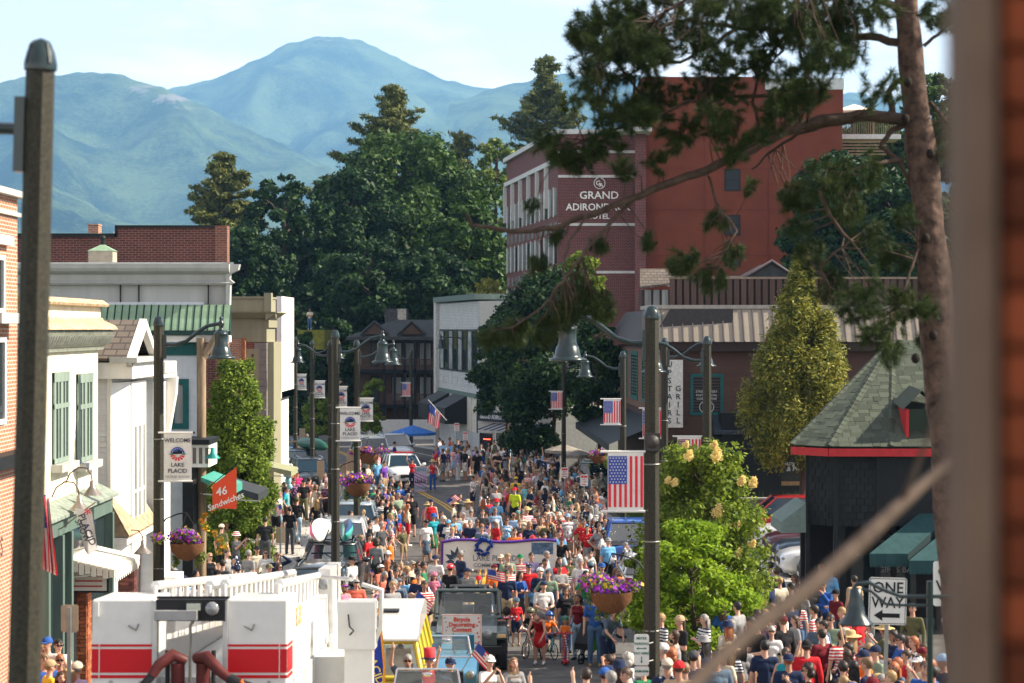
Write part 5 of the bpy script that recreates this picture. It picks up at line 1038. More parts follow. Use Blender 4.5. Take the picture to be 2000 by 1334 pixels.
def us_banner(px,py,d,label,w=0.62,h=1.05,faded=False):
 p=W(px,py,d);o=thing('flag_banner',label,'flag',(p.x,d,p.z),group='stars and stripes banners on the lamp posts');banner_frame(o,w,h)
 MB().box(0,w,-0.004,0.004,-h,0).build('cloth',m_wcl,o)
 sm=MB();z1,z0=-0.075,-h+0.07;sw=(w-0.02)/13
 for k in range(0,13,2):xx=0.01+k*sw;top=z1 if k >= 7 else z1-(z1-z0)*0.55;sm.box(xx,xx+sw,-0.012,-0.005,z0,top)
 sm.build('stripes',m_red,o);mm_=m_blu if not faded else mat('faded_canton',(0.22,0.06,0.16),0.8,var=0)
 MB().box(0.01,0.01+7*sw,-0.014,-0.005,z1-(z1-z0)*0.55+0.002,z1).build('canton',mm_,o)
 st=MB();cw,ch=7*sw,(z1-z0)*0.55
 for i in range(9):
  for j in range(6 if i % 2==0 else 5):star(st,0.01+cw*(0.10+0.16*j+(0.08 if i % 2 else 0)),z1-ch*(0.07+0.107*i),0.017,-0.016)
 st.build('stars',m_wcl,o);return o
m_coir=mat('coir_basket',(0.16,0.07,0.03),0.9,var=0.3,scale=30);Lm_bask=leaf_mat('basket_leaves',(0.05,0.09,0.015),(0.22,0.27,0.06),0.3,patch=6)
Pm=[leaf_mat('purple_petals',(0.16,0.015,0.36),(0.34,0.05,0.58),0.3,patch=9),leaf_mat('yellow_petals',(0.7,0.42,0.02),(0.9,0.7,0.05),0.3),leaf_mat('orange_petals',(0.75,0.16,0.02),(0.9,0.35,0.05),0.3),leaf_mat('magenta_petals',(0.42,0.02,0.32),(0.6,0.08,0.5),0.3)]
def basket(px,py,d,r,label,seed,arm=None,trail=True):
 """px,py = centre of the flower mass"""
 p=W(px,py,d);o=thing('flower_basket',label,'flower basket',tuple(p),group='hanging baskets of purple petunias');rng=np.random.default_rng(seed)
 MB().lathe([(0.03,-0.42*r/0.5),(0.2*r/0.5,-0.36*r/0.5),(0.34*r/0.5,-0.2*r/0.5),(0.38*r/0.5,-0.02)],14).build('bowl',m_coir,o)
 cl=[((rng.normal()*r*0.42,rng.normal()*r*0.3,0.02+rng.random()*0.16*r/0.5),(r*0.34,r*0.34,r*0.22)) for _ in range(16)]
 if trail:cl+=[((rng.uniform(-r*0.8,r*0.8),rng.normal()*0.05,-0.15-0.35*rng.random()),(0.05,0.05,0.14)) for _ in range(9)]
 V,Q=leafcloud(cl,2600,0.032*r/0.5,0.5,0.5,0.55,rng=rng);link('foliage',fastmesh('foliage',V,Q,[Lm_bask]),o)
 n=900;V,Q=leafcloud([(c,tuple(np.array(q)*1.12)) for c,q in cl[:16]],n,0.034*r/0.5,1.2,0.1,0.95,rng=rng);mi=np.where(rng.random(n)<0.86,0,np.where(rng.random(n)<0.5,1,2));link('blossoms',fastmesh('blossoms',V,Q,Pm,np.where((mi==0) & (rng.random(n)<0.25),3,mi)),o)
 c=MB()
 for k in range(3):a=2*pi*k/3;c.tube([(0.36*r/0.5*cos(a),0.36*r/0.5*sin(a),0),(0,0,0.62)],0.006,4)
 c.build('chains',m_black,o)
 if arm:MB().tube([(arm*0.62,0,0.28),(arm*0.45,0,0.5),(arm*0.2,0,0.6),(0,0,0.63)],0.018,6).build('hook_arm',m_black,o)
 return o
lp0=lamp(21,14.2,97,-1,'very close blurred lamp post at the left edge of the picture',r=0.105,reach=1.3);lp0.rotation_euler=(0,RAD(1.5),0)
lamp(310,44.4,624,1,'left lamp post beside the white houses carrying banner and flower basket');lp_banner(320,845,44.3,'largest white WELCOME LAKE PLACID HORSE SHOW banner beside the white houses')
basket(365,1058,44.4,0.50,'purple flower basket hanging in front of the black iron railing',1,arm=-1)
lamp(655,58.5,650,1,'lamp post rising between the parked cars, second of the left row');lp_banner(664,796,58.4,'white banner on the lamp post among the parked cars',w=0.58,h=0.95)
basket(698,942,60,0.52,'purple basket hanging above the parked silver car',2,arm=-1)
lamp(697,76,668,1,'third lamp post of the left row, right of the parked cars');lp_banner(701,778,76,'white banner half behind the nearer banner',w=0.52,h=0.85)
basket(720,886,79,0.50,'purple basket in front of the grey van in the distance',3,arm=-1)
lamp(646,84,668,-1,'slim lamp post just left of the tall one among parked cars');lp_banner(654,755,84.1,'white banner partly hidden behind two lamp posts',w=0.5,h=0.85)
lamp(610,104,668,1,'lamp post near the green canoe');lp_banner(613,744,104,'white banner above the green canoe',w=0.56,h=0.86)
lamp(577,116,661,-1,'farthest lamp post of the left row, near the olive cornice');lp_banner(579,731,116,'smallest white banner at the far end of the left row',w=0.56,h=0.88)
basket(545,812,120,0.5,'far purple basket at the end of the left pavement',4,arm=-1)
us_banner(562,742,128,'small flag banner by the far left lamp post',w=0.4,h=0.75)
lamp(1273,34.5,606,-1,'right foreground lamp post with flag banner and round camera box',reach=1.42,r=0.13,box=True);us_banner(1187,882,34.3,'largest stars and stripes banner on the right foreground post',w=0.60,h=1.0)
basket(1194,1152,35.5,0.50,'large purple basket left of the right foreground lamp post',5,arm=1)
lamp(1381,52,662,-1,'lamp post in front of the teal window');us_banner(1323,852,52,'faded flag banner half hidden by the lilac tree',w=0.60,h=1.0,faded=True)
lamp(1298,66,664,1,'lamp post beside the vertical grill sign');us_banner(1255,797,66,'flag banner behind the right foreground post',w=0.60,h=0.98)
lamp(1217,73,690,-1,'lamp post left of the brown grill building');us_banner(1179,779,72.8,'flag banner left of the brown grill building',w=0.60,h=0.92)
lamp(1101,104,697,1,'lamp post rising in front of the dark street tree',reach=1.3);us_banner(1076,764,103.8,'flag banner in front of the dark street tree',w=0.58,h=0.92)
lamp(928,132,655,-1,'lamp post at the corner of the white brick building',reach=2.2);us_banner(909,744,131.8,'flag banner on the white brick building corner',w=0.58,h=0.92)
lamp(803,141,686,-1,'lamp post in front of the chalet');us_banner(785,747,140.8,'flag banner in front of the chalet balconies',w=0.6,h=0.95)
basket(1168,889,84,0.45,'purple basket in the shade by the right row of posts',6)
o=thing('scroll_lamp','blurred green lamp with scrolled arm in front of the ONE WAY sign','lamp',(XD(1816,21),21,gz(21)+0.1));z=lambda py:W(1816,py,21).z-o.location.z
MB().tube([(0,0,0),(0,0,z(1135))],0.032,10).build('pole',m_lgreen,o)
MB().tube([(0,0,z(1165)),(-0.3,0,z(1165)),(-0.5,0,z(1150)),(-0.62,0,z(1138)),(-0.75,0,z(1140)),(-0.80,0,z(1155))],0.02,8).tube([(0.4,0,z(1165)),(0,0,z(1165))],0.02,8).tube([(-0.3,0,z(1182)),(-0.45,0,z(1180)),(-0.6,0,z(1155)),(-0.7,0,z(1150))],0.015,8).tube([(0,0,z(1182)),(-0.3,0,z(1182))],0.015,8).build('scroll_arm',m_lgreen,o)
MB().lathe([(0.02,0.12),(0.06,0.1),(0.07,0.0),(0.08,-0.05),(0.10,-0.16),(0.17,-0.24),(0.18,-0.26),(0.13,-0.25)],18,c=(-0.76,0,z(1170))).build('bell',m_lgreen,o)
m_sw=mat('sign_white',(0.66,0.66,0.63),0.5,var=0.04);m_sg=mat('sign_green',(0.02,0.16,0.10),0.6,var=0);m_sr=mat('sign_red',(0.6,0.05,0.06),0.6,var=0);m_post=mat('galvanised_post',(0.30,0.31,0.30),0.45,0.5,var=0.1)
def rrect(mb,w,h,r,y0,y1,mi=0,cx=0,cz=0):
 P=[]
 for ax,az,a0 in ((w/2-r,h/2-r,0),(-w/2+r,h/2-r,90),(-w/2+r,-h/2+r,180),(w/2-r,-h/2+r,270)):
  for k in range(4):a=RAD(a0+30*k);P.append((cx+ax+r*cos(a),cz+az+r*sin(a)))
 mb.prism(P,y0,y1,mi=mi)
def sign_post(name,label,px,py,d,w,h,cat='sign',post=True,zg=None,tilt=0,rot=0,backside=False,group=None):
 p=W(px,py,d);zg=gz(d)+0.14 if zg is None else zg;o=thing(name,label,cat,(p.x,d,zg),(0,RAD(tilt),RAD(rot)),group)
 b=MB();rrect(b,w,h,0.04,-0.004,0.004);q=b.build('plate',m_sw if not backside else mat('tan_back',(0.42,0.33,0.23),0.5,var=0.1),o,(0,0,p.z-zg))
 if post:
  MB().box(-0.03,0.03,0.006 if not backside else -0.06,0.05 if not backside else -0.006,0,p.z-zg+h*0.42).build('post',m_post,o)
 return o,p.z-zg
o,z=sign_post('one_way_sign','white ONE WAY sign with black arrow on a post, lower right',1725,1174,33,0.61,0.76,tilt=1.5)
fr=MB()
for a in ((-0.29,0.29,0.355,0.365),(-0.29,0.29,-0.365,-0.355),(-0.29,-0.28,-0.36,0.36),(0.28,0.29,-0.36,0.36)):fr.box(a[0],a[1],-0.007,-0.004,z+a[2],z+a[3])
fr.build('border',m_black,o);text('ONE',0.25,m_black,o,(0,-0.008,z+0.21),sx=0.95);text('WAY',0.25,m_black,o,(0,-0.008,z-0.03),sx=0.9)
MB().add([(-0.22,-0.008,z-0.23),(-0.08,-0.008,z-0.14),(-0.08,-0.008,z-0.195),(0.2,-0.008,z-0.195),(0.2,-0.008,z-0.265),(-0.08,-0.008,z-0.265),(-0.08,-0.008,z-0.32)],[(0,6,1),(2,5,4,3)]).build('arrow',m_black,o)
o,z=sign_post('one_way_sign','second ONE WAY sign cut off by the brick column',1862,1140,31,0.61,0.68,tilt=0)
text('ONE',0.23,m_black,o,(0,-0.008,z+0.18));text('WAY',0.23,m_black,o,(0,-0.008,z-0.04));MB().add([(-0.22,-0.008,z-0.23),(-0.08,-0.008,z-0.15),(-0.08,-0.008,z-0.20),(0.2,-0.008,z-0.20),(0.2,-0.008,z-0.26),(-0.08,-0.008,z-0.26),(-0.08,-0.008,z-0.31)],[(0,6,1),(2,5,4,3)]).build('arrow',m_black,o)
o,z=sign_post('meter_sign','green and white METER PARKING PAY HERE sign on the right lamp post',1253,1269,34.2,0.25,0.52,post=False,zg=1.0)
for t_,dz in (('METER',0.19),('PARKING',0.10),('PAY HERE',-0.06)):text(t_,0.058,m_sg,o,(0,-0.008,z+dz))
MB().box(-0.05,0.05,-0.009,-0.005,z+0.015,z+0.03).add([(-0.09,-0.008,z+0.022),(-0.05,-0.008,z-0.0),(-0.05,-0.008,z+0.045),(0.09,-0.008,z+0.022),(0.05,-0.008,z-0.0),(0.05,-0.008,z+0.045)],[(0,1,2),(5,4,3)]).box(-0.007,0.007,-0.009,-0.005,z-0.2,z-0.11).add([(0,-0.008,z-0.23),(-0.022,-0.008,z-0.19),(0.022,-0.008,z-0.19)],[(0,2,1)]).build('arrows',m_sg,o)
b=MB();rrect(b,0.25,0.16,0.03,-0.004,0.004);b.build('plate',m_sw,o,(0,0,z-0.36));text('8AM-6PM',0.055,m_sg,o,(0,-0.008,z-0.36));MB().tube([(0.12,0.02,z+0.1),(0.2,0.15,z+0.1)],0.012).tube([(0.1,0.02,z-0.2),(0.2,0.15,z-0.2)],0.012).build('clamp',m_steel,o)
sign_post('street_sign','blank tan back of a sign beside the storefront at lower left',136,1208,32,0.27,0.43,backside=True)
sign_post('street_sign','tan back of a sign on a green post on the left pavement',548,1045,70,0.33,0.55,backside=True)
for i,(px,py,d,w,h,lb) in enumerate(((1103,923,88,0.30,0.45,'red and white parking sign at the base of the shaded lamp post'),(1141,938,84,0.32,0.48,'red and white parking sign right of the shaded lamp post'),(892,834,118,0.28,0.46,'red and white parking sign near the hanging flags'),(909,851,114,0.28,0.46,'red and white parking sign left of the restaurant door'),(999,857,112,0.22,0.44,'narrow parking sign in front of the restaurant windows'))):
 o,z=sign_post('parking_sign',lb,px,py,d,w,h,group='red and white parking signs')
 MB().box(-w*0.42,w*0.42,-0.008,-0.005,z+h*0.22,z+h*0.4).build('red_field',m_sr,o);text('NO',0.08,m_sr,o,(0,-0.009,z+0.03));text('PARK',0.08,m_sr,o,(0,-0.009,z-0.07));MB().box(-w*0.3,w*0.3,-0.008,-0.005,z-h*0.4,z-h*0.33).build('red_bar',m_sr,o)
MB().build('x',m_red) if False else None
def kiosk(px,py,d,label):
 p=W(px,py,d);o=thing('parking_kiosk',label,'parking meter',(p.x,d,0.14),group='black parking meter boxes');MB().box(-0.2,0.2,-0.12,0.15,0,1.35).build('body',m_black,o);MB().lathe([(0.2,1.35),(0.19,1.45),(0.12,1.5),(0,1.52)],10).build('hood',m_black,o)
 text('P',0.25,mat('pale_blue_print',(0.5,0.65,0.75),0.5,var=0),o,(0,-0.13,1.15));MB().box(-0.15,0.15,-0.135,-0.12,0.45,0.8).build('panel',mat('magenta_panel',(0.45,0.03,0.16),0.5),o)
kiosk(614,935,92,'black parking meter box with white P and magenta panel');kiosk(576,890,112,'farther parking meter box behind the first one')
for i,(px,py,d,lb) in enumerate(((626,917,92,'taupe wooden post beside the parking meter'),(684,900,92,'pale grey wooden post below the purple basket'),(669,925,84,'short tan post by the lamp post'),(590,850,118,'pale tan board at the far left kerb'))):
 p=W(px,py,d);o=thing('sign_board_back',lb,'board',(p.x,d,0.14));MB().box(-0.16,0.16,0,0.04,p.z-0.6,p.z+0.25).build('plate',mat('taupe_board',(0.28,0.22,0.16),0.8,var=0.1),o);MB().box(-0.03,0.03,0.04,0.08,0,p.z).build('post',m_post,o)
def us_flag(p,label,pole,w=0.9,h=0.55,M=None,drape=0.0):
 """cloth with 13 stripes; M maps (u along the stripes, v down) to space"""
 o=thing('us_flag',label,'flag',p);nx=16;mb=MB();cn=MB();st=MB()
 for k in range(13):
  v=[M(i/nx,(k+e)/13) for e in (0,1) for i in range(nx+1)]
  for i in range(nx):
   mb.add([v[i],v[i+1],v[nx+1+i+1],v[nx+1+i]],[(0,3,2,1)],2 if (i<nx*0.4 and k<7) else (0 if k % 2==0 else 1))
 for i in range(5):
  for j in range(4):
   a=M(0.06+0.07*i,0.08+0.12*j);b=M(0.06+0.07*i+0.02,0.08+0.12*j);c=M(0.06+0.07*i+0.01,0.08+0.12*j+0.03);off=Vector((0.0,-0.008,0));mb.add([Vector(a)+off,Vector(b)+off,Vector(c)+off],[(0,2,1)],1)
 mb.build('cloth',[m_red,m_wcl,m_blu],o);MB().tube(pole,0.018,6).ball(pole[-1],0.035,6).build('pole',mat('pole_white',(0.6,0.6,0.58),0.5),o);return o
p0=W(78,955,36);us_flag(p0,'folded US flag hanging beside the near blurred lamp post',[(-0.25,0.2,-0.25),(0.05,0,0.12)],M=lambda u,v:(0.02+0.28*v*(0.4+0.6*u)+0.03*sin(v*14),0.06*sin(v*16+u*2),-0.05-1.35*u-0.12*v))
p0=W(836,787,122);us_flag(p0,'US flag on an angled pole by the dark awning of the white brick building',[(0,0,0.2),(1.1,-0.4,-1.0)],M=lambda u,v:(0.1+0.75*v*0.9-0.15*u+0.04*sin(6*v),0.05*sin(12*v),-0.05-0.62*v-1.15*u+0.25*u*v))
m_or_=mat('orange_red_flag',(0.62,0.07,0.025),0.8,var=0.05)
o=thing('shop_flag','orange-red slanted flag reading 46 Sandwiches under the vine tree','flag',W(415,993,54));k=54/F
MB().add([(0,0,0),(47*k,0.02,-1*k),(47*k,0.0,81*k),(0,0,45*k)],[(0,1,2,3)]).build('cloth',m_or_,o)
text('46',0.30,m_wcl,o,(17*k,-0.02,33*k),shear=0.2,rot=(RAD(90),RAD(-12),0));text('Sandwiches',0.22,m_wcl,o,(25*k,-0.02,13*k),shear=0.25,rot=(RAD(90),RAD(-22),0));MB().tube([(-0.3,0.02,0.35),(0.0,0.02,0.65),(0.75,0.02,1.25)],0.014).build('pole',m_black,o)
o=thing('white_flag','white LAKE PLACID SHOW flag hanging from the green storefront','flag',W(168,1002,41));k=41/F
MB().add([(-22*k,0,10*k),(0,0,6*k),(12*k,-0.02,3*k),(22*k,0.03,-70*k),(6*k,-0.04,-82*k),(-2*k,0,-74*k)],[(0,5,4,1),(1,4,3,2)]).build('cloth',m_wcl,o)
text('PLACID',0.20,m_ink,o,(3*k,-0.06,-32*k),rot=(RAD(90),RAD(68),0));text('SHOW',0.16,m_ink,o,(-6*k,-0.06,-34*k),rot=(RAD(90),RAD(64),0));text('*',0.3,m_red,o,(4*k,-0.06,-2*k));MB().tube([(-70*k,0.3,-45*k),(0,0,8*k),(20*k,-0.05,22*k)],0.012).build('pole',m_wood,o)
for nm,lb,px,d,col_,y0_,w_,q in (('awning','sage green awning jutting from the vine tree',540,78,(0.27,0.28,0.17),905,1.4,22),('awning','black and white narrow awning edge left of the vine tree',478,60,(0.03,0.035,0.04),945,1.0,20),('awning','small teal awning above the sandwich flag',427,55,(0.05,0.25,0.20),932,0.8,18)):
 o=thing(nm,lb,'awning',(XD(px,d),d,W(px,y0_,d).z));MB().add([(-w_*0.6,0,0),(w_*0.4,0,-0.30),(w_*0.4,2.4,-0.30),(-w_*0.6,2.4,0),(-w_*0.6,0,-0.1),(w_*0.4,0,-0.52),(w_*0.4,2.4,-0.52)],[(3,2,1,0),(0,1,5,4),(1,2,6,5)]).build('canvas',mat('canvas_'+lb[:4].strip(),col_,0.8,var=0.1),o);MB().tube([(-w_*0.6,0,-0.45),(w_*0.4,0,-0.5)],0.02).build('arm',m_metal,o)
fl_=thing('iron_railing','black iron railing behind the purple flower basket','railing',(XD(318,48),48,0.3))
r=MB().box(0,0.95,0,0.03,1.95,2.0).box(0,0.95,0,0.03,0.2,0.24)
for i in range(9):r.box(0.11*i,0.11*i+0.025,0,0.025,0.2,1.95)
r.build('bars',m_black,fl_)
o=thing('flower_vine','string of orange and red flowers beside the sandwich shop door','flowers',(XD(412,54.5),54.5,2.0));rng=np.random.default_rng(3)
cl=[((0.28*sin(k*0.8)+0.05,0,2.1-0.16*k),0.11) for k in range(12)];V,Q=leafcloud(cl,900,0.03,rng=rng);link('foliage',fastmesh('foliage',V,Q,[Lm_vine]),o);V,Q=leafcloud(cl,260,0.04,1.0,0,0.9,rng=rng);link('blossoms',fastmesh('blossoms',V,Q,[Pm[2],Pm[1]],(rng.random(260)<0.3).astype(int)),o)
# ================================================================ VEHICLES
m_tyre=mat('tyre_rubber',(0.02,0.02,0.021),0.8,var=0.1);m_rim=mat('alloy_rim',(0.45,0.46,0.47),0.3,0.8,var=0);m_cg=mat('car_glass',(0.012,0.022,0.028),0.04,var=0,spec=0.9,coat=0.5);m_chr=mat('chrome',(0.6,0.6,0.6),0.12,1.0,var=0);m_hl=mat('headlight_glass',(0.20,0.21,0.22),0.15,0.2,var=0,spec=0.9);m_tl=mat('tail_light',(0.45,0.01,0.01),0.2,var=0);m_trim=mat('black_trim',(0.018,0.018,0.02),0.6,var=0.1)
def paint(n,c):return mat('paint_'+n,c,0.28,0.25,var=0.02,spec=0.6,coat=0.6)
def _wheel(r=0.34,w=0.22):
 M=Matrix.Rotation(RAD(90),4,'Y')
 t=MB().lathe([(r*0.62,-w/2),(r*0.93,-w/2),(r,-w/2+0.03),(r,w/2-0.03),(r*0.93,w/2),(r*0.62,w/2)],20,M=M).mesh('tyre',m_tyre)
 b=MB().lathe([(0.0,w/2-0.03),(r*0.12,w/2-0.02),(r*0.14,w/2-0.06),(r*0.60,w/2-0.03),(r*0.63,w/2),(r*0.63,-w/2),(0,-w/2+0.03)],20,M=M)
 for k in range(5):a=2*pi*k/5;b.box(w/2-0.05,w/2-0.015,-0.03,0.03,r*0.1,r*0.6,M=Matrix.Rotation(a,4,'X'))
 return t,b.mesh('rim',m_rim)
WH={}
def wheel(parent,x,y,r=0.34,w=0.22):
 k=(r,w)
 if k not in WH:WH[k]=_wheel(r,w)
 t,b=WH[k];o=link('wheel',t,parent,(x,y,r),(0,0,0 if x>0 else pi));link('rim',b,o);return o
def car(name,label,X,d,rot,col,L=4.6,Wd=1.84,H=1.62,kind='suv',hood=1.02,cat='car',rack=True,z=None,group='parked cars',wr=0.35,cl=0.2):
 """nose points to local -y; origin on the ground under the middle of the windscreen base"""
 o=thing(name,label,cat,(X,d,gz(d) if z is None else z),(0,0,RAD(rot)),group);w=Wd/2
 fr_,bk=-1.15-(0 if kind != 'van' else -0.7),0;fr_=-1.2 if kind != 'van' else -0.45;bk=L+fr_
 belt=hood+0.06 if kind != 'van' else hood+0.1
 if kind=='pickup':st=[(fr_,w*0.8,.42,.8),(fr_+.08,w*0.93,.32,hood-.1),(fr_+.4,w*.98,.28,hood-.03),(0,w,.26,hood+.05),(.6,w,.26,belt),(2.6,w,.26,belt),(bk-.05,w,.35,belt),(bk,w*.97,.4,belt-.05)]
 else:st=[(fr_,w*0.72,.36,.72),(fr_+.1,w*0.90,.26,hood-.16),(fr_+.45,w*.98,.22,hood-.05),(0,w,.22,hood+.03),(.7,w,.22,belt),(bk-1.0,w,.24,belt+.04),(bk-.2,w*.97,.28,belt),(bk,w*.88,.36,belt-.1)]
 mb=MB();n=12
 for y,hw,zb,zt in st:
  sec=[(-hw*.86,zb),(-hw,zb+.12),(-hw*1.0,(zb+zt)/2),(-hw*.985,zt-.14),(-hw*.90,zt-.03),(-hw*.45,zt+.02),(hw*.45,zt+.02),(hw*.90,zt-.03),(hw*.985,zt-.14),(hw,(zb+zt)/2),(hw,zb+.12),(hw*.86,zb)]
  mb.v+=[(x,y,zz) for x,zz in sec]
 for i in range(len(st)-1):
  for k in range(n):mb.f.append((i*n+k,i*n+(k+1) % n,(i+1)*n+(k+1) % n,(i+1)*n+k));mb.m.append(0);mb.sm.append(True)
 mb.f+=[tuple(range(n))[::-1],tuple(range((len(st)-1)*n,len(st)*n))];mb.m+=[0,0];mb.sm+=[False,False]
 body=mb.build('body',paint(*col),o);bv=body.modifiers.new('b','BEVEL');bv.width=0.02;bv.segments=1;bv.limit_method='ANGLE'
 gb=2.55 if kind=='pickup' else bk-0.12;rk=0.25 if kind in ('suv','van') else 0.75
 if kind=='pickup':rk=0.15
 y0,y1,y2,y3=0.0,(0.75 if kind != 'van' else 0.35),gb-rk-0.15,gb;hb,ht=w*0.93,w*0.74
 B=[(-hb,y0,belt),(hb,y0,belt),(hb,y3,belt),(-hb,y3,belt)];T=[(-ht,y1,H-.05),(ht,y1,H-.05),(ht,y2,H-.06),(-ht,y2,H-.06)]
 MB().add(B+T,[(0,1,5,4)]).build('windscreen',m_cg,o);MB().add(B+T,[(2,3,7,6)]).build('rear_window',m_cg,o)
 L2=lambda a,b,t:Vector(a).lerp(Vector(b),t)
 for s_ in (0,1):
  a,b,c,e=(B[0],B[3],T[3],T[0]) if s_==0 else (B[1],B[2],T[2],T[1]);nn=2 if kind=='pickup' else 3
  for k in range(nn):
   t0,t1=k/nn+0.02,(k+1)/nn-0.02;v=[L2(a,b,t0),L2(a,b,t1),L2(e,c,t1),L2(e,c,t0)];MB().add(v,[(0,1,2,3) if s_ else (3,2,1,0)]).build('side_window',m_cg,o)
 pr=0.035;pil=lambda a,b,r_:MB().tube([a,b],r_,6).build('pillar',paint(*col),o)
 for a,b in ((B[0],T[0]),(B[1],T[1]),(B[2],T[2]),(B[3],T[3])):pil(a,b,pr)
 for s_ in (-1,1):
  for t_ in (0.34,0.67):pil(L2((s_*hb,y0,belt),(s_*hb,y3,belt),t_),L2((s_*ht,y1,H-.05),(s_*ht,y2,H-.06),t_),pr)
 rf=MB().add([(-ht-.02,y1-.03,H-.06),(ht+.02,y1-.03,H-.06),(ht+.02,y2+.04,H-.07),(-ht-.02,y2+.04,H-.07),(-ht*.8,y1+.12,H),(ht*.8,y1+.12,H),(ht*.8,y2-.1,H),(-ht*.8,y2-.1,H)],[(3,2,1,0),(4,5,6,7),(0,1,5,4),(1,2,6,5),(2,3,7,6),(3,0,4,7)],0,True).build('roof',paint(*col),o)
 if rack:
  for s_ in (-1,1):MB().tube([(s_*ht*.85,y1+.2,H),(s_*ht*.85,y1+.28,H+.07),(s_*ht*.85,y2-.3,H+.07),(s_*ht*.85,y2-.2,H)],0.018,5).build('roof_rail',m_chr,o)
 for x in (-w+.1,w-.1):wheel(o,x,fr_+.85,wr);wheel(o,x,bk-.85,wr)
 for s_ in (-1,1):
  MB().add([(s_*w*.50,fr_+.03,.66),(s_*w*.84,fr_+.10,.64),(s_*w*.93,fr_+.38,.78),(s_*w*.90,fr_+.30,.84),(s_*w*.52,fr_+.06,.78)],[(0,1,2,3,4) if s_>0 else (4,3,2,1,0)]).build('headlight',m_hl,o) if False else MB().ball((s_*w*.70,fr_+.13,.72),0.17,10,sc=(1.1,.7,.42)).build('headlight',m_hl,o)
  MB().box(s_*w*.72,s_*w*.90,bk-.12,bk+.015,.72,.98).build('tail_light',m_tl,o)
  MB().ball((s_*(w+.13),.25,belt+.06),0.12,8,sc=(1,.55,.75)).tube([(s_*w*.95,.22,belt+.02),(s_*(w+.1),.25,belt+.04)],.02,4).build('mirror',paint(*col),o)
 MB().box(-w*.45,w*.45,fr_-.012,fr_+.06,.52,.70).build('grille',m_trim,o);MB().box(-w*.7,w*.7,fr_+.0,fr_+.12,.26,.40).build('bumper',m_trim,o);MB().box(-.17,.17,fr_-.03,fr_-.015,.42,.54).build('licence_plate',m_sw,o);MB().box(-.17,.17,bk+.0,bk+.012,.62,.74).build('licence_plate',m_sw,o)
 MB().box(-w*.9,w*.9,bk-.1,bk+.02,.3,.5).build('bumper',m_trim,o)
 if kind=='pickup':
  MB().box(-w*.85,w*.85,2.75,bk-.1,belt-.02,belt+.03).build('bed_opening',m_trim,o)
 return o
silver=('silver',(0.42,0.44,0.45));black_=('black',(0.012,0.014,0.018));dkblue=('dark_blue',(0.015,0.035,0.06));white_=('white',(0.72,0.72,0.70));teal_=('slate_teal',(0.05,0.09,0.11))
c0=car('parked_car','black hatchback nearest in the left row, roof reflecting the sky',-5.5,57.0,-2,black_,H=1.55)
c1=car('parked_car','black car carrying a pink and white kayak and a teal kayak',-5.55,63.0,-1,black_,H=1.60)
c2=car('parked_car','silver crossover with roof rails behind the kayak car',-5.85,69.6,0,silver,H=1.66);c3=car('parked_car','silver-blue estate under the purple flower basket',-6.0,77.2,2,('pale_blue_silver',(0.28,0.34,0.38)),H=1.6)
c4=car('parked_car','slate blue car just beyond the silver-blue estate',-6.3,84.5,4,teal_,H=1.62)
car('parked_car','black off-roader in front of the green canoe',-10.0+0.2,101,13,black_,H=1.80,hood=1.15,wr=0.4);cc=car('parked_car','tall dark car with a green canoe on its roof',-10.9,107,14,dkblue,H=1.85,hood=1.15)
car('parked_car','blue car at the far end of the left kerb',-14.0,125,22,('mid_blue',(0.05,0.12,0.28)),H=1.6)
car('parked_van','pale grey van in the distance behind the purple basket',-7.9,118,12,('pale_grey',(0.45,0.47,0.48)),H=1.95,kind='van',L=4.9,cat='van');car('parked_van','second grey vehicle right behind the pale grey van',-7.0,125.5,14,silver,H=1.75)
car('parade_car','white electric crossover with red roof lights behind the two dancers',-5.6,107,12,white_,H=1.64,rack=False,group=None)
lb_=thing('light_bar','thin red light strip on the white crossover roof','light',(-5.75,108.6,1.66));MB().box(-.55,.55,-.08,.08,0,.07).build('lens',mat('red_lens',(0.6,0.02,0.02),0.2,var=0),lb_)
car('pickup_truck','bright blue pickup seen from behind at the right kerb',4.0,70.6,180,('bright_blue',(0.02,0.10,0.42)),L=5.4,H=1.85,kind='pickup',hood=1.15,cat='pickup',rack=False,group='cars at the right kerb');car('parked_car','white car behind the foreground lamp post at the right kerb',4.15,63.3,180,white_,H=1.6,group='cars at the right kerb')
car('parked_car','grey-green off-road car in the shade left of the flag',4.2,101.5,176,('grey_green',(0.12,0.17,0.16)),H=1.85,hood=1.15,group='cars at the right kerb')
for i,(dd,xf,c,lb) in enumerate(((78.6,8.1,('red',(0.45,0.015,0.015)),'red off-road car, farthest of the row facing left'),(75.8,8.9,white_,'white car next to the red one in the row'),(73.1,9.0,('maroon',(0.07,0.012,0.02)),'maroon car in the middle of the row'),(70.4,9.0,dkblue,'dark blue car in the row facing left'),(67.7,8.8,white_,'white crossover with black grille in the row'),(65.0,9.1,black_,'black car nearest in the row by the pavilion'))):
 car('parked_car',lb,xf+1.2,dd,-90,c,H=1.6 if i else 1.85,hood=1.02 if i else 1.12,z=0.02,group='row of cars in the car park',rack=False)
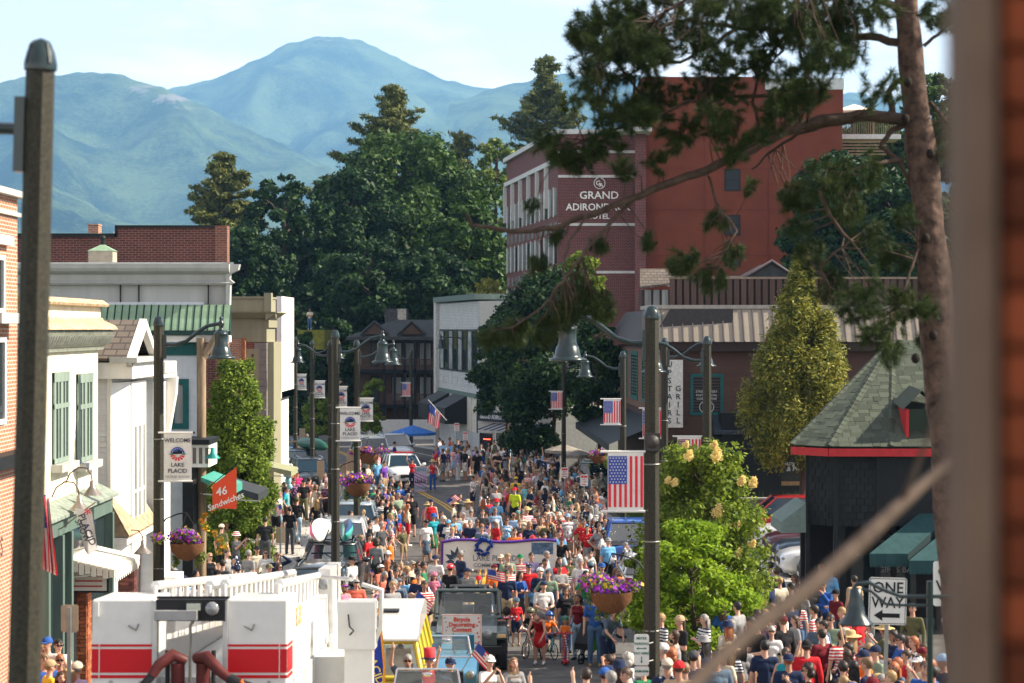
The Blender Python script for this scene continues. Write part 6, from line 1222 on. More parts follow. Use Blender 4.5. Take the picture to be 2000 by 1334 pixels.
def hull(L,w,h,M,name='hull',m=None,parent=None,mats=None):
 v=[];n=10;st=14
 for i in range(st+1):
  t=i/st*2-1;q=max(0.02,(1-abs(t)**2.4));
  for k in range(n):a=2*pi*k/n;v.append((w/2*q**0.7*cos(a),L/2*t,h/2*q**0.45*sin(a)*(1.0 if sin(a)<0 else 0.75)+0.10*abs(t)**3))
 f_=[(i*n+k,i*n+(k+1) % n,(i+1)*n+(k+1) % n,(i+1)*n+k) for i in range(st) for k in range(n)]
 mi=[0]*len(f_);mb=MB();mb.v=v
 for j,q in enumerate(f_):mb.f.append(q);mb.m.append(1 if (j % n) in mats else 0);mb.sm.append(True)
 return mb.build(name,m,parent)
pk=mat('pink_plastic',(0.80,0.10,0.28),0.3,var=0.05);wp=mat('white_plastic',(0.78,0.74,0.72),0.3,var=0.05);tq=mat('teal_plastic',(0.02,0.28,0.36),0.3,var=0.3,scale=2,col2=(0.10,0.50,0.30));nv=mat('navy_plastic',(0.02,0.06,0.16),0.3)
o=thing('kayak','pink and white kayak tilted on edge on the roof of the black car','kayak',(-6.0,63.9,gz(63)+1.98),(RAD(3),RAD(72),RAD(-3)));hull(2.9,0.72,0.34,None,m=[wp,pk],parent=o,mats=(5,6,7,8))
o=thing('kayak','teal and blue kayak tilted on edge on the roof of the black car','kayak',(-5.15,63.9,gz(63)+1.98),(RAD(3),RAD(-72),RAD(3)));hull(2.8,0.68,0.34,None,m=[tq,nv],parent=o,mats=(0,1,9))
for x,lb in ((-5.55,'black roof rack cradle holding both kayaks'),):
 o=thing('roof_rack',lb,'roof rack',(x,63.9,1.6));MB().tube([(-.7,-.4,.03),(.7,-.4,.03)],.025).tube([(-.7,.5,.03),(.7,.5,.03)],.025).tube([(-.3,-.4,.03),(-.12,-.4,.45)],.02).tube([(.3,-.4,.03),(.12,-.4,.45)],.02).build('bars',m_trim,o)
o=thing('canoe','dark green canoe upside down on the roof of the tall car','canoe',(-10.6,108.5,2.12),(0,RAD(180),RAD(24)));hull(4.6,0.95,0.72,None,m=[mat('green_canoe',(0.004,0.06,0.035),0.4,var=0.08),m_trim],parent=o,mats=())
o=thing('roof_ladder','brown wooden rack poking over the roof of a parked car','rack',(-12.2,112,2.0),(0,RAD(-4),RAD(4)))
for s_ in (0,.35):MB().box(-1.4,1.4,s_-.03,s_+.03,0,.08).build('rail',m_wood,o)
J=thing('jeep','dark green-grey open off-roader carrying the Bicycle Decorating Contest sign','jeep',(-1.08,50.0,gz(50)));mj=paint('jeep_green',(0.065,0.09,0.085))
w=MB();w.prism([(-1.25,.55),(-1.25,.98),(-.95,1.10),(0,1.18),(2.3,1.18),(2.35,.55)],-.72,.72,axis='x');w.build('body',mj,J)
MB().box(-.72,.72,.55,2.2,1.1,1.185).build('interior',m_trim,J)
for s_ in (-1,1):
 MB().prism([(-1.3,.86),(-1.2,.98),(-.35,1.0),(-.15,.86),(-.3,.80),(-1.2,.80)],s_*.70,s_*.95,axis='x').build('fender',mat('fender_grey',(0.14,0.17,0.16),0.5),J);MB().box(s_*.74,s_*.93,-1.31,-1.25,.87,.94).build('indicator',mat('amber',(0.7,0.45,0.2),0.3),J)
 for y in (-.78,1.65):wheel(J,s_*.82,y,.42,.28)
 MB().lathe([(0,0.03),(.10,.02),(.115,0),(.13,-.03)],16,M=Matrix.Translation((s_*.50,-1.26,.93)) @ Matrix.Rotation(RAD(90),4,'X')).build('headlight',m_hl,J)
 MB().ball((s_*.95,-.0,1.32),.13,8,sc=(.8,.5,.9)).tube([(s_*.7,0,1.25),(s_*.95,0,1.3)],.02,4).build('mirror',m_trim,J);MB().tube([(s_*.70,0.05,1.15),(s_*.66,.22,1.82),(s_*.64,1.0,1.85),(s_*.66,1.9,1.2)],.045,6).build('roll_bar',m_trim,J)
ws=[(-.80,0,1.17),(.80,0,1.17),(.75,.2,1.80),(-.75,.2,1.80)];fr=MB()
for a,b in zip(ws,ws[1:]+ws[:1]):fr.tube([a,b],.05,6)
fr.build('windscreen_frame',mj,J)
gl=mat('clear_glass',(0.8,0.9,0.9),0.02,var=0,trans=0.0,alpha=0.12,spec=0.8);MB().add(ws,[(0,1,2,3)]).build('windscreen',gl,J)
for k in range(7):MB().box(-.27+.08*k,-.235+.08*k,-1.262,-1.24,.75,.98).build('grille_slot',m_trim,J)
MB().box(-.85,.85,-1.5,-1.28,.50,.68).build('bumper',m_trim,J);MB().box(-.5,.5,1.75,2.2,1.3,1.7).build('rear_seat',m_trim,J)
for x in (-.36,.36):MB().box(x-.22,x+.22,.75,.95,1.1,1.65).ball((x,.85,1.72),.12,8).build('seat',m_trim,J)
MB().lathe([(.17,-.015),(.19,0),(.17,.015),(.15,0),(.17,-.015)],16,M=Matrix.Translation((.36,.38,1.25)) @ Matrix.Rotation(RAD(60),4,'X')).build('steering_wheel',m_trim,J)
S=thing('contest_sign','white Bicycle Decorating Contest sign with red letters on the off-roader bonnet','sign',(XD(902,48.45),48.45,gz(48.45)+.62));ro=mat('orange_red_print',(0.62,0.05,0.015),0.6,var=0)
MB().box(-.47,.47,0,.02,0,.78).build('board',m_sw,S)
for t_,zz,sz in (('Bicycle',.66,.145),('Decorating',.54,.140),('Contest',.42,.145)):text(t_,sz,ro,S,(0,-.012,zz),sx=.98,bold=.022)
text('Sponsored by',.085,m_ink,S,(0,-.012,.30),shear=.2);text('Tony & Joe Smith',.045,m_ink,S,(0,-.012,.22)) if False else None;text('GARAGE',.095,ro,S,(.18,-.012,.085));text('Town & Lake Street',.04,m_ink,S,(0,-.012,.22)) if False else None
b=MB()
for q in ((-.455,.455,.765,.772),(-.455,.455,.01,.017),(-.455,-.448,.01,.77),(.448,.455,.01,.77)):b.box(q[0],q[1],-.006,0,q[2],q[3])
b.build('border',ro,S);st=MB()
for i,(x,zz) in enumerate(((-.40,.70),(.39,.69),(-.38,.60),(.36,.52),(-.37,.40),(.37,.34),(-.41,.28),(.40,.25),(-.38,.14),(.41,.13),(-.34,.48),(.41,.60))):star(st,x,zz,.034 if i % 2 else .024,-.008,mi=i % 2)
st.build('stars',[m_blu,m_red],S)
B=thing('camper_van','yellow camper van with white roof and big windscreen behind the fire truck','van',(-2.52,38.2,gz(38.2)));my=paint('van_yellow',(0.62,0.48,0.02));mw=paint('van_white',(0.80,0.78,0.73))
w=MB();w.prism([(0,.35),(-.06,.75),(-.02,1.05),(4.2,1.05),(4.25,.35)],-.86,.86,axis='x');o=w.build('body',my,B);bv=o.modifiers.new('b','BEVEL');bv.width=.08;bv.segments=3
A=[(-.84,-.02,1.06),(.84,-.02,1.06),(.84,4.18,1.06),(-.84,4.18,1.06),(-.70,.30,1.70),(.70,.30,1.70),(.70,4.05,1.70),(-.70,4.05,1.70)]
fr=MB()
for a,b in ((0,4),(1,5),(2,6),(3,7),(0,1),(4,5)):fr.tube([A[a],A[b]],.055,6)
for s_ in (-1,1):
 for y in (1.0,2.0,3.1):fr.tube([(s_*.84,y,1.06),(s_*.70,y+.02,1.70)],.05,6)
fr.build('pillar_frame',my,B,kind='stuff');MB().add(A,[(0,1,5,4)]).build('windscreen',gl,B)
for s_ in (0,1):
 for k in range(4):
  ys=(0.05,1.0,2.0,3.1,4.15);a,b=ys[k]+.05,ys[k+1]-.05;s2=-1 if s_==0 else 1;MB().add([(s2*.845,a,1.08),(s2*.845,b,1.08),(s2*.705,b,1.68),(s2*.705,a+.1,1.68)],[(0,1,2,3) if s_ else (3,2,1,0)]).build('side_window',m_cg,B)
w=MB();w.prism([(.18,1.70),(.22,1.80),(.55,1.92),(.9,2.10),(3.2,2.12),(4.1,1.95),(4.15,1.70)],-.76,.76,axis='x');o=w.build('roof',mw,B);bv=o.modifiers.new('b','BEVEL');bv.width=.07;bv.segments=3
for s_ in (-1,1):
 wheel(B,s_*.72,.9,.32,.2);wheel(B,s_*.72,3.3,.32,.2);MB().lathe([(0,.03),(.09,.02),(.11,0)],14,M=Matrix.Translation((s_*.58,-.08,.75)) @ Matrix.Rotation(RAD(90),4,'X')).build('headlight',m_hl,B)
MB().box(.70,.84,.02,.30,1.0,1.02).tube([(.86,-.02,1.3),(1.02,-.1,1.32)],.015,4).ball((1.04,-.1,1.34),.08,8,sc=(1,.4,1.2)).build('mirror',m_chr,B);MB().box(-.45,.45,-.09,-.06,.55,.68).build('front_vent',m_trim,B)
for k in range(8):MB().box(.80,.87,.9+.06*k,.93+.06*k,1.72-.0,1.80).build('vent_slat',m_trim,B) if k<0 else None
MB().box(-.16,.34,1.2,1.5,2.115,2.15).box(-.5,-.3,1.2,1.4,2.115,2.15).build('roof_fitting',m_trim,B)
for x,y in ((-.35,.9),(.35,.9)):MB().box(x-.24,x+.24,y,y+.15,.9,1.45).build('seat',mat('cream_seat',(.4,.36,.28),.8),B)
def open_car(label,X,d,mp,L=3.0,w=.80,wsh=1.42,deck=.98,seatc=None,name='convertible',nose=1.2):
 o=thing(name,label,'convertible',(X,d,gz(d)));q=MB().prism([(-nose,.35),(-nose-.05,.7),(-nose+.2,deck-.1),(0,deck),(.15,deck+.02),(L-nose-.2,deck),(L-nose,.6),(L-nose,.35)],-w,w,axis='x').build('body',mp,o);bv=q.modifiers.new('b','BEVEL');bv.width=.07;bv.segments=3
 MB().box(-w*.85,w*.85,.2,L-nose-.35,deck-.08,deck+.025).build('cockpit',seatc or m_trim,o)
 ws=[(-w*.82,-.05,deck),(w*.82,-.05,deck),(w*.70,.16,wsh),(-w*.70,.16,wsh)];f_=MB()
 for a,b in zip(ws,ws[1:]+ws[:1]):f_.tube([a,b],.022,6)
 f_.build('windscreen_frame',m_chr,o);MB().add(ws,[(0,1,2,3)]).build('windscreen',gl,o)
 for s_ in (-1,1):wheel(o,s_*(w-.1),-nose+.5,.32,.2);wheel(o,s_*(w-.1),L-nose-.5,.32,.2);MB().ball((s_*.55,-nose-.02,.68),.1,10,sc=(1,.5,1)).build('headlight',m_hl,o)
 for x in (-.36,.36):MB().box(x-.24,x+.24,.75,.9,deck-.1,deck+.35).build('seat',seatc or m_trim,o)
 MB().lathe([(.16,-.012),(.18,0),(.16,.012),(.145,0),(.16,-.012)],16,M=Matrix.Translation((.33,.3,deck+.12)) @ Matrix.Rotation(RAD(65),4,'X')).build('steering_wheel',m_trim,o)
 MB().ball((0,.08,wsh-.08),.06,8,sc=(1.8,.4,.7)).build('rear_view_mirror',m_chr,o)
 return o
open_car('blue open convertible between the yellow van and the off-roader',-1.42,43.7,paint('sky_blue',(0.05,0.20,0.33)),seatc=mat('blue_seat',(0.03,0.12,0.18),.6),nose=1.0,w=.68,wsh=1.32,deck=.9)
nc=open_car('cream open car nearest the camera with two waving passengers',-1.45,34.9,paint('tan_cream',(0.55,0.40,0.18)),w=.74,wsh=1.55,deck=1.05,nose=1.25)
T=thing('fire_truck','white aerial fire truck with red stripes and hose monitors seen from behind','fire truck',(-4.12,26.0,gz(26)),(RAD(-3.4),0,0));tw_=1.25;mt=mat('truck_white',(0.62,0.62,0.60),0.35,var=0.04,spec=0.5,coat=0.4);mr_=mat('stripe_red',(0.50,0.006,0.012),0.4,var=0.0);TH=3.42
for nm,a,b in (('left_cabinet',-tw_,-.46),('right_cabinet',.46,tw_)):
 q=MB().box(a,b,0,1.3,.5,TH-.03).build('cabinet',mt,T);MB().box(a+.01,b-.01,1.305,7.5,.5,TH-.42).build('locker',mt,T);bv=q.modifiers.new('b','BEVEL');bv.width=.025;bv.segments=2
MB().box(-.455,.455,.5,7,.5,2.35).build('centre_body',mt,T)
for a,b in ((-tw_,-.46),(.46,tw_)):
 for z0,z1 in ((TH-.96,TH-.66),(TH-.63,TH-.60),(TH-1.03,TH-.99)):MB().box(a+.002,b-.002,-.010,.0,z0,z1).build('stripe',mr_,T)
for z0,z1 in ((TH-.96,TH-.66),(TH-.63,TH-.60),(TH-1.03,TH-.99)):MB().box(tw_,tw_+.010,.02,.55,z0,z1).build('stripe',mr_,T)
for x in (-tw_+.10,tw_-.10):MB().box(x-.005,x+.005,-.014,-.010,TH-1.05,TH-.58).build('seam',m_sw,T)
for x in (-.70,.78):MB().tube([(x-.08,-.03,TH-.36),(x+.02,-.03,TH-.42),(x+.05,-.03,TH-.34)],.012,5).build('latch',m_steel,T)
for x in (-.46,.44):MB().box(x-.01,x+.05,-.05,.1,.6,TH-.05).build('corner_rail',mat('rail_alu',(0.5,0.5,0.49),0.4,.5),T)
for x in (-tw_+.04,):MB().box(x,x+.05,-.04,-.01,TH-.25,TH-.06).build('handle',m_sw,T)
for x in (-1.0,-.62,.62,1.02):MB().box(x-.02,x+.02,-.02,0,.7,TH-1.06).build('door_seam',m_metal,T)
for x,z in ((-.85,TH-1.25),(.85,TH-1.3),(-.2,TH-1.6)):MB().box(x-.09,x+.09,-.018,-.002,z-.06,z+.06).build('latch_plate',m_steel,T)
MB().tube([(.02,-.05,.9),(.02,-.08,TH-.35),(.06,-.1,TH-.3)],.02,6).tube([(-.30,-.1,.9),(-.32,-.12,2.3)],.03,6).build('pipe',m_steel,T)
go=mat('gold_letters',(0.75,0.50,0.12),.4,.3,var=0);text('E 73',.34,go,T,(tw_+.012,1.3,TH-.35),rot=(RAD(90),0,RAD(90)))
for y0_ in (.7,2.0,3.3,4.7):MB().box(tw_,tw_+.02,y0_,y0_+1.2,.8,TH-1.1).build('locker_door',mt,T)
for k in range(4):wheel(T,(-1.0 if k % 2 else 1.0),1.8+(k//2)*1.3,.52,.32)
MB().box(-.42,.46,-.08,.3,TH-.30,TH-.03).build('tool_bar',m_trim,T);MB().box(-.42,.12,-.22,-.08,TH-.28,TH-.16).build('tray',mat('tray_grey',(.3,.3,.3),.5),T);MB().lathe([(0,.02),(.075,.015),(.09,-.02),(.085,-.05),(0,-.06)],14,M=Matrix.Translation((.30,-.14,TH-.14)) @ Matrix.Rotation(RAD(90),4,'X')).build('spot_lamp',m_hl,T);MB().box(-.02,.16,-.15,-.08,TH-.16,TH-.07).build('junction_box',m_chr,T)
MB().box(-.42,.50,-.04,.02,TH-.02,TH+.01).build('top_rail',m_trim,T)
mn=mat('monitor_red',(.09,.018,.016),.5,var=.2)
for s_,bx in ((-1,-.10),(1,.22)):
 z=TH-.80
 if s_<0:P=[(bx+.10,-.30,z+.02),(bx-.05,-.36,z+.10),(bx-.22,-.42,z-.02),(bx-.30,-.46,z-.15)];Q=[(bx-.30,-.46,z-.15),(bx-.55,-.55,z-.45),(bx-.95,-.65,z-.9)]
 else:P=[(bx-.10,-.30,z+.05),(bx+.05,-.38,z+.08),(bx+.22,-.46,z-.08),(bx+.36,-.5,z-.18)];Q=[(bx+.36,-.5,z-.18),(bx+.52,-.56,z-.27),(bx+.66,-.6,z-.34)]
 MB().tube(P,[.065,.085,.07,.06],10).build('monitor_elbow',mn,T);MB().tube(Q,[.055,.05,.04] if s_<0 else [.07,.09,.11],10).build('nozzle',m_trim,T)
 MB().tube([(bx,-.25,z-.55),(bx,-.30,z)],.09,10).box(bx-.16,bx+.16,-.38,-.1,z-.42,z-.36).build('monitor_base',mn,T);MB().tube([(bx+s_*.13,-.28,z-.5),(bx+s_*.13,-.28,z+.15)],.03,6).build('valve_rod',m_trim,T);MB().box(bx-.18,bx+.18,-.3,.1,z-.95,z-.55).build('hose_box',mat('alu_box',(.4,.4,.38),.5,.3),T)
if True:MB().lathe([(.075,-.02),(.12,-.02),(.12,.02),(.075,.02)],14,M=Matrix.Translation((.80,-.585,TH-1.09)) @ Matrix.Rotation(RAD(60),4,'Y')).build('orange_ring',mat('orange_ring',(.75,.13,.03),.5),T)
def ladder(x0,x1,y0,y1,za,zb,hh,nm='ladder_section'):
 q=MB()
 for x in (x0,x1):
  q.tube([(x,y0,za),(x,y1,zb)],.075,6).tube([(x,y0,za+hh),(x,y1,zb+hh)],.065,6)
  n=16
  for i in range(n+1):t=i/n;q.tube([(x,y0+(y1-y0)*t,za+(zb-za)*t),(x,y0+(y1-y0)*t,za+(zb-za)*t+hh)],.035,4)
 for i in range(22):t=i/21;q.tube([(x0,y0+(y1-y0)*t,za+(zb-za)*t),(x1,y0+(y1-y0)*t,za+(zb-za)*t)],.025,4)
 return q.build(nm,mt,T)
ladder(-.62,.10,1.0,11.5,TH-.30,TH-.80,.38);ladder(.30,1.02,1.0,9.6,TH-.30,TH-.66,.40)
MB().box(1.03,1.22,6.5,8.5,TH-1.2,TH-.02).build('basket_side',mt,T);MB().lathe([(0,.04),(.09,.03),(.10,-.03),(0,-.05)],12,M=Matrix.Translation((1.12,6.4,TH-.25)) @ Matrix.Rotation(RAD(90),4,'X')).build('work_lamp',m_hl,T)
MB().tube([(1.32,5.6,TH-.1),(1.36,5.5,TH-1.0),(1.34,5.2,TH-1.7)],.07,8).tube([(1.40,4.6,TH-.9),(1.50,4.4,TH-1.25),(1.42,4.2,TH-1.6)],.05,8).build('hydraulic_hose',mat('hose_white',(.6,.6,.58),.5),T)
MB().box(1.25,1.75,3.6,5.0,.6,2.3).build('side_platform',mt,T)
MB().box(1.72,2.12,3.2,3.6,1.2,3.05).box(1.62,2.16,3.15,3.62,2.45,3.12).build('control_pedestal',mt,T);MB().tube([(1.78,3.1,2.95),(1.80,3.08,2.78),(1.86,3.08,2.72),(1.80,3.08,2.66)],.014,5).build('cable',m_trim,T)
MB().tube([(2.05,3.4,2.3),(2.22,3.4,2.75),(2.24,3.4,3.28),(1.95,3.4,3.36)],.035,8).tube([(1.3,4.2,3.42),(1.75,3.9,3.40)],.03,8).build('hand_rail',mat('rail_alu',(.5,.5,.49),.4,.5),T)
fg=thing('parade_flag','blue flag with orange fringe and the word PLACID beside the fire truck','flag',(XD(741,34),34,gz(34)+.5));z_=lambda y:W(741,y,34).z-fg.location.z
MB().tube([(0,0.05,0),(0,0.05,z_(1175))],.022).ball((0,.05,z_(1170)),.05).build('pole',m_wood,fg)
MB().add([(-.02,0,z_(1195)),(-.10,-.03,z_(1240)),(-.24,0,z_(1330)),(-.26,0,z_(1400)),(.03,0,z_(1400)),(.07,-.04,z_(1300)),(.02,0,z_(1230))],[(0,1,6),(1,2,5,6),(2,3,4,5)]).build('cloth',mat('royal_blue',(0.015,0.04,0.30),.7),fg)
MB().tube([(-.01,-.02,z_(1190)),(.03,-.03,z_(1230)),(.085,-.05,z_(1300)),(.05,-.02,z_(1400))],.022,5).build('fringe',mat('orange_fringe',(.75,.30,.03),.8,var=.2,scale=40),fg);text('PLACID',.19,mat('gold_letters2',(.65,.5,.12),.5,var=0),fg,(-.08,-.05,z_(1300)),rot=(RAD(90),RAD(70),0))
PB=thing('parade_banner','long cream LAKE PLACID COMMUNITY DAY banner with purple garland and blue wreath','banner',(XD(864,61),61,gz(61)));L_b=XD(1087,61)-XD(864,61);z1,z0=W(864,1056,61).z,W(864,1112,61).z
MB().box(0,L_b,-.01,.01,z0,z1).build('cloth',mat('cream_banner',(.78,.73,.64),.8,var=.05),PB)
q=MB().tube([(0,-.03,z1-.03)]+[(L_b*i/8,-.03,z1+.04*sin(i*1.1)) for i in range(1,8)]+[(L_b,-.03,z1)],.045,6).tube([(0,-.03,z1),(-.02,-.03,z0)],.035,6);q.build('garland',mat('purple_tinsel',(.12,.04,.32),.5,var=.4,scale=40),PB)
q=MB()
for k in range(40):a=2*pi*k/40;r_=.20+random.uniform(-.05,.07);q.ball((L_b*.36+r_*cos(a),-.07,z1-.16+r_*sin(a)),.055,5)
q.build('wreath',mat('blue_tinsel',(.01,.05,.30),.35,.3,var=.4,scale=30),PB)
pet=mat('slate_print',(.05,.075,.11),.7,var=0);q=MB()
for a,l in ((150,.42),(120,.40),(90,.44),(55,.38),(185,.36),(225,.22)):
 a=RAD(a);c_=Vector((L_b*.13,-.015,z0+.25));u=Vector((cos(a),0,sin(a)));v=Vector((-sin(a),0,cos(a)));q.add([c_+u*.08,c_+u*l*.55+v*.075,c_+u*l,c_+u*l*.55-v*.075],[(0,3,2,1)])
q.build('petals',pet,PB);text('LAKE PLACID',.235,mat('grey_print2',(.25,.25,.26),.7,var=0),PB,(L_b*.46,-.02,z0+.33),sx=.95);text('COMMUNITY DAY',.17,MATS['grey_print2'],PB,(L_b*.47,-.02,z0+.12),sx=.95)
MB().box(L_b*.78,L_b*.97,-.02,-.011,z0+.45,z1-.06).build('photo_panel',mat('blue_photo',(.12,.2,.3),.6,var=.4,scale=8),PB)
P2=thing('parade_banner','narrow LEAD RHYTHM banner with diagonal stripes held by the two dancers','banner',(XD(809,103.5),103.5,0));kk=103.5/F;z1,z0=HC-(912-HY)*kk,HC-(960-HY)*kk
MB().box(0,25*kk,-.01,.01,z0,z1).build('cloth',mat('lilac_cloth',(.42,.38,.5),.8),P2);q=MB()
for i in range(7):q.add([(25*kk*.0,-.012,z0+.16*i),(25*kk,-.012,z0+.16*i-.30),(25*kk,-.012,z0+.16*i-.25),(0,-.012,z0+.16*i+.05)],[(0,1,2,3)]) if .3<.16*i<1.2 else None
q.build('diagonal_stripes',mat('mauve_print',(.3,.1,.25),.7,var=0),P2);text('LEAD',.24,mat('teal_print',(.02,.28,.32),.7,var=0),P2,(12.5*kk,-.02,z1-.13));text('RHYTHM',.18,MATS['teal_print'],P2,(12.5*kk,-.02,z0+.16));q=MB()
for i in range(6):q.prism([(3*kk+i*3.6*kk-.04,z0+.42),(3*kk+i*3.6*kk+.05,z0+.42),(3*kk+i*3.6*kk,z0+.62+.08*(i % 2))],-.02,-.012)
q.build('figures',m_ink,P2)
# ================================================================ PEOPLE
V3=Vector
def joints(pose):
 J=dict(pel=(0,0,.95),che=(0,0,1.27),nek=(0,0.005,1.47),hed=(0,-.015,1.635),rot=(0,0),
             shL=(.180,0,1.405),shR=(-.180,0,1.405),elL=(.245,.02,1.13),elR=(-.245,.02,1.13),wrL=(.262,-.06,.885),wrR=(-.262,-.06,.885),
             hpL=(.09,0,.92),hpR=(-.09,0,.92),knL=(.105,-.02,.50),knR=(-.105,-.02,.50),anL=(.115,.02,.085),anR=(-.115,.02,.085))
 U={
     'stand':{},'hip':dict(elR=(-.36,.04,1.16),wrR=(-.19,-.03,1.0),knL=(.13,-.05,.50),anL=(.19,-.03,.085)),
     'cross':dict(elL=(.25,-.05,1.13),elR=(-.25,-.05,1.13),wrL=(-.06,-.19,1.20),wrR=(.07,-.17,1.14)),
     'phone':dict(elL=(.22,-.17,1.22),elR=(-.22,-.17,1.22),wrL=(.07,-.36,1.47),wrR=(-.07,-.36,1.47)),
     'shade':dict(elL=(.37,-.12,1.50),wrL=(.13,-.13,1.66)),
     'wave':dict(elR=(-.30,-.05,1.66),wrR=(-.27,-.08,1.93)),
     'wave2':dict(elR=(-.30,-.05,1.66),wrR=(-.27,-.08,1.93),elL=(.32,-.05,1.62),wrL=(.35,-.1,1.86)),
     'clap':dict(elL=(.24,-.03,1.14),elR=(-.24,-.03,1.14),wrL=(.05,-.27,1.20),wrR=(-.05,-.27,1.22)),
     'chin':dict(elL=(.20,-.10,1.15),wrL=(.03,-.17,1.42),elR=(-.22,-.06,1.13),wrR=(.06,-.19,1.12)),
     'walk':dict(knL=(.10,-.20,.52),anL=(.10,-.28,.10),knR=(-.10,.08,.49),anR=(-.10,.33,.13),elR=(-.26,-.10,1.14),wrR=(-.24,-.28,.95),elL=(.26,.13,1.14),wrL=(.25,.14,.88)),
     'look':dict(hed=(.0,-.04,1.625),rot=(-18,0),elL=(.23,-.06,1.13),elR=(-.23,-.06,1.13),wrL=(.07,-.28,1.10),wrR=(-.07,-.28,1.08)),
     'play':dict(elL=(.30,-.10,1.20),elR=(-.30,-.10,1.20),wrL=(.12,-.32,1.36),wrR=(-.10,-.30,1.18)),
     'lean':dict(pel=(0,.10,.93),che=(0,-.08,1.22),nek=(0,-.17,1.38),hed=(0,-.24,1.50),rot=(-30,0),shL=(.17,-.13,1.33),shR=(-.17,-.13,1.33),elL=(.22,-.24,1.08),elR=(-.22,-.24,1.08),wrL=(.14,-.42,.92),wrR=(-.14,-.42,.92),hpL=(.09,.10,.90),hpR=(-.09,.10,.90)),
     'bend':dict(pel=(0,.18,.90),che=(0,-.10,1.10),nek=(0,-.27,1.18),hed=(0,-.38,1.26),rot=(-45,0),shL=(.17,-.22,1.15),shR=(-.17,-.22,1.15),elL=(.22,-.36,.92),elR=(-.22,-.36,.92),wrL=(.15,-.52,.75),wrR=(-.15,-.52,.75),hpL=(.09,.18,.88),hpR=(-.09,.18,.88),knL=(.10,.08,.48),knR=(-.10,.08,.48),anL=(.11,.12,.085),anR=(-.11,.12,.085)),
     'sit':dict(pel=(0,.06,.50),che=(0,.02,.82),nek=(0,0,1.02),hed=(0,-.02,1.185),shL=(.18,0,.955),shR=(-.18,0,.955),elL=(.235,-.10,.72),elR=(-.235,-.10,.72),wrL=(.11,-.30,.62),wrR=(-.11,-.30,.62),hpL=(.095,.04,.48),hpR=(-.095,.04,.48),knL=(.13,-.38,.50),knR=(-.13,-.38,.50),anL=(.13,-.36,.085),anR=(-.13,-.36,.085)),
     'sitwave':dict(pel=(0,.06,.50),che=(0,.02,.82),nek=(0,0,1.02),hed=(0,-.02,1.185),shL=(.18,0,.955),shR=(-.18,0,.955),elL=(.235,-.10,.72),elR=(-.30,-.08,1.15),wrL=(.11,-.30,.62),wrR=(-.26,-.14,1.40),hpL=(.095,.04,.48),hpR=(-.095,.04,.48),knL=(.13,-.38,.50),knR=(-.13,-.38,.50),anL=(.13,-.36,.085),anR=(-.13,-.36,.085)),
     'bike':dict(pel=(0,.12,.86),che=(0,-.04,1.15),nek=(0,-.11,1.33),hed=(0,-.17,1.47),rot=(-8,0),shL=(.17,-.08,1.27),shR=(-.17,-.08,1.27),elL=(.26,-.25,1.07),elR=(-.26,-.25,1.07),wrL=(.24,-.46,.98),wrR=(-.24,-.46,.98),hpL=(.09,.11,.84),hpR=(-.09,.11,.84),knL=(.12,-.24,.66),knR=(-.12,-.22,.50),anL=(.12,-.12,.30),anR=(-.26,-.14,.085))}
 J.update(U[pose]);return {k:(V3(v) if k != 'rot' else v) for k,v in J.items()}
def cap(mb,p0,r0,p1,r1,n=10,fl=1.0,ax=None):
 """closed tapered capsule"""
 p0,p1=V3(p0),V3(p1);t=p1-p0;L=t.length;t=t.normalized() if L>1e-6 else V3((0,0,1));a=t.cross(V3((0,1,0.001)));a=a.normalized() if a.length>1e-4 else V3((1,0,0));b=a.cross(t)
 rings=[(p0-t*r0*.92,r0*.38),(p0-t*r0*.6,r0*.8),(p0,r0)]+[(p0+t*L*.5,(r0+r1)/2)]+[(p1,r1),(p1+t*r1*.6,r1*.8),(p1+t*r1*.92,r1*.38)]
 vs_=[c+(a*cos(2*pi*k/n)+b*sin(2*pi*k/n)*fl)*r for c,r in rings for k in range(n)];m=len(rings)
 f_=[(i*n+k,i*n+(k+1) % n,(i+1)*n+(k+1) % n,(i+1)*n+k) for i in range(m-1) for k in range(n)]+[tuple(range(n))[::-1],tuple(range((m-1)*n,m*n))]
 mb.add(vs_,f_)
SKIN,TOP,BOT,SHOE,DARK,LIP=range(6)
BODY={}
slotm=[mat('slot%d' % i,(.5,.5,.5)) for i in range(4)]+[mat('eye_dark',(.012,.009,.008),.3,var=0),mat('lip',(.35,.10,.08),.5,var=0)]
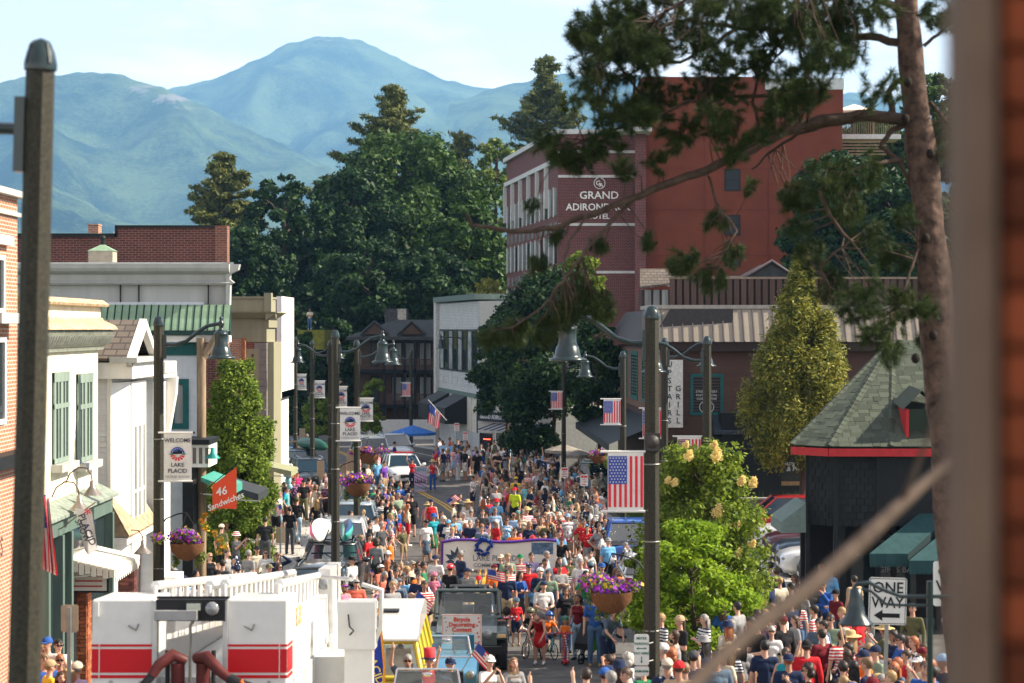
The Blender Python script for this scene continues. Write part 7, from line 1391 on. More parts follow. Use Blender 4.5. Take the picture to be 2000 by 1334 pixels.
def body(sex,pose,top,bot,kid,low=False):
 """top: short long none; bot: pants shorts skirt maxi"""
 key=(sex,pose,top,bot,kid,low)
 if key in BODY:return BODY[key]
 J=joints(pose);S=[];f=0.93 if sex=='f' else 1.0;hs=1.22 if kid else 0.92
 if sex=='f' or kid:
  for k in ('shL','shR'):J[k]=V3((J[k].x*(.88),J[k].y,J[k].z))
 def C(p0,r0,p1,r1,reg,fl=1.0):S.append((V3(p0),r0,V3(p1),r1,reg,fl))
 pel,che,nek,hed=J['pel'],J['che'],J['nek'],J['hed'];up=(che-pel).normalized();bx=V3((1,0,0))
 hipw=.085 if sex=='m' else .095
 C(pel-bx*hipw*.7-up*.03,.115*f,pel+bx*hipw*.7-up*.03,.115*f,BOT)
 C(pel-bx*.05+up*.10,.108*f,pel+bx*.05+up*.10,.108*f,TOP);C(pel+up*.06,.125*f,che,.125*f,TOP)
 sc=(J['shL']+J['shR'])/2
 C(che-bx*.075,.112*f,che+bx*.075,.112*f,TOP);C(sc-bx*.11-up*.03,.085*f,sc+bx*.11-up*.03,.085*f,TOP)
 if sex=='f' and not kid:C(che+V3((-.065,-.075,.02)),.055,che+V3((.065,-.075,.02)),.055,TOP)
 C(J['shL']*1.0-bx*.02,.060*f,J['shR']+bx*.02,.060*f,TOP if top != 'none' else SKIN)
 C(nek-V3((0,0,.03)),.056*f,nek.lerp(hed,.6),.050*f,SKIN)
 hr=V3((0,0,1));hx=radians_rot=Matrix.Rotation(RAD(J['rot'][0]),3,'X')
 H_=lambda x,y,z:hed+(hx @ V3((x,y,z)))*hs+V3((0,0,.03*(hs-1)*3))
 C(H_(0,.015,.03),.088*hs,H_(0,-.005,.035),.088*hs,SKIN);C(H_(0,-.02,-.02),.076*hs,H_(0,-.035,-.045),.058*hs,SKIN);C(H_(0,-.085,.0),.017*hs,H_(0,-.108,-.018),.014*hs,SKIN)
 for s_ in (-1,1):C(H_(s_*.086,.005,.01),.014*hs,H_(s_*.088,.01,-.025),.012*hs,SKIN)
 for s_ in 'LR':
  sh,el,wr,hp,kn,an=(J[k+s_] for k in ('sh','el','wr','hp','kn','an'))
  C(sh,.052*f,el,.040*f,SKIN);C(el,.041*f,wr,.027*f,SKIN)
  if top=='short':C(sh,.064*f,sh.lerp(el,.62),.058*f,TOP)
  if top=='long':C(sh,.062*f,el,.052*f,TOP);C(el,.052*f,wr.lerp(el,.04),.036*f,TOP)
  d=(wr-el).normalized();C(wr,.030*f,wr+d*.075,.034*f,SKIN)
  C(hp,.088*f,kn,.058*f,SKIN);C(kn,.057*f,kn.lerp(an,.35),.056*f,SKIN);C(kn.lerp(an,.35),.055*f,an,.037*f,SKIN)
  if bot=='pants':C(hp,.100*f,kn,.075*f,BOT);C(kn,.074*f,an+V3((0,0,.03)),.058*f,BOT)
  if bot=='shorts':C(hp,.104*f,hp.lerp(kn,.80),.088*f,BOT)
  fd=V3((0,-1,0)) if pose != 'walk' or s_=='L' else V3((0,-.8,-.35)).normalized()
  C(an+V3((0,.035,-.035)),.046,an+fd*.15+V3((0,0,-.048)),.037,SHOE)
 if bot in ('skirt','maxi'):
  mid=(J['hpL']+J['hpR'])/2;kk=(J['knL']+J['knR'])/2;aa=(J['anL']+J['anR'])/2
  C(pel,.12*f,mid.lerp(kk,.75),.17,BOT,.85)
  if bot=='maxi':C(mid.lerp(kk,.75),.17,kk.lerp(aa,.72),.20,BOT,.8)
 mb=MB()
 for p0,r0,p1,r1,reg,fl in S:cap(mb,p0,r0,p1,r1,fl=fl)
 me=mb.mesh('b',[]);me.materials.clear();t=bpy.data.objects.new('b',me);COL.objects.link(t)
 m=t.modifiers.new('r','REMESH');m.mode='VOXEL';m.voxel_size=.0155
 m=t.modifiers.new('s','SMOOTH');m.factor=.5;m.iterations=2
 m=t.modifiers.new('d','DECIMATE');m.ratio=.07 if low else .24
 out=bpy.data.meshes.new_from_object(t.evaluated_get(bpy.context.evaluated_depsgraph_get()));bpy.data.objects.remove(t);bpy.data.meshes.remove(me)
 nv=len(out.vertices);co=np.empty(nv*3,np.float32);out.vertices.foreach_get('co',co);co=co.reshape(-1,3)
 npo=len(out.polygons);fc=np.empty(npo*3,np.float32);out.polygons.foreach_get('center',fc);fc=fc.reshape(-1,3)
 best=np.full(npo,9.0);reg_=np.zeros(npo,np.int32)
 for p0,r0,p1,r1,reg,fl in S:
  a=np.array(p0);b=np.array(p1);ab=b-a;q=ab@ab;t_=np.clip(((fc-a)@ab)/max(q,1e-9),0,1);c=a+t_[:,None]*ab;dist=np.linalg.norm(fc-c,axis=1)-(r0+(r1-r0)*t_)
  dist -= .004 if reg in (TOP,BOT) else 0.0;u=dist<best;best[u]=dist[u];reg_[u]=reg
 ex=MB()
 for s_ in (-1,1):ex.ball(H_(s_*.032,-.083,.022),.011*hs,6,mi=DARK,sc=(1.3,.6,.8));ex.tube([H_(s_*.015,-.088,.044),H_(s_*.05,-.078,.046)],.006*hs,4,mi=DARK)
 ex.tube([H_(-.024,-.084,-.052),H_(0,-.091,-.054),H_(.024,-.084,-.052)],.007*hs,5,mi=LIP)
 for s_ in 'LR':
  el,wr=J['el'+s_],J['wr'+s_];d=(wr-el).normalized();sx=1 if s_=='L' else -1;a=d.cross(V3((sx,0,0.2)));a=a.normalized() if a.length>.1 else V3((0,1,0));nrm=a.cross(d).normalized()*(-sx)
  for k,l in enumerate((.062,.074,.07,.055)):
   o0=wr+d*.085+a*(.020-.0135*k*1.0);ex.tube([o0-d*.02,o0+d*l*.5+nrm*.006,o0+d*l*.85+nrm*.022],[.0105,.0095,.007],5,mi=SKIN)
  ex.tube([wr+d*.035+a*.020,wr+d*.065+a*.046,wr+d*.10+a*.050+nrm*.012],[.013,.011,.008],5,mi=SKIN)
 V=np.concatenate([co,np.array([tuple(v) for v in ex.v],np.float32)]);polys=[tuple(p.vertices) for p in out.polygons]+[tuple(i+nv for i in f_) for f_ in ex.f]
 me=bpy.data.meshes.new('person');me.from_pydata([tuple(v) for v in V.tolist()],[],polys);bpy.data.meshes.remove(out)
 for q in slotm:me.materials.append(q)
 me.polygons.foreach_set('material_index',np.concatenate([reg_,np.array(ex.m,np.int32)]));me.polygons.foreach_set('use_smooth',[True]*len(me.polygons));me.update()
 BODY[key]=(me,J,hs,V3(H_(0,0,.0)));return BODY[key]
def headball(rx,ry,rz,cy,cz,keep,jit=0.0,n=14,seed=0,th=0):
 mb=MB();R=n//2+2;rg=random.Random(seed);v=[]
 for i in range(R+1):
  a=pi*i/R
  for k in range(n):b=2*pi*k/n;q=1+rg.uniform(-jit,jit);v.append((rx*q*sin(a)*cos(b),cy+ry*q*sin(a)*sin(b),cz+rz*q*cos(a)))
 f_=[]
 for i in range(R):
  for k in range(n):
   idx=(i*n+k,(i+1)*n+k,(i+1)*n+(k+1) % n,i*n+(k+1) % n);c=sum((V3(v[j]) for j in idx),V3())/4
   if keep(c):f_.append(idx)
 mb.add(v,f_,0,True);return mb
kshort=lambda c:c.z>.045-.9*(c.y+.05) if c.y<.0 else c.z>-.055
klong=lambda c:(c.z>.05-1.2*(c.y+.05)) if c.y<-.01 else True
hair_mats={k:mat('hair_'+k,c,.55,var=.25,scale=40,streak=True,spec=.4) for k,c in dict(black=(.010,.008,.008),brown=(.055,.028,.015),dark=(.022,.013,.009),blond=(.30,.19,.08),fair=(.17,.10,.05),red=(.30,.09,.03),grey=(.22,.21,.20),white=(.46,.44,.41)).items()}
def hl_long():
 m=headball(.099,.112,.115,.012,.035,klong,.07,seed=2);m.prism([(-.095,.03),(.095,.03),(.115,-.20),(.09,-.34),(-.09,-.36),(-.115,-.20)],.045,.115,smooth=False);return m.ball((0,.085,-.15),.11,10,sc=(1.05,.45,1.9))
def hl_pony():return headball(.095,.108,.110,.012,.038,kshort,.02,seed=3).tube([(0,.11,.05),(0,.17,.02),(0,.17,-.12),(0,.145,-.24)],[.03,.038,.033,.01],8)
def hl_bun():return headball(.095,.108,.110,.012,.038,kshort,.02,seed=4).ball((0,.09,.12),.048,8)
def hl_curly():return headball(.125,.13,.13,.02,.04,klong,.16,n=18,seed=5).ball((.05,.06,-.04),.09,8).ball((-.05,.06,-.04),.09,8)
def hl_bob():return headball(.105,.115,.12,.015,.03,klong,.04,seed=6).ball((0,.04,-.05),.105,10,sc=(1,.75,.8))
HAIRM={'short':lambda:headball(.094,.108,.108,.010,.038,kshort,.07,seed=1),'long':hl_long,'pony':hl_pony,'bun':hl_bun,'curly':hl_curly,'bob':hl_bob}
HMESH={}
def hmesh(kind,colour):
 k=(kind,colour)
 if k not in HMESH:HMESH[k]=HAIRM[kind]().mesh('hair',hair_mats[colour])
 return HMESH[k]
kcap=lambda c:c.z>.035
def hat_mesh(kind,m):
 k=(kind,m.name)
 if k in HMESH:return HMESH[k]
 if kind in ('cap','backcap'):
  s_=-1 if kind=='cap' else 1;mb=headball(.102,.116,.100,.010,.045,kcap);mb.add([(x,.01+s_*(.095+.085*q*(1-(x/.085)**2*.45)),.052-.018*q) for q in (0,1) for x in (-.08,-.045,0,.045,.08)]+[(x,.01+s_*(.095+.085*q*(1-(x/.085)**2*.45)),.044-.018*q) for q in (0,1) for x in (-.08,-.045,0,.045,.08)],[(0,1,6,5),(1,2,7,6),(2,3,8,7),(3,4,9,8),(10,15,16,11),(11,16,17,12),(12,17,18,13),(13,18,19,14)]);mb.ball((0,.01,.146),.012,5)
 elif kind=='straw':mb=MB().lathe([(.235,.030),(.21,.045),(.13,.050),(.112,.06),(.106,.12),(.085,.155),(0,.162)],18,c=(0,.01,0),sx=1.0,sy=1.08)
 elif kind=='cowboy':
  mb=MB().lathe([(.21,.05),(.115,.045),(.108,.06),(.095,.15),(.05,.165),(0,.15)],18,c=(0,.01,0),sy=1.15);mb.v=[(x,y,z+(.07*(abs(x)/.21)**2 if abs(x)>.11 else 0)) for x,y,z in mb.v]
 elif kind=='bucket':mb=MB().lathe([(.155,.015),(.115,.065),(.102,.12),(.09,.145),(0,.15)],16,c=(0,.01,0),sy=1.1)
 elif kind=='tophat':mb=MB().lathe([(.17,.06),(.115,.06),(.11,.09)],16).lathe([(.111,.09),(.115,.27),(0,.275)],16,mi=1)
 elif kind=='visor':mb=MB().lathe([(.103,.045),(.106,.06),(.103,.085)],16,c=(0,.01,0),sy=1.12).add([(-.08,-.085,.05),(0,-.10,.05),(.08,-.085,.05),(.06,-.16,.035),(0,-.185,.035),(-.06,-.16,.035)],[(5,4,3,2,1,0)])
 elif kind=='helmet':
  mb=headball(.118,.145,.110,.012,.050,lambda c:c.z>.035 and not (abs(abs(c.x)-.045)<.012 and c.z>.09));mb.tube([(-.10,0,.03),(-.06,-.05,-.10),(0,-.06,-.125),(.06,-.05,-.10),(.10,0,.03)],.005,4)
  for x in (-.05,0,.05):mb.tube([(x,-.12,.09),(x,-.05,.158-.02*abs(x)/.05),(x,.06,.160-.02*abs(x)/.05),(x,.13,.10)],.012,5)
 HMESH[k]=mb.mesh('hat',[m,mat('red_white_stripe_felt',(.6,.04,.05),.7)]);return HMESH[k]
sgm=MB().box(-.062,-.008,-.112,-.100,.004,.038).box(.008,.062,-.112,-.100,.004,.038).box(-.01,.01,-.110,-.102,.025,.032).box(-.090,-.086,-.105,.0,.02,.03).box(.086,.090,-.105,.0,.02,.03).box(-.09,-.06,-.108,-.10,.02,.032).box(.06,.09,-.108,-.10,.02,.032).mesh('sunglasses',mat('sunglass_black',(.008,.008,.01),.1,var=0,spec=.8))
CC=dict(white=(.68,.67,.65),cream=(.55,.49,.38),grey=(.25,.25,.26),charcoal=(.055,.058,.065),black=(.012,.012,.015),navy=(.014,.024,.062),blue=(.025,.09,.33),lightblue=(.27,.40,.58),teal=(.02,.30,.36),red=(.52,.018,.025),coral=(.62,.14,.09),orange=(.68,.15,.02),maroon=(.13,.01,.018),pink=(.62,.20,.29),hotpink=(.6,.05,.22),purple=(.12,.045,.30),violet=(.35,.08,.42),yellow=(.70,.46,.03),lime=(.55,.72,.03),green=(.02,.16,.07),olive=(.10,.10,.045),sage=(.20,.27,.19),khaki=(.35,.27,.17),tan=(.42,.30,.18),denim=(.07,.13,.24),palejean=(.25,.37,.46),brown=(.09,.05,.03),lavender=(.38,.33,.52),skyblue=(.14,.38,.66),slate=(.09,.13,.18),aqua=(.20,.58,.60))
def pat(name,base,c2,kind):
 m=mat(name,CC[base],.9,var=0)
 if m.get('p'):return m
 m['p']=1;t=m.node_tree;p=t.nodes['Principled BSDF'];tcn=N(t,'ShaderNodeTexCoord');mxn=N(t,'ShaderNodeMix',data_type='RGBA');mxn.inputs['A'].default_value=(*CC[base],1);mxn.inputs['B'].default_value=(*c2,1)
 if kind=='h':w_=N(t,'ShaderNodeTexWave',Scale=5.2,bands_direction='Z');t.links.new(tcn.outputs['Object'],w_.inputs['Vector']);r=N(t,'ShaderNodeMath',operation='GREATER_THAN');r.inputs[1].default_value=.5;t.links.new(w_.outputs['Fac'],r.inputs[0])
 else:w_=N(t,'ShaderNodeTexNoise' if kind=='f' else 'ShaderNodeTexVoronoi',Scale=16 if kind=='f' else 13);t.links.new(tcn.outputs['Object'],w_.inputs['Vector']);r=N(t,'ShaderNodeMath',operation='GREATER_THAN' if kind=='f' else 'LESS_THAN');r.inputs[1].default_value=.56 if kind=='f' else .28;t.links.new(w_.outputs[0],r.inputs[0])
 t.links.new(r.outputs[0],mxn.inputs['Factor']);t.links.new(mxn.outputs['Result'],p.inputs['Base Color']);return m
PAT={'striped':('cloth_stripe_rw','white',(.55,.02,.03),'h'),'redstripe':('cloth_stripe_r','red',(.66,.64,.6),'h'),'bluestripe':('cloth_stripe_b','navy',(.6,.6,.6),'h'),'floral':('cloth_floral','white',(.25,.2,.3),'f'),'navyfloral':('cloth_nf','navy',(.4,.15,.3),'f'),'bluefloral':('cloth_bf','skyblue',(.72,.74,.76),'f'),'camo':('cloth_camo','olive',(.22,.2,.13),'f'),'stars':('cloth_stars','navy',(.7,.7,.7),'v'),'tiedye':('cloth_tie','sage',(.32,.25,.25),'f'),'redfloral':('cloth_rf','red',(.7,.65,.6),'v'),'pinkplaid':('cloth_pp','pink',(.7,.66,.64),'h')}
WORD={'striped':'red-striped white','redstripe':'white-striped red','bluestripe':'striped navy','floral':'dark-print white','navyfloral':'floral navy','bluefloral':'blue and white floral','camo':'camouflage','stars':'starred navy','tiedye':'mottled green','redfloral':'red printed','pinkplaid':'pink plaid','palejean':'pale denim','lightblue':'light blue','skyblue':'sky blue','hotpink':'bright pink','lime':'neon yellow'}
def cm(c):
 if c in PAT:return pat(*PAT[c])
 return mat('cloth_'+c,CC[c],.9,var=.10,scale=5,bump=.8,bscale=9,spec=.2)
SK=[mat('skin_%d' % i,c,.5,var=.06,scale=6,spec=.35) for i,c in enumerate(((.56,.33,.24),(.48,.27,.19),(.38,.20,.13),(.20,.10,.065)))]
shoes_m=[mat('shoe_white',(.6,.6,.58),.6),mat('shoe_black',(.02,.02,.02),.6),mat('shoe_tan',(.28,.18,.1),.7)]
BYN={'m':'man','f':'woman','k':'boy','g':'girl'}
LBL=set();NP=[0];OCC=[]
TW={'short':'t-shirt','long':'long-sleeved top','none':'sleeveless top'};BW={'pants':'trousers','shorts':'shorts','skirt':'skirt','maxi':'long skirt'}
def person(px,py,who='m',top='navy',tk='short',bot='khaki',bk='shorts',pose='stand',face=0,hair='brown',hs='short',hat=None,hatc='navy',sg=None,H=None,raise_=0.0,where='',d=None,label=None,skin=None,group='people watching and walking in the parade',z=None,seat=None):
 r=random.Random(int(px*7+py*13));kid=who in 'kg';sex='m' if who in 'mk' else 'f'
 hw={'cap':'cap','backcap':'backwards cap','straw':'straw hat','cowboy':'cowboy hat','bucket':'bucket hat','tophat':'top hat','visor':'visor','helmet':'helmet'}
 hatw=(hatc+' ' if hatc not in ('strawc',) else '')+hw[hat] if hat and hat not in ('straw','cowboy') else (hw[hat] if hat else '')
 hatw=hatw.replace('straw straw','straw')
 if label is None:
  hairw=hatw if hat else ('bald head' if hs=='bald' else f"{hair if hair != 'dark' else 'dark brown'} {dict(short='short hair',long='long hair',pony='ponytail',bun='bun',curly='curls',bob='bob')[hs]}")
  tw=WORD.get(top,top);bw=WORD.get(bot,bot)
  label=f"{BYN[who]} in {tw} {TW[tk] if tk != 'short' else 'tee'}, {bw} {BW[bk]}, {hairw}{', ' if where else ''}{where}"
 w_=label.split()
 if len(w_)>16:label=' '.join(w_[:16])
 if label in LBL:return None
 LBL.add(label)
 H=H or ({'m':1.78,'f':1.66,'k':1.25,'g':1.22}[who]*(1+r.uniform(-.03,.03)));me,J,hs_,hc=body(sex,pose,tk,bk,kid);sc=H/1.765
 tall=(hc.z+.12*hs_+(.03 if hat else .0))*sc
 if d is None:d=solve_d(py,tall+raise_)
 x=XD(px,d);z=gz(d)+raise_ if z is None else z
 ang=RAD(face);off=Matrix.Rotation(ang,3,'Z') @ V3((hc.x,hc.y,0))*sc;x -= off.x;d2=d-off.y
 o=bpy.data.objects.new('person',me);COL.objects.link(o);o.location=(x,d2,z);o.rotation_euler=(0,0,ang);o.scale=(sc,sc,sc)
 skin=r.choice((0,0,0,1,1,2)) if skin is None else skin
 for i,m in enumerate((SK[skin],cm(top),cm(bot),r.choice(shoes_m))):o.material_slots[i].link='OBJECT';o.material_slots[i].material=m
 rot=(RAD(J['rot'][0]),0,0);hp=hc
 def hd(nm,m):q=link(nm,m,o,hp,rot);q.scale=(hs_,)*3;return q
 if hs != 'bald':hd('hair',hmesh(hs if not (hat and hs in ('curly','bun')) else ('bob' if hs=='curly' else 'pony'),hair))
 if hat:
  if hat=='helmet':hm_=mat('helmet_'+hatc,CC[hatc],.25,var=0,spec=.6)
  elif hatc=='strawc':hm_=mat('straw',(.50,.36,.17),.9,var=.2,scale=40)
  else:hm_=cm(hatc)
  q=hd('helmet' if hat=='helmet' else 'hat',hat_mesh(hat,hm_))
 if sg:hd('sunglasses',sgm)
 if pose=='phone':
  for s_ in (1,):link('phone',PHONE,o,(0,-.42,1.53))
 tag(o,None,'person',group)
 o['label']=label;NP[0]+=1;OCC.append((x,d));return o
PHONE=MB().box(-.04,.04,-.006,.006,-.075,.075).mesh('phone',m_trim)
P=person
def chair(px,py,d,face,label,m='navy',z=None):
 x=XD(px,d);o=thing('camp_chair',label,'chair',(x,d,gz(d) if z is None else z),(0,0,RAD(face)),'folding camp chairs along the route');MB().box(-.25,.25,-.22,.22,.38,.41).build('seat',cm(m),o);MB().box(-.25,.25,.2,.235,.42,.85).build('backrest',cm(m),o)
 for sx in (-1,1):
  for sy in (-1,1):MB().tube([(sx*.25,sy*.22,0),(sx*.25,-sy*.2,.40)],.012,4).build('leg',m_steel,o)
W_='white'
L1=[
 (92,1242,'m','white','short','navy','shorts','stand',-20,'brown','short','cap','blue',0,'left of the fire truck'),
 (114,1250,'m','white','short','grey','shorts','chin',30,'black','short',None,'',1,'beside the tan sign back'),
 (84,1262,'f','cream','short','khaki','shorts','stand',40,'blond','long',None,'',0,'by the blurred lamp post'),
 (98,1286,'m','yellow','short','navy','shorts','stand',120,'blond','short','cap','tan',0,'by the blurred lamp post'),
 (78,1280,'f','bluestripe','none','grey','shorts','stand',20,'red','bob',None,'',1,'by the blurred lamp post'),
 (151,1290,'m','lavender','short','grey','shorts','stand',150,'grey','short','cap','cream',0,'left of the fire truck'),
 (141,1156,'m','black','long','denim','pants','cross',20,'dark','short','cap','navy',0,'in the storefront doorway'),
 (124,1180,'m','blue','short','khaki','shorts','look',60,'dark','short',None,'',1,'at the storefront door'),
 (265,1148,'f','white','short','denim','shorts','phone',60,'red','bun',None,'',0,'behind the fire truck'),
 (326,1112,'m','skyblue','short','khaki','shorts','stand',70,'brown','short',None,'',0,'under the petunia basket'),
 (337,1104,'m','grey','short','navy','shorts','stand',60,'grey','short','cap','grey',0,'under the petunia basket'),
 (360,1123,'m','bluefloral','short','khaki','shorts','stand',10,'dark','short','cap','navy',0,'under the petunia basket'),
 (383,1115,'f','white','short','denim','shorts','stand',80,'black','long',None,'',0,'under the petunia basket'),
 (410,1081,'f','black','none','white','shorts','stand',30,'blond','bob',None,'',1,'near the sandwich flag'),
 (436,1094,'m','charcoal','short','khaki','shorts','stand',150,'dark','short',None,'',0,'near the sandwich flag'),
 (443,1074,'m','grey','short','black','shorts','stand',70,'brown','short',None,'',0,'below the vine tree'),
 (425,1112,'m','white','short','navy','shorts','stand',100,'black','short','backcap','black',0,'near the sandwich flag'),
 (433,1022,'m','olive','short','black','shorts','stand',150,'brown','short','cap','cream',0,'on the shop step'),
 (444,1018,'f','tan','short','black','shorts','stand',60,'blond','short',None,'',0,'on the shop step'),
 (462,1038,'f','charcoal','short','stars','skirt','phone',60,'brown','short','bucket','redstripe',0,'below the vine tree'),
 (486,1075,'m','grey','short','khaki','shorts','stand',140,'grey','short',None,'',0,'at the left kerb'),
 (502,1065,'m','cream','short','black','shorts','stand',20,'black','short','cap','black',0,'at the left kerb'),
 (519,1074,'f','white','short','denim','shorts','stand',10,'brown','long',None,'',1,'at the left kerb'),
 (541,1080,'m','navy','long','khaki','shorts','shade',20,'brown','short',None,'',0,'at the left kerb'),
 (526,1100,'m','lavender','short','blue','shorts','phone',40,'brown','short','cap','camo',0,'at the left kerb'),
 (545,1101,'f','violet','long','black','shorts','clap',60,'brown','bob',None,'',1,'at the left kerb'),
 (489,1118,'m','skyblue','short','grey','shorts','stand',70,'grey','short','cap','skyblue',0,'above the ladder'),
 (395,1130,'f','cream','none','denim','shorts','stand',90,'fair','pony',None,'',0,'above the ladder'),
 (462,1128,'m','slate','short','tan','shorts','stand',60,'dark','short','cap','charcoal',0,'above the ladder')]
L2=[ # left pavement, farther
 (539,968,'m','tiedye','short','black','shorts','walk',180,'blond','short','bucket','tan',0,'on the left pavement'),
 (580,970,'m','black','long','palejean','pants','walk',180,'brown','short','cap','olive',0,'walking away'),
 (566,990,'m','black','short','charcoal','pants','stand',170,'dark','short',None,'',0,'walking away'),
 (619,976,'f','black','long','slate','pants','walk',180,'blond','long',None,'',0,'walking away'),
 (623,960,'m','black','long','grey','pants','stand',70,'grey','short',None,'',1,'on the left pavement'),
 (593,936,'m','black','short','olive','pants','walk',10,'dark','short','cap','black',0,'with a poster'),
 (574,934,'m','navyfloral','short','black','pants','stand',20,'brown','short',None,'',1,'on the left pavement'),
 (605,936,'f','black','short','aqua','shorts','walk',10,'fair','long',None,'',0,'on the left pavement'),
 (637,942,'m','navyfloral','short','black','shorts','look',-40,'brown','short',None,'',0,'behind the tall lamp post'),
 (617,948,'f','cream','none','cream','skirt','stand',150,'fair','curly',None,'',0,'on the left pavement'),
 (558,951,'k','blue','short','blue','shorts','stand',60,'brown','short',None,'',0,'with cotton candy'),
 (529,926,'m','navy','short','maroon','shorts','phone',60,'dark','short','cap','red',0,'by the sage awning'),
 (524,938,'m','white','short','maroon','shorts','stand',80,'brown','short',None,'',0,'by the vine tree'),
 (540,899,'f','cream','none','brown','skirt','stand',20,'brown','long',None,'',0,'past the vine tree'),
 (562,893,'m','white','short','navy','shorts','stand',170,'brown','short','cap','tan',0,'past the vine tree'),
 (580,921,'m','hotpink','short','navy','shorts','stand',10,'dark','short',None,'',1,'past the sage awning'),
 (570,924,'f','charcoal','short','navy','maxi','stand',40,'brown','bob',None,'',0,'past the sage awning'),
 (553,866,'f','brown','long','brown','skirt','stand',150,'black','bun',None,'',0,'far left pavement'),
 (541,868,'f','green','short','white','shorts','stand',100,'black','short',None,'',0,'far left pavement'),
 (578,843,'f','white','short','white','shorts','stand',60,'blond','bob',None,'',0,'far left pavement'),
 (548,834,'f','cream','short','white','skirt','stand',60,'fair','long',None,'',0,'far left pavement'),
 (600,848,'m','lightblue','short','navy','shorts','stand',60,'grey','short',None,'',0,'near the green canoe'),
 (518,1010,'m','black','short','charcoal','pants','stand',190,'dark','short',None,'',0,'against the vine tree')]
K1=[ # kerb crowd between the parked cars and the parade
 (765,982,'f','white','short','bluefloral','maxi','chin',40,'fair','bob',None,'',1,'at the kerb'),
 (780,993,'k','blue','long','red','shorts','stand',70,'brown','short',None,'',0,'beside the floral skirt'),
 (792,990,'k','orange','short','blue','shorts','stand',90,'blond','short',None,'',0,'beside the floral skirt'),
 (804,965,'m','black','short','black','shorts','stand',200,'black','short',None,'',0,'in the open road'),
 (797,985,'f','cream','none','red','shorts','hip',100,'red','long',None,'',0,'near the labrador'),
 (685,998,'m','white','short','grey','shorts','stand',90,'dark','short',None,'',0,'by the silver-blue estate'),
 (710,996,'f','tan','none','denim','shorts','stand',170,'blond','pony',None,'',0,'by the silver-blue estate'),
 (735,1009,'m','white','short','khaki','shorts','stand',60,'dark','short',None,'',0,'by the silver crossover'),
 (723,1016,'m','black','long','black','pants','stand',90,'black','short',None,'',0,'by the silver crossover'),
 (745,1020,'m','charcoal','short','khaki','shorts','stand',60,'grey','short',None,'',0,'by the silver crossover'),
 (675,1032,'m','black','short','grey','shorts','stand',120,'brown','short',None,'',0,'before the kayak car'),
 (692,1046,'m','charcoal','short','black','shorts','stand',170,'black','short',None,'',0,'beside the kayak car'),
 (706,1046,'f','tan','short','khaki','shorts','stand',90,'blond','long',None,'',0,'beside the kayak car'),
 (722,1043,'m','red','short','grey','shorts','stand',60,'dark','short',None,'',0,'beside the kayak car'),
 (736,1053,'m','grey','long','charcoal','shorts','stand',150,'brown','curly',None,'',0,'beside the kayak car'),
 (757,1074,'f','black','short','black','shorts','stand',40,'dark','pony','cap','white',0,'near the labrador'),
 (718,1066,'k','red','long','denim','shorts','stand',30,'dark','short',None,'',0,'beside the kayak car'),
 (688,1085,'m','white','short','navy','shorts','stand',60,'grey','short','cap','black',0,'at the kayak car door'),
 (744,1101,'f','coral','short','white','shorts','look',60,'brown','bob','cap','white',1,'at the front of the crowd'),
 (758,1094,'f','navy','none','navy','skirt','stand',140,'red','long',None,'',0,'at the front of the crowd'),
 (752,1117,'f','coral','short','khaki','shorts','stand',60,'grey','long',None,'',0,'at the front of the crowd'),
 (770,1130,'m','navy','short','khaki','shorts','stand',0,'brown','short','cap','grey',1,'behind the helmeted children'),
 (779,1128,'m','slate','short','denim','shorts','look',30,'brown','short','cap','slate',0,'behind the helmeted children'),
 (696,1130,'m','coral','short','khaki','shorts','look',10,'brown','short','cap','grey',1,'right of the ladder end'),
 (643,1120,'m','cream','short','navy','shorts','stand',140,'black','short','cap','black',0,'right of the ladder end'),
 (660,1128,'f','cream','short','navy','shorts','look',60,'brown','curly',None,'',0,'right of the ladder end'),
 (674,1139,'f','pink','none','white','shorts','look',40,'fair','bob','visor','violet',1,'right of the ladder end'),
 (677,1160,'g','grey','none','white','shorts','stand',30,'blond','long',None,'',0,'right of the ladder end'),
 (648,1165,'m','orange','short','grey','shorts','stand',60,'red','short',None,'',0,'behind the control pedestal'),
 (805,1096,'m','cream','short','khaki','shorts','stand',40,'grey','short',None,'',1,'behind the stroller'),
 (818,1097,'f','white','short','grey','shorts','stand',30,'brown','bob',None,'',1,'behind the stroller'),
 (850,1083,'m','white','short','blue','shorts','stand',-20,'dark','short','cap','navy',0,'with blue braces'),
 (822,1127,'m','white','short','khaki','pants','lean',-60,'grey','short','cap','tan',0,'leaning on the off-roader'),
 (848,1117,'g','pink','short','navy','shorts','stand',10,'brown','long','helmet','pink',1,'beside the leaning man'),
 (880,1101,'m','black','short','navy','shorts','stand',150,'dark','short','helmet','red',1,'behind the off-roader'),
 (913,1108,'m','charcoal','short','khaki','shorts','look',40,'dark','short','cap','navy',0,'behind the off-roader'),
 (899,1076,'m','navy','short','denim','shorts','stand',-60,'grey','short',None,'',0,'before the long banner'),
 (935,1124,'k','blue','short','navy','shorts','stand',0,'dark','short','cap','red',1,'behind the off-roader'),
 (889,1137,'k','navy','short','grey','shorts','stand',20,'dark','short',None,'',0,'behind the off-roader'),
 (790,1165,'g','pink','short','white','shorts','bike',10,'dark','long','helmet','maroon',1,'with a big flag'),
 (806,1174,'k','grey','long','navy','shorts','bike',15,'brown','short','helmet','skyblue',0,'with a big flag'),
 (735,1140,'f','navyfloral','none','denim','shorts','stand',60,'brown','bun',None,'',0,'left of the off-roader')]
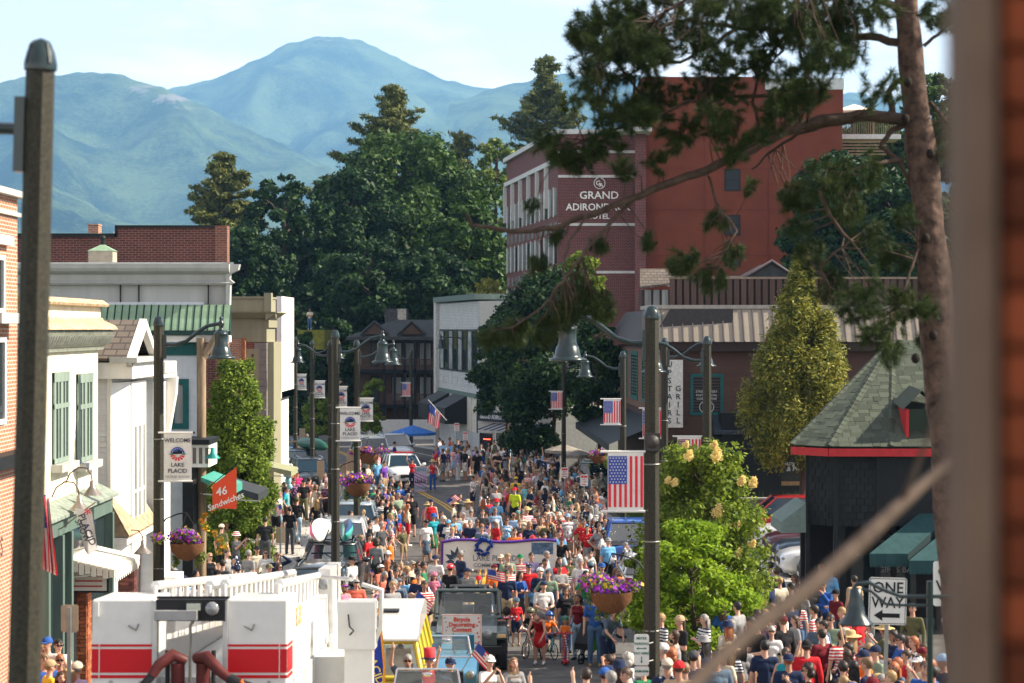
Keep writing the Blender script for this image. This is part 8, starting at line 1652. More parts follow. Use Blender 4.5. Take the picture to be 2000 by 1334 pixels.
C1=[ # around the banner and the cyclists
 (995,1056,'m','charcoal','short','grey','shorts','stand',80,'brown','bald',None,'',1,'over the banner edge'),
 (978,1081,'f','navy','short','denim','shorts','stand',-10,'fair','bob','cap','cream',0,'before the banner'),
 (1036,1064,'f','navy','long','denim','pants','stand',10,'blond','long',None,'',0,'with a flag scarf'),
 (1016,1081,'m','redstripe','short','khaki','shorts','stand',0,'brown','short','cap','green',0,'before the banner'),
 (1033,1099,'m','red','short','khaki','shorts','stand',10,'red','short','cap','stars',1,'in front of the striped man'),
 (966,1101,'m','orange','short','denim','shorts','look',20,'brown','short','cap','maroon',0,'beside the small flag'),
 (991,1101,'f','slate','short','white','shorts','stand',0,'blond','bob',None,'',1,'between two capped men'),
 (1068,1077,'m','lightblue','short','denim','pants','walk',80,'grey','short',None,'',0,'walking across the cyclists'),
 (1055,1108,'m','navy','long','khaki','shorts','look',0,'grey','short','helmet','white',0,'behind the red dress'),
 (1097,1048,'m','black','short','palejean','shorts','bike',10,'dark','short','helmet','maroon',1,'on a bike with yellow basket'),
 (1132,1066,'f','white','long','black','skirt','walk',80,'brown','bun',None,'',0,'striding right'),
 (1153,1077,'k','white','short','navy','shorts','stand',0,'dark','short',None,'',0,'beside the striding woman'),
 (1188,1049,'m','skyblue','short','black','pants','stand',20,'dark','short','cap','grey',1,'left of the white car'),
 (1153,1096,'m','navy','short','khaki','shorts','stand',200,'dark','short','cap','slate',0,'above the big petunia basket'),
 (1176,1098,'m','stars','short','navy','shorts','stand',10,'dark','short','cap','blue',1,'above the big petunia basket'),
 (1204,1110,'f','cream','none','denim','shorts','stand',60,'fair','long',None,'',1,'above the big petunia basket'),
 (990,1114,'m','navy','short','khaki','shorts','stand',0,'dark','short',None,'',0,'tall, behind the purple hoodie'),
 (985,1148,'k','purple','long','orange','shorts','bike',0,'brown','short','helmet','black',0,'right of the off-roader'),
 (1043,1134,'k','skyblue','short','navy','shorts','stand',0,'brown','short','helmet','blue',0,'behind the red dress'),
 (1062,1134,'m','white','short','grey','shorts','look',10,'brown','short','cap','navy',0,'behind the red dress'),
 (1008,1167,'k','red','short','navy','shorts','stand',10,'dark','short','helmet','slate',0,'beside the purple hoodie'),
 (1100,1133,'g','white','none','denim','shorts','bike',0,'brown','short','helmet','teal',1,'behind the black tee'),
 (1105,1148,'f','black','short','denim','pants','stand',10,'black','bob',None,'',0,'behind the scooter child'),
 (1129,1162,'f','maroon','none','palejean','pants','stand',-30,'dark','long',None,'',0,'hand at her face'),
 (1162,1160,'m','blue','short','denim','pants','stand',0,'brown','short',None,'',0,'behind the stroller pram'),
 (1200,1190,'m','slate','short','navy','shorts','lean',30,'brown','short',None,'',0,'behind the toddler'),
 (1212,1120,'m','white','short','khaki','shorts','stand',100,'brown','short',None,'',0,'left of the lamp post'),
 (1222,1060,'m','charcoal','short','grey','shorts','stand',60,'grey','short',None,'',0,'at the white car door'),
 (1215,1000,'f','white','short','skyblue','shorts','clap',-60,'red','long',None,'',0,'in front of the blue pickup'),
 (957,1278,'f','white','short','red','shorts','phone',20,'dark','short','cap','white',1,'bottom centre'),
 (1004,1286,'f','grey','short','navy','shorts','look',20,'fair','long',None,'',0,'bottom centre')]
M1=[ # marchers behind the long banner
 (833,1014,'f','white','short','slate','skirt','stand',20,'dark','bun','visor','black',1,'left of the long banner'),
 (847,1002,'f','teal','short','green','skirt','stand',30,'grey','bob','bucket','blue',1,'behind the long banner'),
 (866,1006,'m','navy','short','khaki','shorts','stand',40,'grey','short','cap','cream',0,'behind the long banner'),
 (876,1014,'f','white','short','grey','shorts','stand',0,'blond','bob','cap','skyblue',1,'with red blue garland'),
 (910,1023,'f','maroon','long','denim','shorts','look',60,'red','long',None,'',0,'at the banner'),
 (918,1016,'m','navy','short','denim','shorts','look',-20,'grey','short',None,'',0,'at the banner'),
 (905,1002,'m','white','short','khaki','shorts','stand',20,'white','short',None,'',0,'behind the long banner'),
 (941,1024,'f','lavender','short','white','shorts','clap',0,'red','bob',None,'',0,'behind the long banner'),
 (968,1016,'f','red','short','white','shorts','stand',-60,'white','long',None,'',1,'behind the long banner'),
 (967,993,'m','lightblue','long','khaki','pants','stand',10,'fair','short',None,'',0,'tall marcher'),
 (1003,1001,'m','lightblue','short','khaki','shorts','stand',10,'brown','bald',None,'',1,'marching'),
 (1015,1015,'f','charcoal','short','white','shorts','stand',0,'fair','pony',None,'',0,'behind the long banner'),
 (1029,990,'m','pinkplaid','short','khaki','shorts','stand',20,'grey','short','cowboy','strawc',0,'marching'),
 (1012,996,'f','teal','short','khaki','shorts','stand',150,'blond','long','cap','teal',0,'marching'),
 (1025,1030,'f','pink','short','white','shorts','lean',60,'blond','pony',None,'',1,'bending to the banner'),
 (1040,1045,'m','white','long','navy','shorts','stand',190,'grey','short','helmet','red',0,'right end of the banner'),
 (1092,999,'m','redfloral','short','khaki','shorts','clap',0,'grey','short','cap','cream',1,'in the confetti'),
 (1109,1002,'m','floral','short','khaki','shorts','stand',10,'dark','short','cap','lightblue',1,'in the confetti'),
 (1086,1037,'f','pink','short','white','shorts','stand',40,'fair','bob',None,'',1,'in the confetti'),
 (1160,1010,'f','stars','short','black','skirt','stand',20,'fair','long','cap','grey',0,'in the confetti'),
 (1170,1022,'f','white','short','black','pants','stand',-20,'black','long',None,'',0,'holding a bag'),
 (1182,1015,'f','skyblue','short','white','pants','stand',30,'blond','short',None,'',0,'in the confetti'),
 (887,978,'f','cream','long','khaki','shorts','stand',80,'brown','bob','straw','strawc',0,'in the open road'),
 (913,975,'f','white','short','white','shorts','stand',190,'blond','long','straw','strawc',0,'pale hat seen from behind'),
 (836,980,'f','pink','short','pink','shorts','stand',190,'fair','bob','straw','strawc',0,'in the open road'),
 (842,974,'m','red','none','navy','shorts','stand',10,'dark','short','cap','navy',0,'in the open road'),
 (970,973,'m','skyblue','short','khaki','shorts','stand',170,'grey','short','bucket','red',0,'marching'),
 (944,975,'f','slate','long','black','shorts','stand',170,'red','long',None,'',0,'marching'),
 (954,973,'f','red','short','denim','shorts','stand',20,'brown','bob',None,'',1,'marching'),
 (920,995,'m','white','short','navy','shorts','stand',0,'grey','short',None,'',1,'marching'),
 (899,965,'f','charcoal','short','denim','shorts','stand',20,'dark','long',None,'',0,'in the open road'),
 (932,1015,'f','charcoal','short','khaki','shorts','stand',20,'brown','bun',None,'',1,'behind the long banner'),
 (990,1012,'f','bluefloral','none','denim','shorts','stand',0,'brown','pony',None,'',1,'behind the long banner'),
 (1058,1012,'f','tan','short','denim','shorts','stand',20,'fair','long',None,'',0,'right of the marchers'),
 (1062,1040,'m','charcoal','short','navy','shorts','stand',90,'dark','short',None,'',0,'right of the marchers'),
 (805,895,'f','red','none','navy','pants','wave',0,'blond','bob','cowboy','stars',0,'dancing with the lead banner'),
 (845,897,'f','red','none','blue','pants','play',0,'blond','curly','straw','strawc',1,'playing a silver saxophone'),
 (747,865,'f','navy','short','palejean','shorts','stand',0,'dark','bob','cap','white',0,'in front of the pale grey van'),
 (771,862,'m','navy','short','khaki','shorts','stand',100,'fair','short','cap','navy',0,'in front of the pale grey van'),
 (735,905,'f','navy','short','blue','shorts','stand',190,'brown','long',None,'',0,'under the far petunia basket'),
 (605,617,'m','cream','short','denim','pants','cross',0,'brown','short',None,'',0,'on the sunny slope under the trees')]
R1=[ # right-hand crowd, middle distance
 (1005,951,'m','lime','short','black','shorts','stand',-30,'dark','short','cap','red',0,'marshal in the crowd'),
 (1022,943,'m','aqua','short','khaki','shorts','stand',-120,'brown','bald',None,'',0,'in the right crowd'),
 (1008,930,'m','yellow','short','olive','shorts','stand',160,'brown','short','cap','yellow',0,'in the right crowd'),
 (968,860,'m','white','short','navy','shorts','stand',170,'dark','short',None,'',0,'tall man by the restaurant'),
 (980,870,'f','lavender','none','white','shorts','stand',160,'brown','long',None,'',0,'blue backpack, by the restaurant'),
 (987,862,'f','red','short','navy','shorts','stand',150,'dark','bob',None,'',0,'by the restaurant'),
 (895,878,'f','lavender','long','white','pants','stand',60,'fair','pony',None,'',0,'at the far kerb'),
 (908,876,'m','black','short','white','shorts','stand',-60,'blond','short',None,'',0,'at the far kerb'),
 (912,870,'m','white','short','navy','shorts','stand',150,'red','short',None,'',0,'at the far kerb'),
 (932,880,'m','black','short','black','shorts','stand',170,'dark','short',None,'',0,'at the far kerb'),
 (946,907,'m','blue','short','maroon','shorts','stand',170,'dark','short','cap','white',0,'at the far kerb'),
 (957,912,'f','pink','none','maroon','shorts','stand',150,'brown','pony',None,'',0,'at the far kerb'),
 (968,905,'m','navy','short','khaki','shorts','stand',170,'brown','short',None,'',0,'with aqua bag'),
 (949,938,'g','red','none','red','skirt','stand',170,'brown','long',None,'',0,'at the far kerb'),
 (923,930,'f','floral','short','navy','shorts','stand',-60,'dark','short',None,'',0,'at the far kerb'),
 (975,953,'g','white','short','pink','shorts','stand',170,'brown','pony',None,'',0,'at the edge of the crowd'),
 (984,955,'g','pink','short','pink','shorts','stand',160,'brown','long',None,'',0,'at the edge of the crowd'),
 (1035,890,'f','white','none','khaki','shorts','stand',160,'fair','bun',None,'',0,'in the right crowd'),
 (1052,886,'m','lightblue','short','navy','shorts','wave',-150,'dark','short',None,'',0,'in the shade of the street tree'),
 (1068,888,'m','white','short','charcoal','shorts','stand',170,'dark','short',None,'',0,'in the shade of the street tree'),
 (1070,905,'f','navyfloral','short','maroon','shorts','stand',100,'dark','pony','cap','blue',0,'beside the shaded post'),
 (1116,912,'m','skyblue','short','navy','shorts','stand',170,'brown','short',None,'',0,'beside the shaded post'),
 (1104,930,'m','coral','none','white','shorts','stand',10,'dark','short',None,'',0,'behind the parking sign'),
 (1125,903,'m','brown','short','black','shorts','stand',160,'dark','short','cap','olive',0,'in deep shade'),
 (1153,900,'m','cream','long','black','pants','stand',-60,'black','short',None,'',0,'beside the grey-green car'),
 (1142,982,'f','white','short','black','shorts','stand',90,'dark','long','cap','tan',0,'at the confetti edge'),
 (1163,965,'m','pink','short','khaki','shorts','stand',60,'brown','bald',None,'',0,'at the confetti edge'),
 (1174,968,'m','lightblue','short','grey','shorts','stand',60,'grey','short','cap','white',0,'at the confetti edge'),
 (1020,1000,'f','cream','none','denim','shorts','stand',0,'brown','bun',None,'',1,'middle of the road')]
F1=[ # right foreground pavement, tall figures cut by the frame
 (1494,1252,'m','navy','short','grey','shorts','stand',180,'black','short',None,'',0,'broad back, lower right'),
 (1507,1224,'f','white','long','denim','shorts','stand',-10,'white','short',None,'',1,'facing the camera'),
 (1575,1248,'m','red','long','grey','shorts','stand',180,'brown','short','backcap','black',0,'lower right'),
 (1540,1274,'m','navy','short','denim','shorts','stand',180,'red','short','backcap','navy',0,'beside the red top'),
 (1535,1266,'f','teal','none','navy','shorts','stand',170,'brown','pony',None,'',0,'beside the red top'),
 (1447,1248,'m','grey','short','brown','shorts','stand',180,'black','long',None,'',0,'by the fence'),
 (1400,1274,'m','slate','long','khaki','pants','stand',190,'dark','short',None,'',0,'crossed by the branch'),
 (1414,1270,'f','cream','short','denim','shorts','stand',-40,'brown','long',None,'',0,'crossed by the branch'),
 (1425,1256,'f','bluestripe','short','navy','skirt','stand',180,'blond','long','straw','strawc',0,'crossed by the branch'),
 (1354,1268,'m','navy','none','white','shorts','stand',180,'dark','short','cap','charcoal',0,'numbered jersey'),
 (1338,1296,'m','grey','short','grey','shorts','stand',170,'fair','short',None,'',0,'by the jersey'),
 (1294,1254,'m','navy','short','grey','shorts','stand',-90,'grey','short','cap','white',0,'right of the lamp post'),
 (1289,1271,'f','blue','short','white','shorts','stand',-120,'white','bob',None,'',0,'right of the lamp post'),
 (1311,1269,'f','coral','short','white','shorts','stand',160,'red','curly',None,'',0,'right of the lamp post'),
 (1303,1283,'m','stars','short','khaki','shorts','stand',180,'grey','short','cap','cream',0,'right of the lamp post'),
 (1326,1288,'m','tan','short','khaki','shorts','stand',170,'brown','short','cap','red',0,'right of the lamp post'),
 (1301,1302,'f','cream','short','white','shorts','stand',180,'white','curly',None,'',0,'bottom, under the lamp post'),
 (1225,1278,'f','white','short','skyblue','shorts','stand',-120,'white','curly',None,'',0,'left of the meter sign'),
 (1222,1306,'m','lightblue','short','navy','shorts','stand',-60,'brown','short',None,'',0,'left of the meter sign'),
 (1181,1301,'m','purple','short','navy','shorts','stand',160,'brown','short','cap','blue',0,'bottom centre-right'),
 (1145,1306,'m','orange','short','navy','shorts','stand',180,'dark','short',None,'',0,'bottom centre-right'),
 (1083,1350,'m','cream','short','grey','shorts','wave2',180,'dark','short',None,'',0,'bottom, arms up'),
 (1584,1133,'m','charcoal','long','slate','shorts','stand',-10,'brown','short','cap','grey',1,'red collar, under the pavilion'),
 (1608,1135,'m','blue','long','navy','shorts','chin',-20,'black','short',None,'',1,'under the pavilion'),
 (1599,1209,'m','slate','short','grey','shorts','cross',-20,'black','short',None,'',0,'bearded, lower right'),
 (1622,1201,'m','sage','long','navy','shorts','cross',-30,'dark','short',None,'',1,'lower right'),
 (1537,1178,'f','white','long','tan','pants','stand',160,'brown','long','cap','lavender',0,'long hair from behind'),
 (1557,1170,'f','striped','short','denim','shorts','stand',170,'brown','long',None,'',0,'under the pavilion'),
 (1494,1191,'f','navy','none','denim','shorts','stand',-60,'blond','long',None,'',0,'by the low fence'),
 (1509,1180,'f','bluestripe','none','white','shorts','stand',150,'fair','long',None,'',0,'by the low fence'),
 (1524,1211,'f','tan','none','black','shorts','stand',180,'black','long',None,'',0,'bare shoulders'),
 (1478,1212,'m','black','short','khaki','shorts','look',-60,'black','short',None,'',0,'leaning on the fence'),
 (1466,1206,'m','charcoal','none','navy','shorts','stand',-80,'black','short',None,'',0,'leaning on the fence'),
 (1668,1292,'f','pink','none','denim','shorts','stand',170,'black','long',None,'',0,'below the ONE WAY sign'),
 (1752,1286,'m','slate','short','grey','shorts','stand',-80,'red','short',None,'',0,'right of the ONE WAY post'),
 (1782,1180,'m','olive','long','black','pants','stand',-30,'black','short',None,'',0,'in the pavilion doorway'),
 (1668,1125,'m','tan','short','charcoal','pants','stand',-150,'dark','short',None,'',0,'under the awning'),
 (1655,1270,'f','stars','long','navy','shorts','stand',180,'brown','long',None,'',0,'flag cape') ,
 (1504,1098,'m','lavender','short','navy','shorts','stand',-140,'black','short',None,'',0,'by the parked cars'),
 (1516,1110,'m','navy','short','khaki','shorts','stand',-150,'brown','short',None,'',0,'by the parked cars'),
 (1488,1105,'f','bluestripe','short','grey','shorts','stand',-150,'white','short',None,'',0,'by the parked cars'),
 (1603,1103,'f','redfloral','none','red','shorts','stand',-60,'red','bob',None,'',0,'in the pavilion shade'),
 (1622,1106,'m','skyblue','long','khaki','pants','stand',-60,'dark','short',None,'',0,'in the pavilion shade'),
 (1566,1150,'f','grey','long','denim','pants','stand',-40,'fair','long',None,'',0,'under the awning edge'),
 (1632,1150,'m','maroon','short','denim','pants','stand',-60,'dark','short','cap','black',0,'under the awning edge')]
def run(Ls,rs=0.0,**k):
 for (px,py,who,top,tk,bot,bk,pose,face,hair,hs,hat,hc,sg,wh) in Ls:P(px,py,who,top,tk,bot,bk,pose,face,hair,hs,hat,hc or 'navy',bool(sg),where=wh,raise_=rs,**k)
random.seed(3)
for q in L1:run([q],0.14)
run(L2,0.14);run(K1);run(C1)
run(M1[:-1]);q=M1[-1];P(q[0],0,'m','cream','short','denim','pants','cross',0,'brown','short',where=q[-1],d=168,z=HC-(644-HY)/F*168)
run(R1);run(F1,0.14)
MB().box(-.9,1.3,-1,6,-1.6,0).build('sunny_bank',mat('sunny_grass',(0.17,0.17,0.03),.95,var=.3,scale=2),loc=(XD(605,168),168,HC-(644.5-HY)/F*168),kind='structure')  # sunlight on the bank is put into its yellow grass colour
def bike(px,d,face,label,col,s=1.0,z=0,kind='bicycle',x=None):
 o=thing(kind,label,kind.replace('_',' '),(XD(px,d) if x is None else x,d,gz(d)),(0,0,RAD(face)));o.scale=(s,)*3;r=.30;fm=mat('bike_'+col,CC[col],.3,var=0);M=Matrix.Rotation(RAD(90),4,'Y')
 for y in (-.50,.46):
  t=MB().lathe([(r-.035,0),(r-.018,.022),(r,0),(r-.018,-.022),(r-.035,0)],20,M=Matrix.Translation((0,y,r)) @ M).build('wheel',m_tyre,o);sp=MB()
  for k in range(10):a=2*pi*k/10;sp.tube([(0,y,r),(0,y+cos(a)*(r-.02),r+sin(a)*(r-.02))],.004,3,cap=False)
  sp.build('spokes',m_chr,t,kind='stuff')
 f_=MB().tube([(0,-.36,.78),(0,-.30,.60),(0,.06,.30)],.02,6).tube([(0,-.34,.70),(0,.16,.66)],.016,6).tube([(0,.06,.30),(0,.20,.80)],.018,6).tube([(0,.06,.30),(0,.46,r)],.012,6).tube([(0,.16,.66),(0,.46,r)],.010,6);f_.build('frame',fm,o)
 MB().tube([(0,-.35,.74),(0,-.38,.62),(.045,-.44,.5),(.045,-.50,r)],.014,5).tube([(0,-.38,.62),(-.045,-.44,.5),(-.045,-.50,r)],.014,5).build('fork',fm,o);MB().tube([(-.27,-.30,.95),(-.12,-.36,.90),(0,-.37,.86),(.12,-.36,.90),(.27,-.30,.95)],.013,6).tube([(0,-.37,.86),(0,-.35,.72)],.015,6).build('handlebar',m_trim,o)
 MB().ball((0,.20,.83),.10,8,sc=(.8,1.4,.35)).build('saddle',m_trim,o);MB().tube([(.03,.06,.30),(.09,.02,.18),(.15,.02,.18)],.012,4).tube([(-.03,.06,.30),(-.09,.10,.42),(-.15,.10,.42)],.012,4).build('pedals',m_trim,o)
 t=MB()
 for k in range(26):t.ball((-.26+.02*k,-.34+.03*sin(k*2),.90+.03*cos(k*3)),.026,4,mi=k % 3)
 t.build('tinsel',[m_red,m_wcl,m_blu],o);return o
def rider(px,py,who,top,bot,face,hair,hatc,label,col,H=1.3,sg=True):
 o=P(px,py,who,top,'short',bot,'shorts','bike',face,hair,'short','helmet',hatc,sg,H=H,label=label);s=o.scale[0]
 b=bike(0,o.location.y,face,label.split(' on ')[1]+' ridden by a helmeted child',col,s*1.0,x=o.location.x);b.location=o.location+Matrix.Rotation(RAD(face),3,'Z') @ V3((0,-.06*s,0));return o
rider(1036,1187,'k','black','charcoal',-25,'dark','olive','boy in black tee and olive helmet on white bike with red blue tinsel','white',1.32)
rider(1073,1194,'k','orange','navy',25,'blond','blue','boy in orange-red tee and blue helmet on aqua fat-tyre bike','aqua',1.25)
rider(1188,1216,'g','charcoal','slate',0,'brown','sage','small child in green helmet on tiny blue balance bike','blue',1.05,False)
P(1048,1158,'f','red','none','red','skirt','bend',-10,'brown','bun',H=1.68,d=49.6,label='woman in red sleeveless dress bending over the child in olive helmet')
o=P(1104,1203,'g','orange','none','grey','shorts','clap',-10,'red','long','helmet','green',H=1.12,label='girl in orange top and dark green helmet on red decorated scooter')
sc_=thing('scooter','red kick scooter wrapped in red white and blue tinsel','scooter',(o.location.x,o.location.y-.25,gz(o.location.y)));q=MB().tube([(0,-.2,.12),(0,-.12,.80)],.018).tube([(-.2,-.12,.80),(.2,-.12,.80)],.014);q.build('handlebar',m_red,sc_);MB().box(-.07,.07,-.2,.35,.07,.10).build('deck',m_red,sc_);t=MB()
for k in range(30):t.ball((.05*sin(k*2),-.2+.08*k/30-.03,.15+.62*k/30),.035,4,mi=k % 3)
t.build('tinsel',[m_red,m_wcl,m_blu],sc_)
for y in (-.25,.35):MB().lathe([(.03,0),(.06,.012),(.06,-.012),(.03,0)],10,M=Matrix.Translation((0,y,.06)) @ Matrix.Rotation(RAD(90),4,'Y')).build('wheel',m_tyre,sc_)
bike(1097,69.5,10,'adult bike with yellow basket behind the long banner end','yellow',1.25);bike(990,52.5,0,'dark bike ridden by the purple hoodie child','charcoal',1.0);bike(1052,51.6,8,'yellow bike standing behind the aqua bike','yellow',1.0)
b=thing('stroller','black and green pram right of the woman in the maroon top','stroller',(XD(1150,50.5),50.5,gz(50.5)),(0,0,RAD(-30)))
MB().box(-.25,.25,-.3,.3,.35,.5).prism([(-.3,.5),(.3,.5),(.35,.95),(.1,1.0)],-.24,.24,axis='x').build('seat',m_trim,b);MB().box(.255,.30,-.3,.3,.35,.75).build('side_bag',mat('bright_green',(.08,.42,.04),.8),b);MB().tube([(-.22,.3,.6),(-.22,.55,1.05),(.22,.55,1.05),(.22,.3,.6)],.018).tube([(-.22,.3,.55),(-.22,-.35,.2)],.018).tube([(.22,.3,.55),(.22,-.35,.2)],.018).build('frame',m_chr,b)
for x,y in ((-.25,.35),(.25,.35),(0,-.4)):MB().lathe([(.10,0),(.14,.02),(.14,-.02),(.10,0)],14,M=Matrix.Translation((x,y,.14)) @ Matrix.Rotation(RAD(90),4,'Y')).build('wheel',m_tyre,b)
o=thing('balloon','blue balloon floating left of the foreground lamp post','balloon',W(1229,1200,50));MB().ball((0,0,0),.11,12,sc=(1,1,1.15)).build('skin',mat('balloon_blue',(.01,.12,.6),.15,var=0,spec=.8),o);MB().tube([(0,0,-.12),(.02,0,-.9)],.003,3).build('string',m_wcl,o)
P(0,0,'m','slate','short','khaki','shorts','sitwave',0,'grey','short',None,'navy',True,d=36.0-.0,z=gz(35.6)+.40,label='passenger in the near cream car with both hands raised',H=1.75).location.x=-1.83
P(0,0,'m','navy','short','khaki','shorts','sitwave',20,'grey','short','cap','navy',False,d=35.7,z=gz(35.7)+.40,label='driver in blue cap waving from the near cream car',H=1.75).location.x=-1.08
P(0,0,'m','red','short','navy','shorts','sit',0,'red','short','tophat','stars',False,d=37.2,z=gz(37.2)+.30,label='person in stars and stripes top hat behind the near windscreen',H=1.75).location.x=-1.50
P(0,0,'f','lightblue','short','khaki','shorts','sit',0,'grey','short','straw','strawc',True,d=50.95,z=gz(50.95)+.50,label='driver in straw hat behind the off-roader windscreen',H=1.7).location.x=-1.08+.36
P(0,0,'m','white','short','khaki','shorts','sit',0,'brown','short',None,'navy',False,d=39.7,z=gz(39.7)+.25,label='driver of the yellow camper van in white shirt',H=1.75).location.x=-2.17
P(0,0,'f','cream','short','khaki','shorts','sit',10,'blond','long',None,'navy',False,d=39.7,z=gz(39.7)+.25,label='blond passenger of the yellow camper van',H=1.68).location.x=-2.87
def hand_flag(p,label,s=.55,a=20,big=False):
 s *= .68
 o=thing('hand_flag',label,'flag',p,(0,RAD(a),0));MB().tube([(0,0,-.25*s),(0,0,1.25*s)],.012*s+.003,5).build('stick',m_wood,o);st=MB();w=1.0*s;h=.62*s
 for k in range(9):
  z1_,z0_=1.2*s-h*k/9,1.2*s-h*(k+1)/9
  for i in range(4):
   xa,xb_=w*i/4,w*(i+1)/4;ya,yb_=.05*s*sin(i*1.7),.05*s*sin((i+1)*1.7);st.add([(xa,ya,z1_-xa*.3),(xb_,yb_,z1_-xb_*.3),(xb_,yb_,z0_-xb_*.3),(xa,ya,z0_-xa*.3)],[(0,3,2,1)],2 if (i<2 and k<5) else k % 2)
 st.build('cloth',[m_red,m_wcl,m_blu],o);return o
hand_flag(W(797,1195,44.8),'large US flag leaning beside the helmeted children',.62,25);hand_flag(W(955,1150,52),'US flag on a stick behind the off-roader',.62,-5);hand_flag(W(908,1300,39),'US flag slanting over the blue convertible',.62,30)
hand_flag(W(716,1122,57),'tiny US flag waved above the kerb crowd',.25,40);hand_flag(W(890,995,75),'US flag held over a straw hat in the road',.6,-50);hand_flag(W(940,1040,66),'pair of small US flags behind the long banner',.35,30);hand_flag(W(1180,1070,66),'small US flag at the white car',.3,20);hand_flag(W(530,995,62),'US flag sticking out below the sage awning',.4,60)
o=thing('saxophone','silver saxophone played by the woman in the straw hat','saxophone',W(853,915,103.2));MB().tube([(-.1,0,.12),(0,0,.1),(.10,-.02,-.25),(.16,-.05,-.35),(.24,-.06,-.25),(.27,-.06,-.08)],[.015,.02,.04,.05,.06,.10],10).build('horn',m_chr,o)
o=thing('cotton_candy_bag','pale blue candy bag on a stick above the left pavement','candy bag',W(563,938,80));MB().ball((0,0,0),.16,8,sc=(.8,.6,1.3)).ball((-.08,0,.22),.12,8).ball((.05,0,-.25),.12,8).build('bag',mat('candy_blue',(.30,.60,.66),.4,var=.2),o);MB().tube([(0,0,-.2),(0,0,-1.4)],.012,5).build('stick',m_wcl,o)
o=thing('handbill','poster held in front of the man in the black cap','poster',W(593,962,87.5));MB().box(-.15,.15,0,.01,-.2,.2).build('sheet',mat('poster_paper',(.55,.45,.40),.7,var=.2,scale=14),o);MB().box(-.12,.12,-.003,0,.08,.12).box(-.12,.12,-.003,0,-.02,.0).build('print',m_red,o)
D_=thing('dog','sandy labrador on a lead standing in the road left of the banner','dog',(XD(784,66),66,0),(0,0,RAD(75)))
J=bpy.data.meshes.new('x');q=MB();C=lambda a,r0,b,r1:cap(q,a,r0,b,r1)
C((0,-.22,.50),.145,(0,.05,.50),.130);C((0,.05,.50),.130,(0,.26,.50),.115);C((0,-.28,.52),.11,(0,-.44,.66),.075);C((0,-.45,.69),.085,(0,-.50,.69),.07);C((0,-.52,.67),.055,(0,-.62,.64),.038);C((0,.32,.56),.035,(0,.52,.62),.02);C((0,.52,.62),.02,(0,.62,.72),.012)
for s_ in (-1,1):C((s_*.08,-.24,.44),.065,(s_*.085,-.25,.24),.036);C((s_*.085,-.25,.24),.034,(s_*.085,-.24,.05),.026);C((s_*.085,-.24,.03),.03,(s_*.085,-.29,.025),.028);C((s_*.08,.24,.46),.085,(s_*.085,.16,.30),.05);C((s_*.085,.16,.30),.045,(s_*.085,.30,.20),.028);C((s_*.085,.30,.20),.027,(s_*.085,.27,.05),.024);C((s_*.085,.27,.03),.03,(s_*.085,.22,.025),.028);C((s_*.075,-.44,.73),.028,(s_*.095,-.44,.63),.022)
t=bpy.data.objects.new('b',q.mesh('b',[]));COL.objects.link(t);m=t.modifiers.new('r','REMESH');m.mode='VOXEL';m.voxel_size=.012;m=t.modifiers.new('s','SMOOTH');m.iterations=3
me=bpy.data.meshes.new_from_object(t.evaluated_get(bpy.context.evaluated_depsgraph_get()));bpy.data.objects.remove(t);me.materials.clear();me.materials.append(mat('sandy_fur',(.42,.27,.13),.85,var=.15,scale=9));me.polygons.foreach_set('use_smooth',[True]*len(me.polygons));link('body',me,D_)
MB().ball((0,-.655,.65),.018,6).ball((.045,-.53,.715),.011,5).ball((-.045,-.53,.715),.011,5).build('nose_and_eyes',m_black,D_);MB().tube([(.04,-.42,.60),(0,-.47,.57)],.01).tube([(0,-.40,.62),(.1,-.9,.75),(.2,-1.5,1.0)],.010,4).build('lead',m_black,D_)
zones=[ # (x0,x1,y0,y1,n,face,spread,raise,where,brightness)
 (850,1000,852,884,26,-60,60,.0,'far crowd by the white brick building'),(1000,1090,868,905,16,-70,60,.14,'far crowd under the street tree'),
 (945,1090,900,960,34,-90,60,.0,'right crowd beside the road'),(1060,1180,915,985,30,-90,60,.0,'shaded right crowd'),(1070,1180,975,1035,16,-60,70,.0,'confetti crowd'),
 (700,800,930,985,26,80,50,.0,'left kerb crowd'),(745,790,1000,1050,6,60,50,.0,'kerb crowd by the labrador'),(760,830,1095,1135,12,30,60,.0,'crowd left of the off-roader'),(990,1150,1075,1118,12,10,40,.0,'crowd behind the cyclists'),
 (640,760,868,905,10,60,60,.14,'far left kerb'),(1290,1440,1150,1240,8,-120,60,.14,'under the lilac'),(1440,1560,1120,1215,12,-110,60,.14,'lower right crowd'),(1560,1700,1180,1300,10,-110,60,.14,'by the ONE WAY sign'),(1640,1850,1215,1330,16,-90,60,.14,'under the teal awnings'),(1180,1260,1280,1325,4,-120,60,.14,'bottom by the meter sign'),(60,160,1270,1325,4,40,60,.14,'bottom left corner'),(520,640,905,960,8,60,90,.14,'left pavement crowd'),(860,1130,985,1035,14,0,30,.0,'marchers')]
rg=random.Random(42)
tops_=['white']*5+['navy']*5+['black']*4+['grey']*3+['charcoal']*3+['red']*3+['blue','blue','lightblue','skyblue','coral','maroon','pink','teal','olive','green','cream','cream','striped','bluestripe','navyfloral','floral','purple','lavender','tan','slate','stars','orange','redstripe','bluefloral','sage']
bots_=['khaki','navy','denim','denim','black','grey','white','charcoal','palejean','tan','brown','olive']
hatc_=['navy','black','white','cream','grey','red','blue','tan','charcoal','olive','lightblue','maroon']
poses_=['stand','stand','stand','cross','phone','clap','hip','look','chin','shade','walk','stand']
NMAX=300;cand=[]
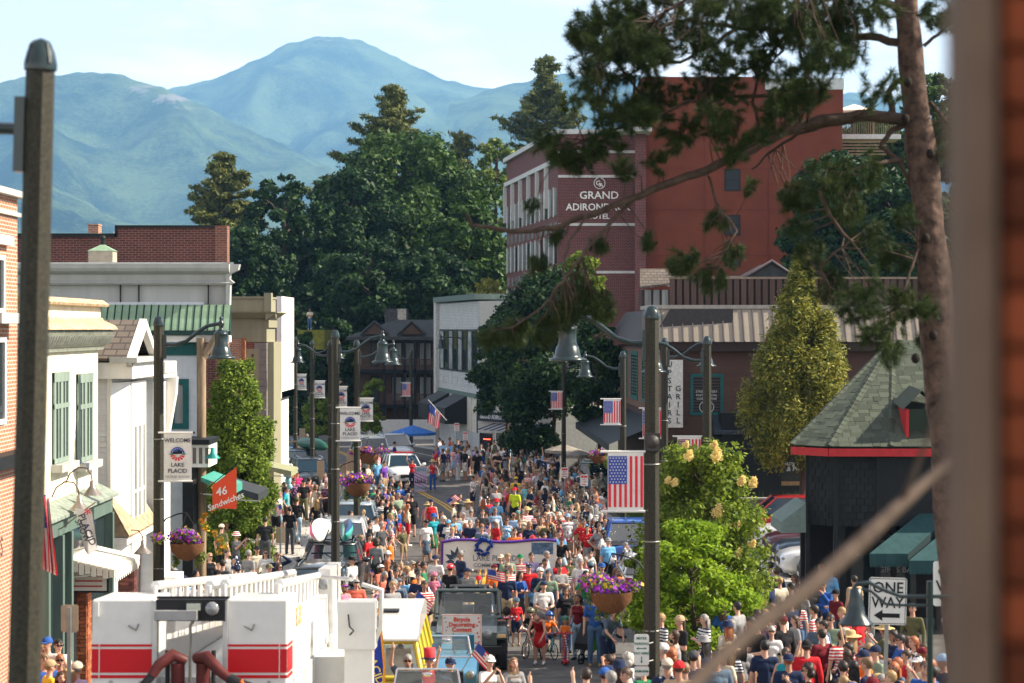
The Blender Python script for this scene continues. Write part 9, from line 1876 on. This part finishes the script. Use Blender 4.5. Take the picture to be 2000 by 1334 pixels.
for (x0,x1,y0,y1,n,fc_,sp,rs,wh) in zones:
 n=int(n*1.45);k=0;tries=0
 while k<n and tries<n*40:
  tries+=1;px=rg.uniform(x0,x1);py=rg.uniform(y0,y1);who=rg.choice('mmmfffkg') if y0<1100 or wh.startswith('crowd') else rg.choice('mmfff')
  H_={'m':1.78,'f':1.66,'k':1.3,'g':1.28}[who]*rg.uniform(.96,1.04);d_=solve_d(py,H_+rs);xx=XD(px,d_)
  if any((xx-a)**2+(d_-b)**2<.15 for a,b in OCC):continue
  OCC.append((xx,d_));cand.append((d_,px,py,who,H_,fc_+rg.uniform(-sp,sp),rs,wh));k+=1
cand.sort();far={};kn=0
for d_,px,py,who,H_,fa,rs,wh in cand:
 sex='m' if who in 'mk' else 'f';ht=rg.random();hat=rg.choice(('cap','cap','cap','bucket','straw','backcap')) if ht<(.42 if sex=='m' else .25) else None
 hs_=rg.choice(('short','short','short','short','bald')) if sex=='m' else rg.choice(('long','long','pony','bun','bob','curly'))
 bk_=rg.choice(('shorts','shorts','pants')) if sex=='m' else rg.choice(('shorts','shorts','skirt','pants'));tk_=rg.choice(('short','short','short','long')) if sex=='m' else rg.choice(('short','none','short'))
 pose=rg.choice(poses_) if who in 'mf' else rg.choice(('stand','hip','clap'))
 if NP[0]<NMAX:
  for _ in range(6):
   if P(px,py,who,rg.choice(tops_),tk_,rg.choice(bots_),bk_,pose,fa,rg.choice(['brown','brown','dark','dark','black','blond','fair','grey','red','dark']),hs_,hat,'strawc' if hat=='straw' else rg.choice(hatc_),rg.random()<.3,raise_=rs,where=wh,H=H_):break
 else:# past three hundred: the farthest and smallest figures join one mass
  kk_=(who,rg.choice(('stand','cross','hip')),'short','shorts' if sex=='m' else 'skirt');me,J_,hs2,hc=body(sex,kk_[1],'short',kk_[3],who in 'kg',True);s_=H_/1.765;hair=rg.choice(('brown','dark','black','blond','grey'))
  mats_=[SK[rg.choice((0,0,1,2))],cm(rg.choice(tops_)),cm(rg.choice(bots_)),shoes_m[kn % 3],slotm[4],slotm[5]];M=Matrix.Translation((XD(px,d_),d_,gz(d_)+rs)) @ Matrix.Rotation(RAD(fa),4,'Z') @ Matrix.Scale(s_,4)
  for msh,mm2,mt2 in ((me,M,mats_),(hmesh('short' if sex=='m' else 'long',hair),M @ Matrix.Translation(hc) @ Matrix.Scale(hs2,4),[hair_mats[hair]])):
   nv_=len(msh.vertices);co=np.empty(nv_*3,np.float32);msh.vertices.foreach_get('co',co);co=np.c_[co.reshape(-1,3),np.ones(nv_)] @ np.array(mm2).T
   if 'v' not in far:far.update(v=[],f=[],m=[],n=0,mats=[])
   idx=[]
   for q in mt2:
    if q not in far['mats']:far['mats'].append(q)
    idx.append(far['mats'].index(q))
   for p_ in msh.polygons:far['f'].append([i+far['n'] for i in p_.vertices]);far['m'].append(idx[p_.material_index])
   far['v'].append(co[:,:3]);far['n']+=nv_
  kn+=1
if far:
 me=bpy.data.meshes.new('distant_crowd');me.from_pydata(np.concatenate(far['v']).tolist(),[],far['f'])
 for q in far['mats']:me.materials.append(q)
 me.polygons.foreach_set('material_index',far['m']);me.polygons.foreach_set('use_smooth',[True]*len(far['m']));me.update();link('distant_crowd',me,kind='stuff')
o=thing('wooden_stick','pale wooden pole leaning in the lower right crowd','pole',W(1672,1334,38));MB().tube([(0,0,-.4),(W(1640,1220,38)-o.location)],.022,6).build('shaft',mat('pale_wood',(.5,.33,.2),.7),o)
rng=np.random.default_rng(8);n=800;dd=rng.uniform(60,76,n);px=1130+rng.normal(size=n)*48;py=1000+rng.normal(size=n)*42;P_=np.stack([(px-CX)/F*dd,dd,HC-(py-HY)/F*dd],1);P_=P_[P_[:,2]>.1];n=len(P_);a=rng.normal(size=(n,3));a /= np.linalg.norm(a,axis=1)[:,None];b=np.cross(a,rng.normal(size=(n,3)));b /= np.linalg.norm(b,axis=1)[:,None]
V=np.stack([P_-a*.011-b*.008,P_+a*.011-b*.008,P_+a*.011+b*.008,P_-a*.011+b*.008],1).reshape(-1,3);link('confetti',fastmesh('confetti',V,np.arange(4*n).reshape(n,4),[mat('paper_white',(.75,.74,.7),.8,var=0)]),kind='stuff')
print('PEOPLE',NP[0],kn,'bodies',len(BODY),'objects',len(bpy.data.objects))
for q in [o for o in bpy.data.objects if o.type=='MESH' and o.name.startswith('person') and not o.get('label')]:print('nolabel',q.name)
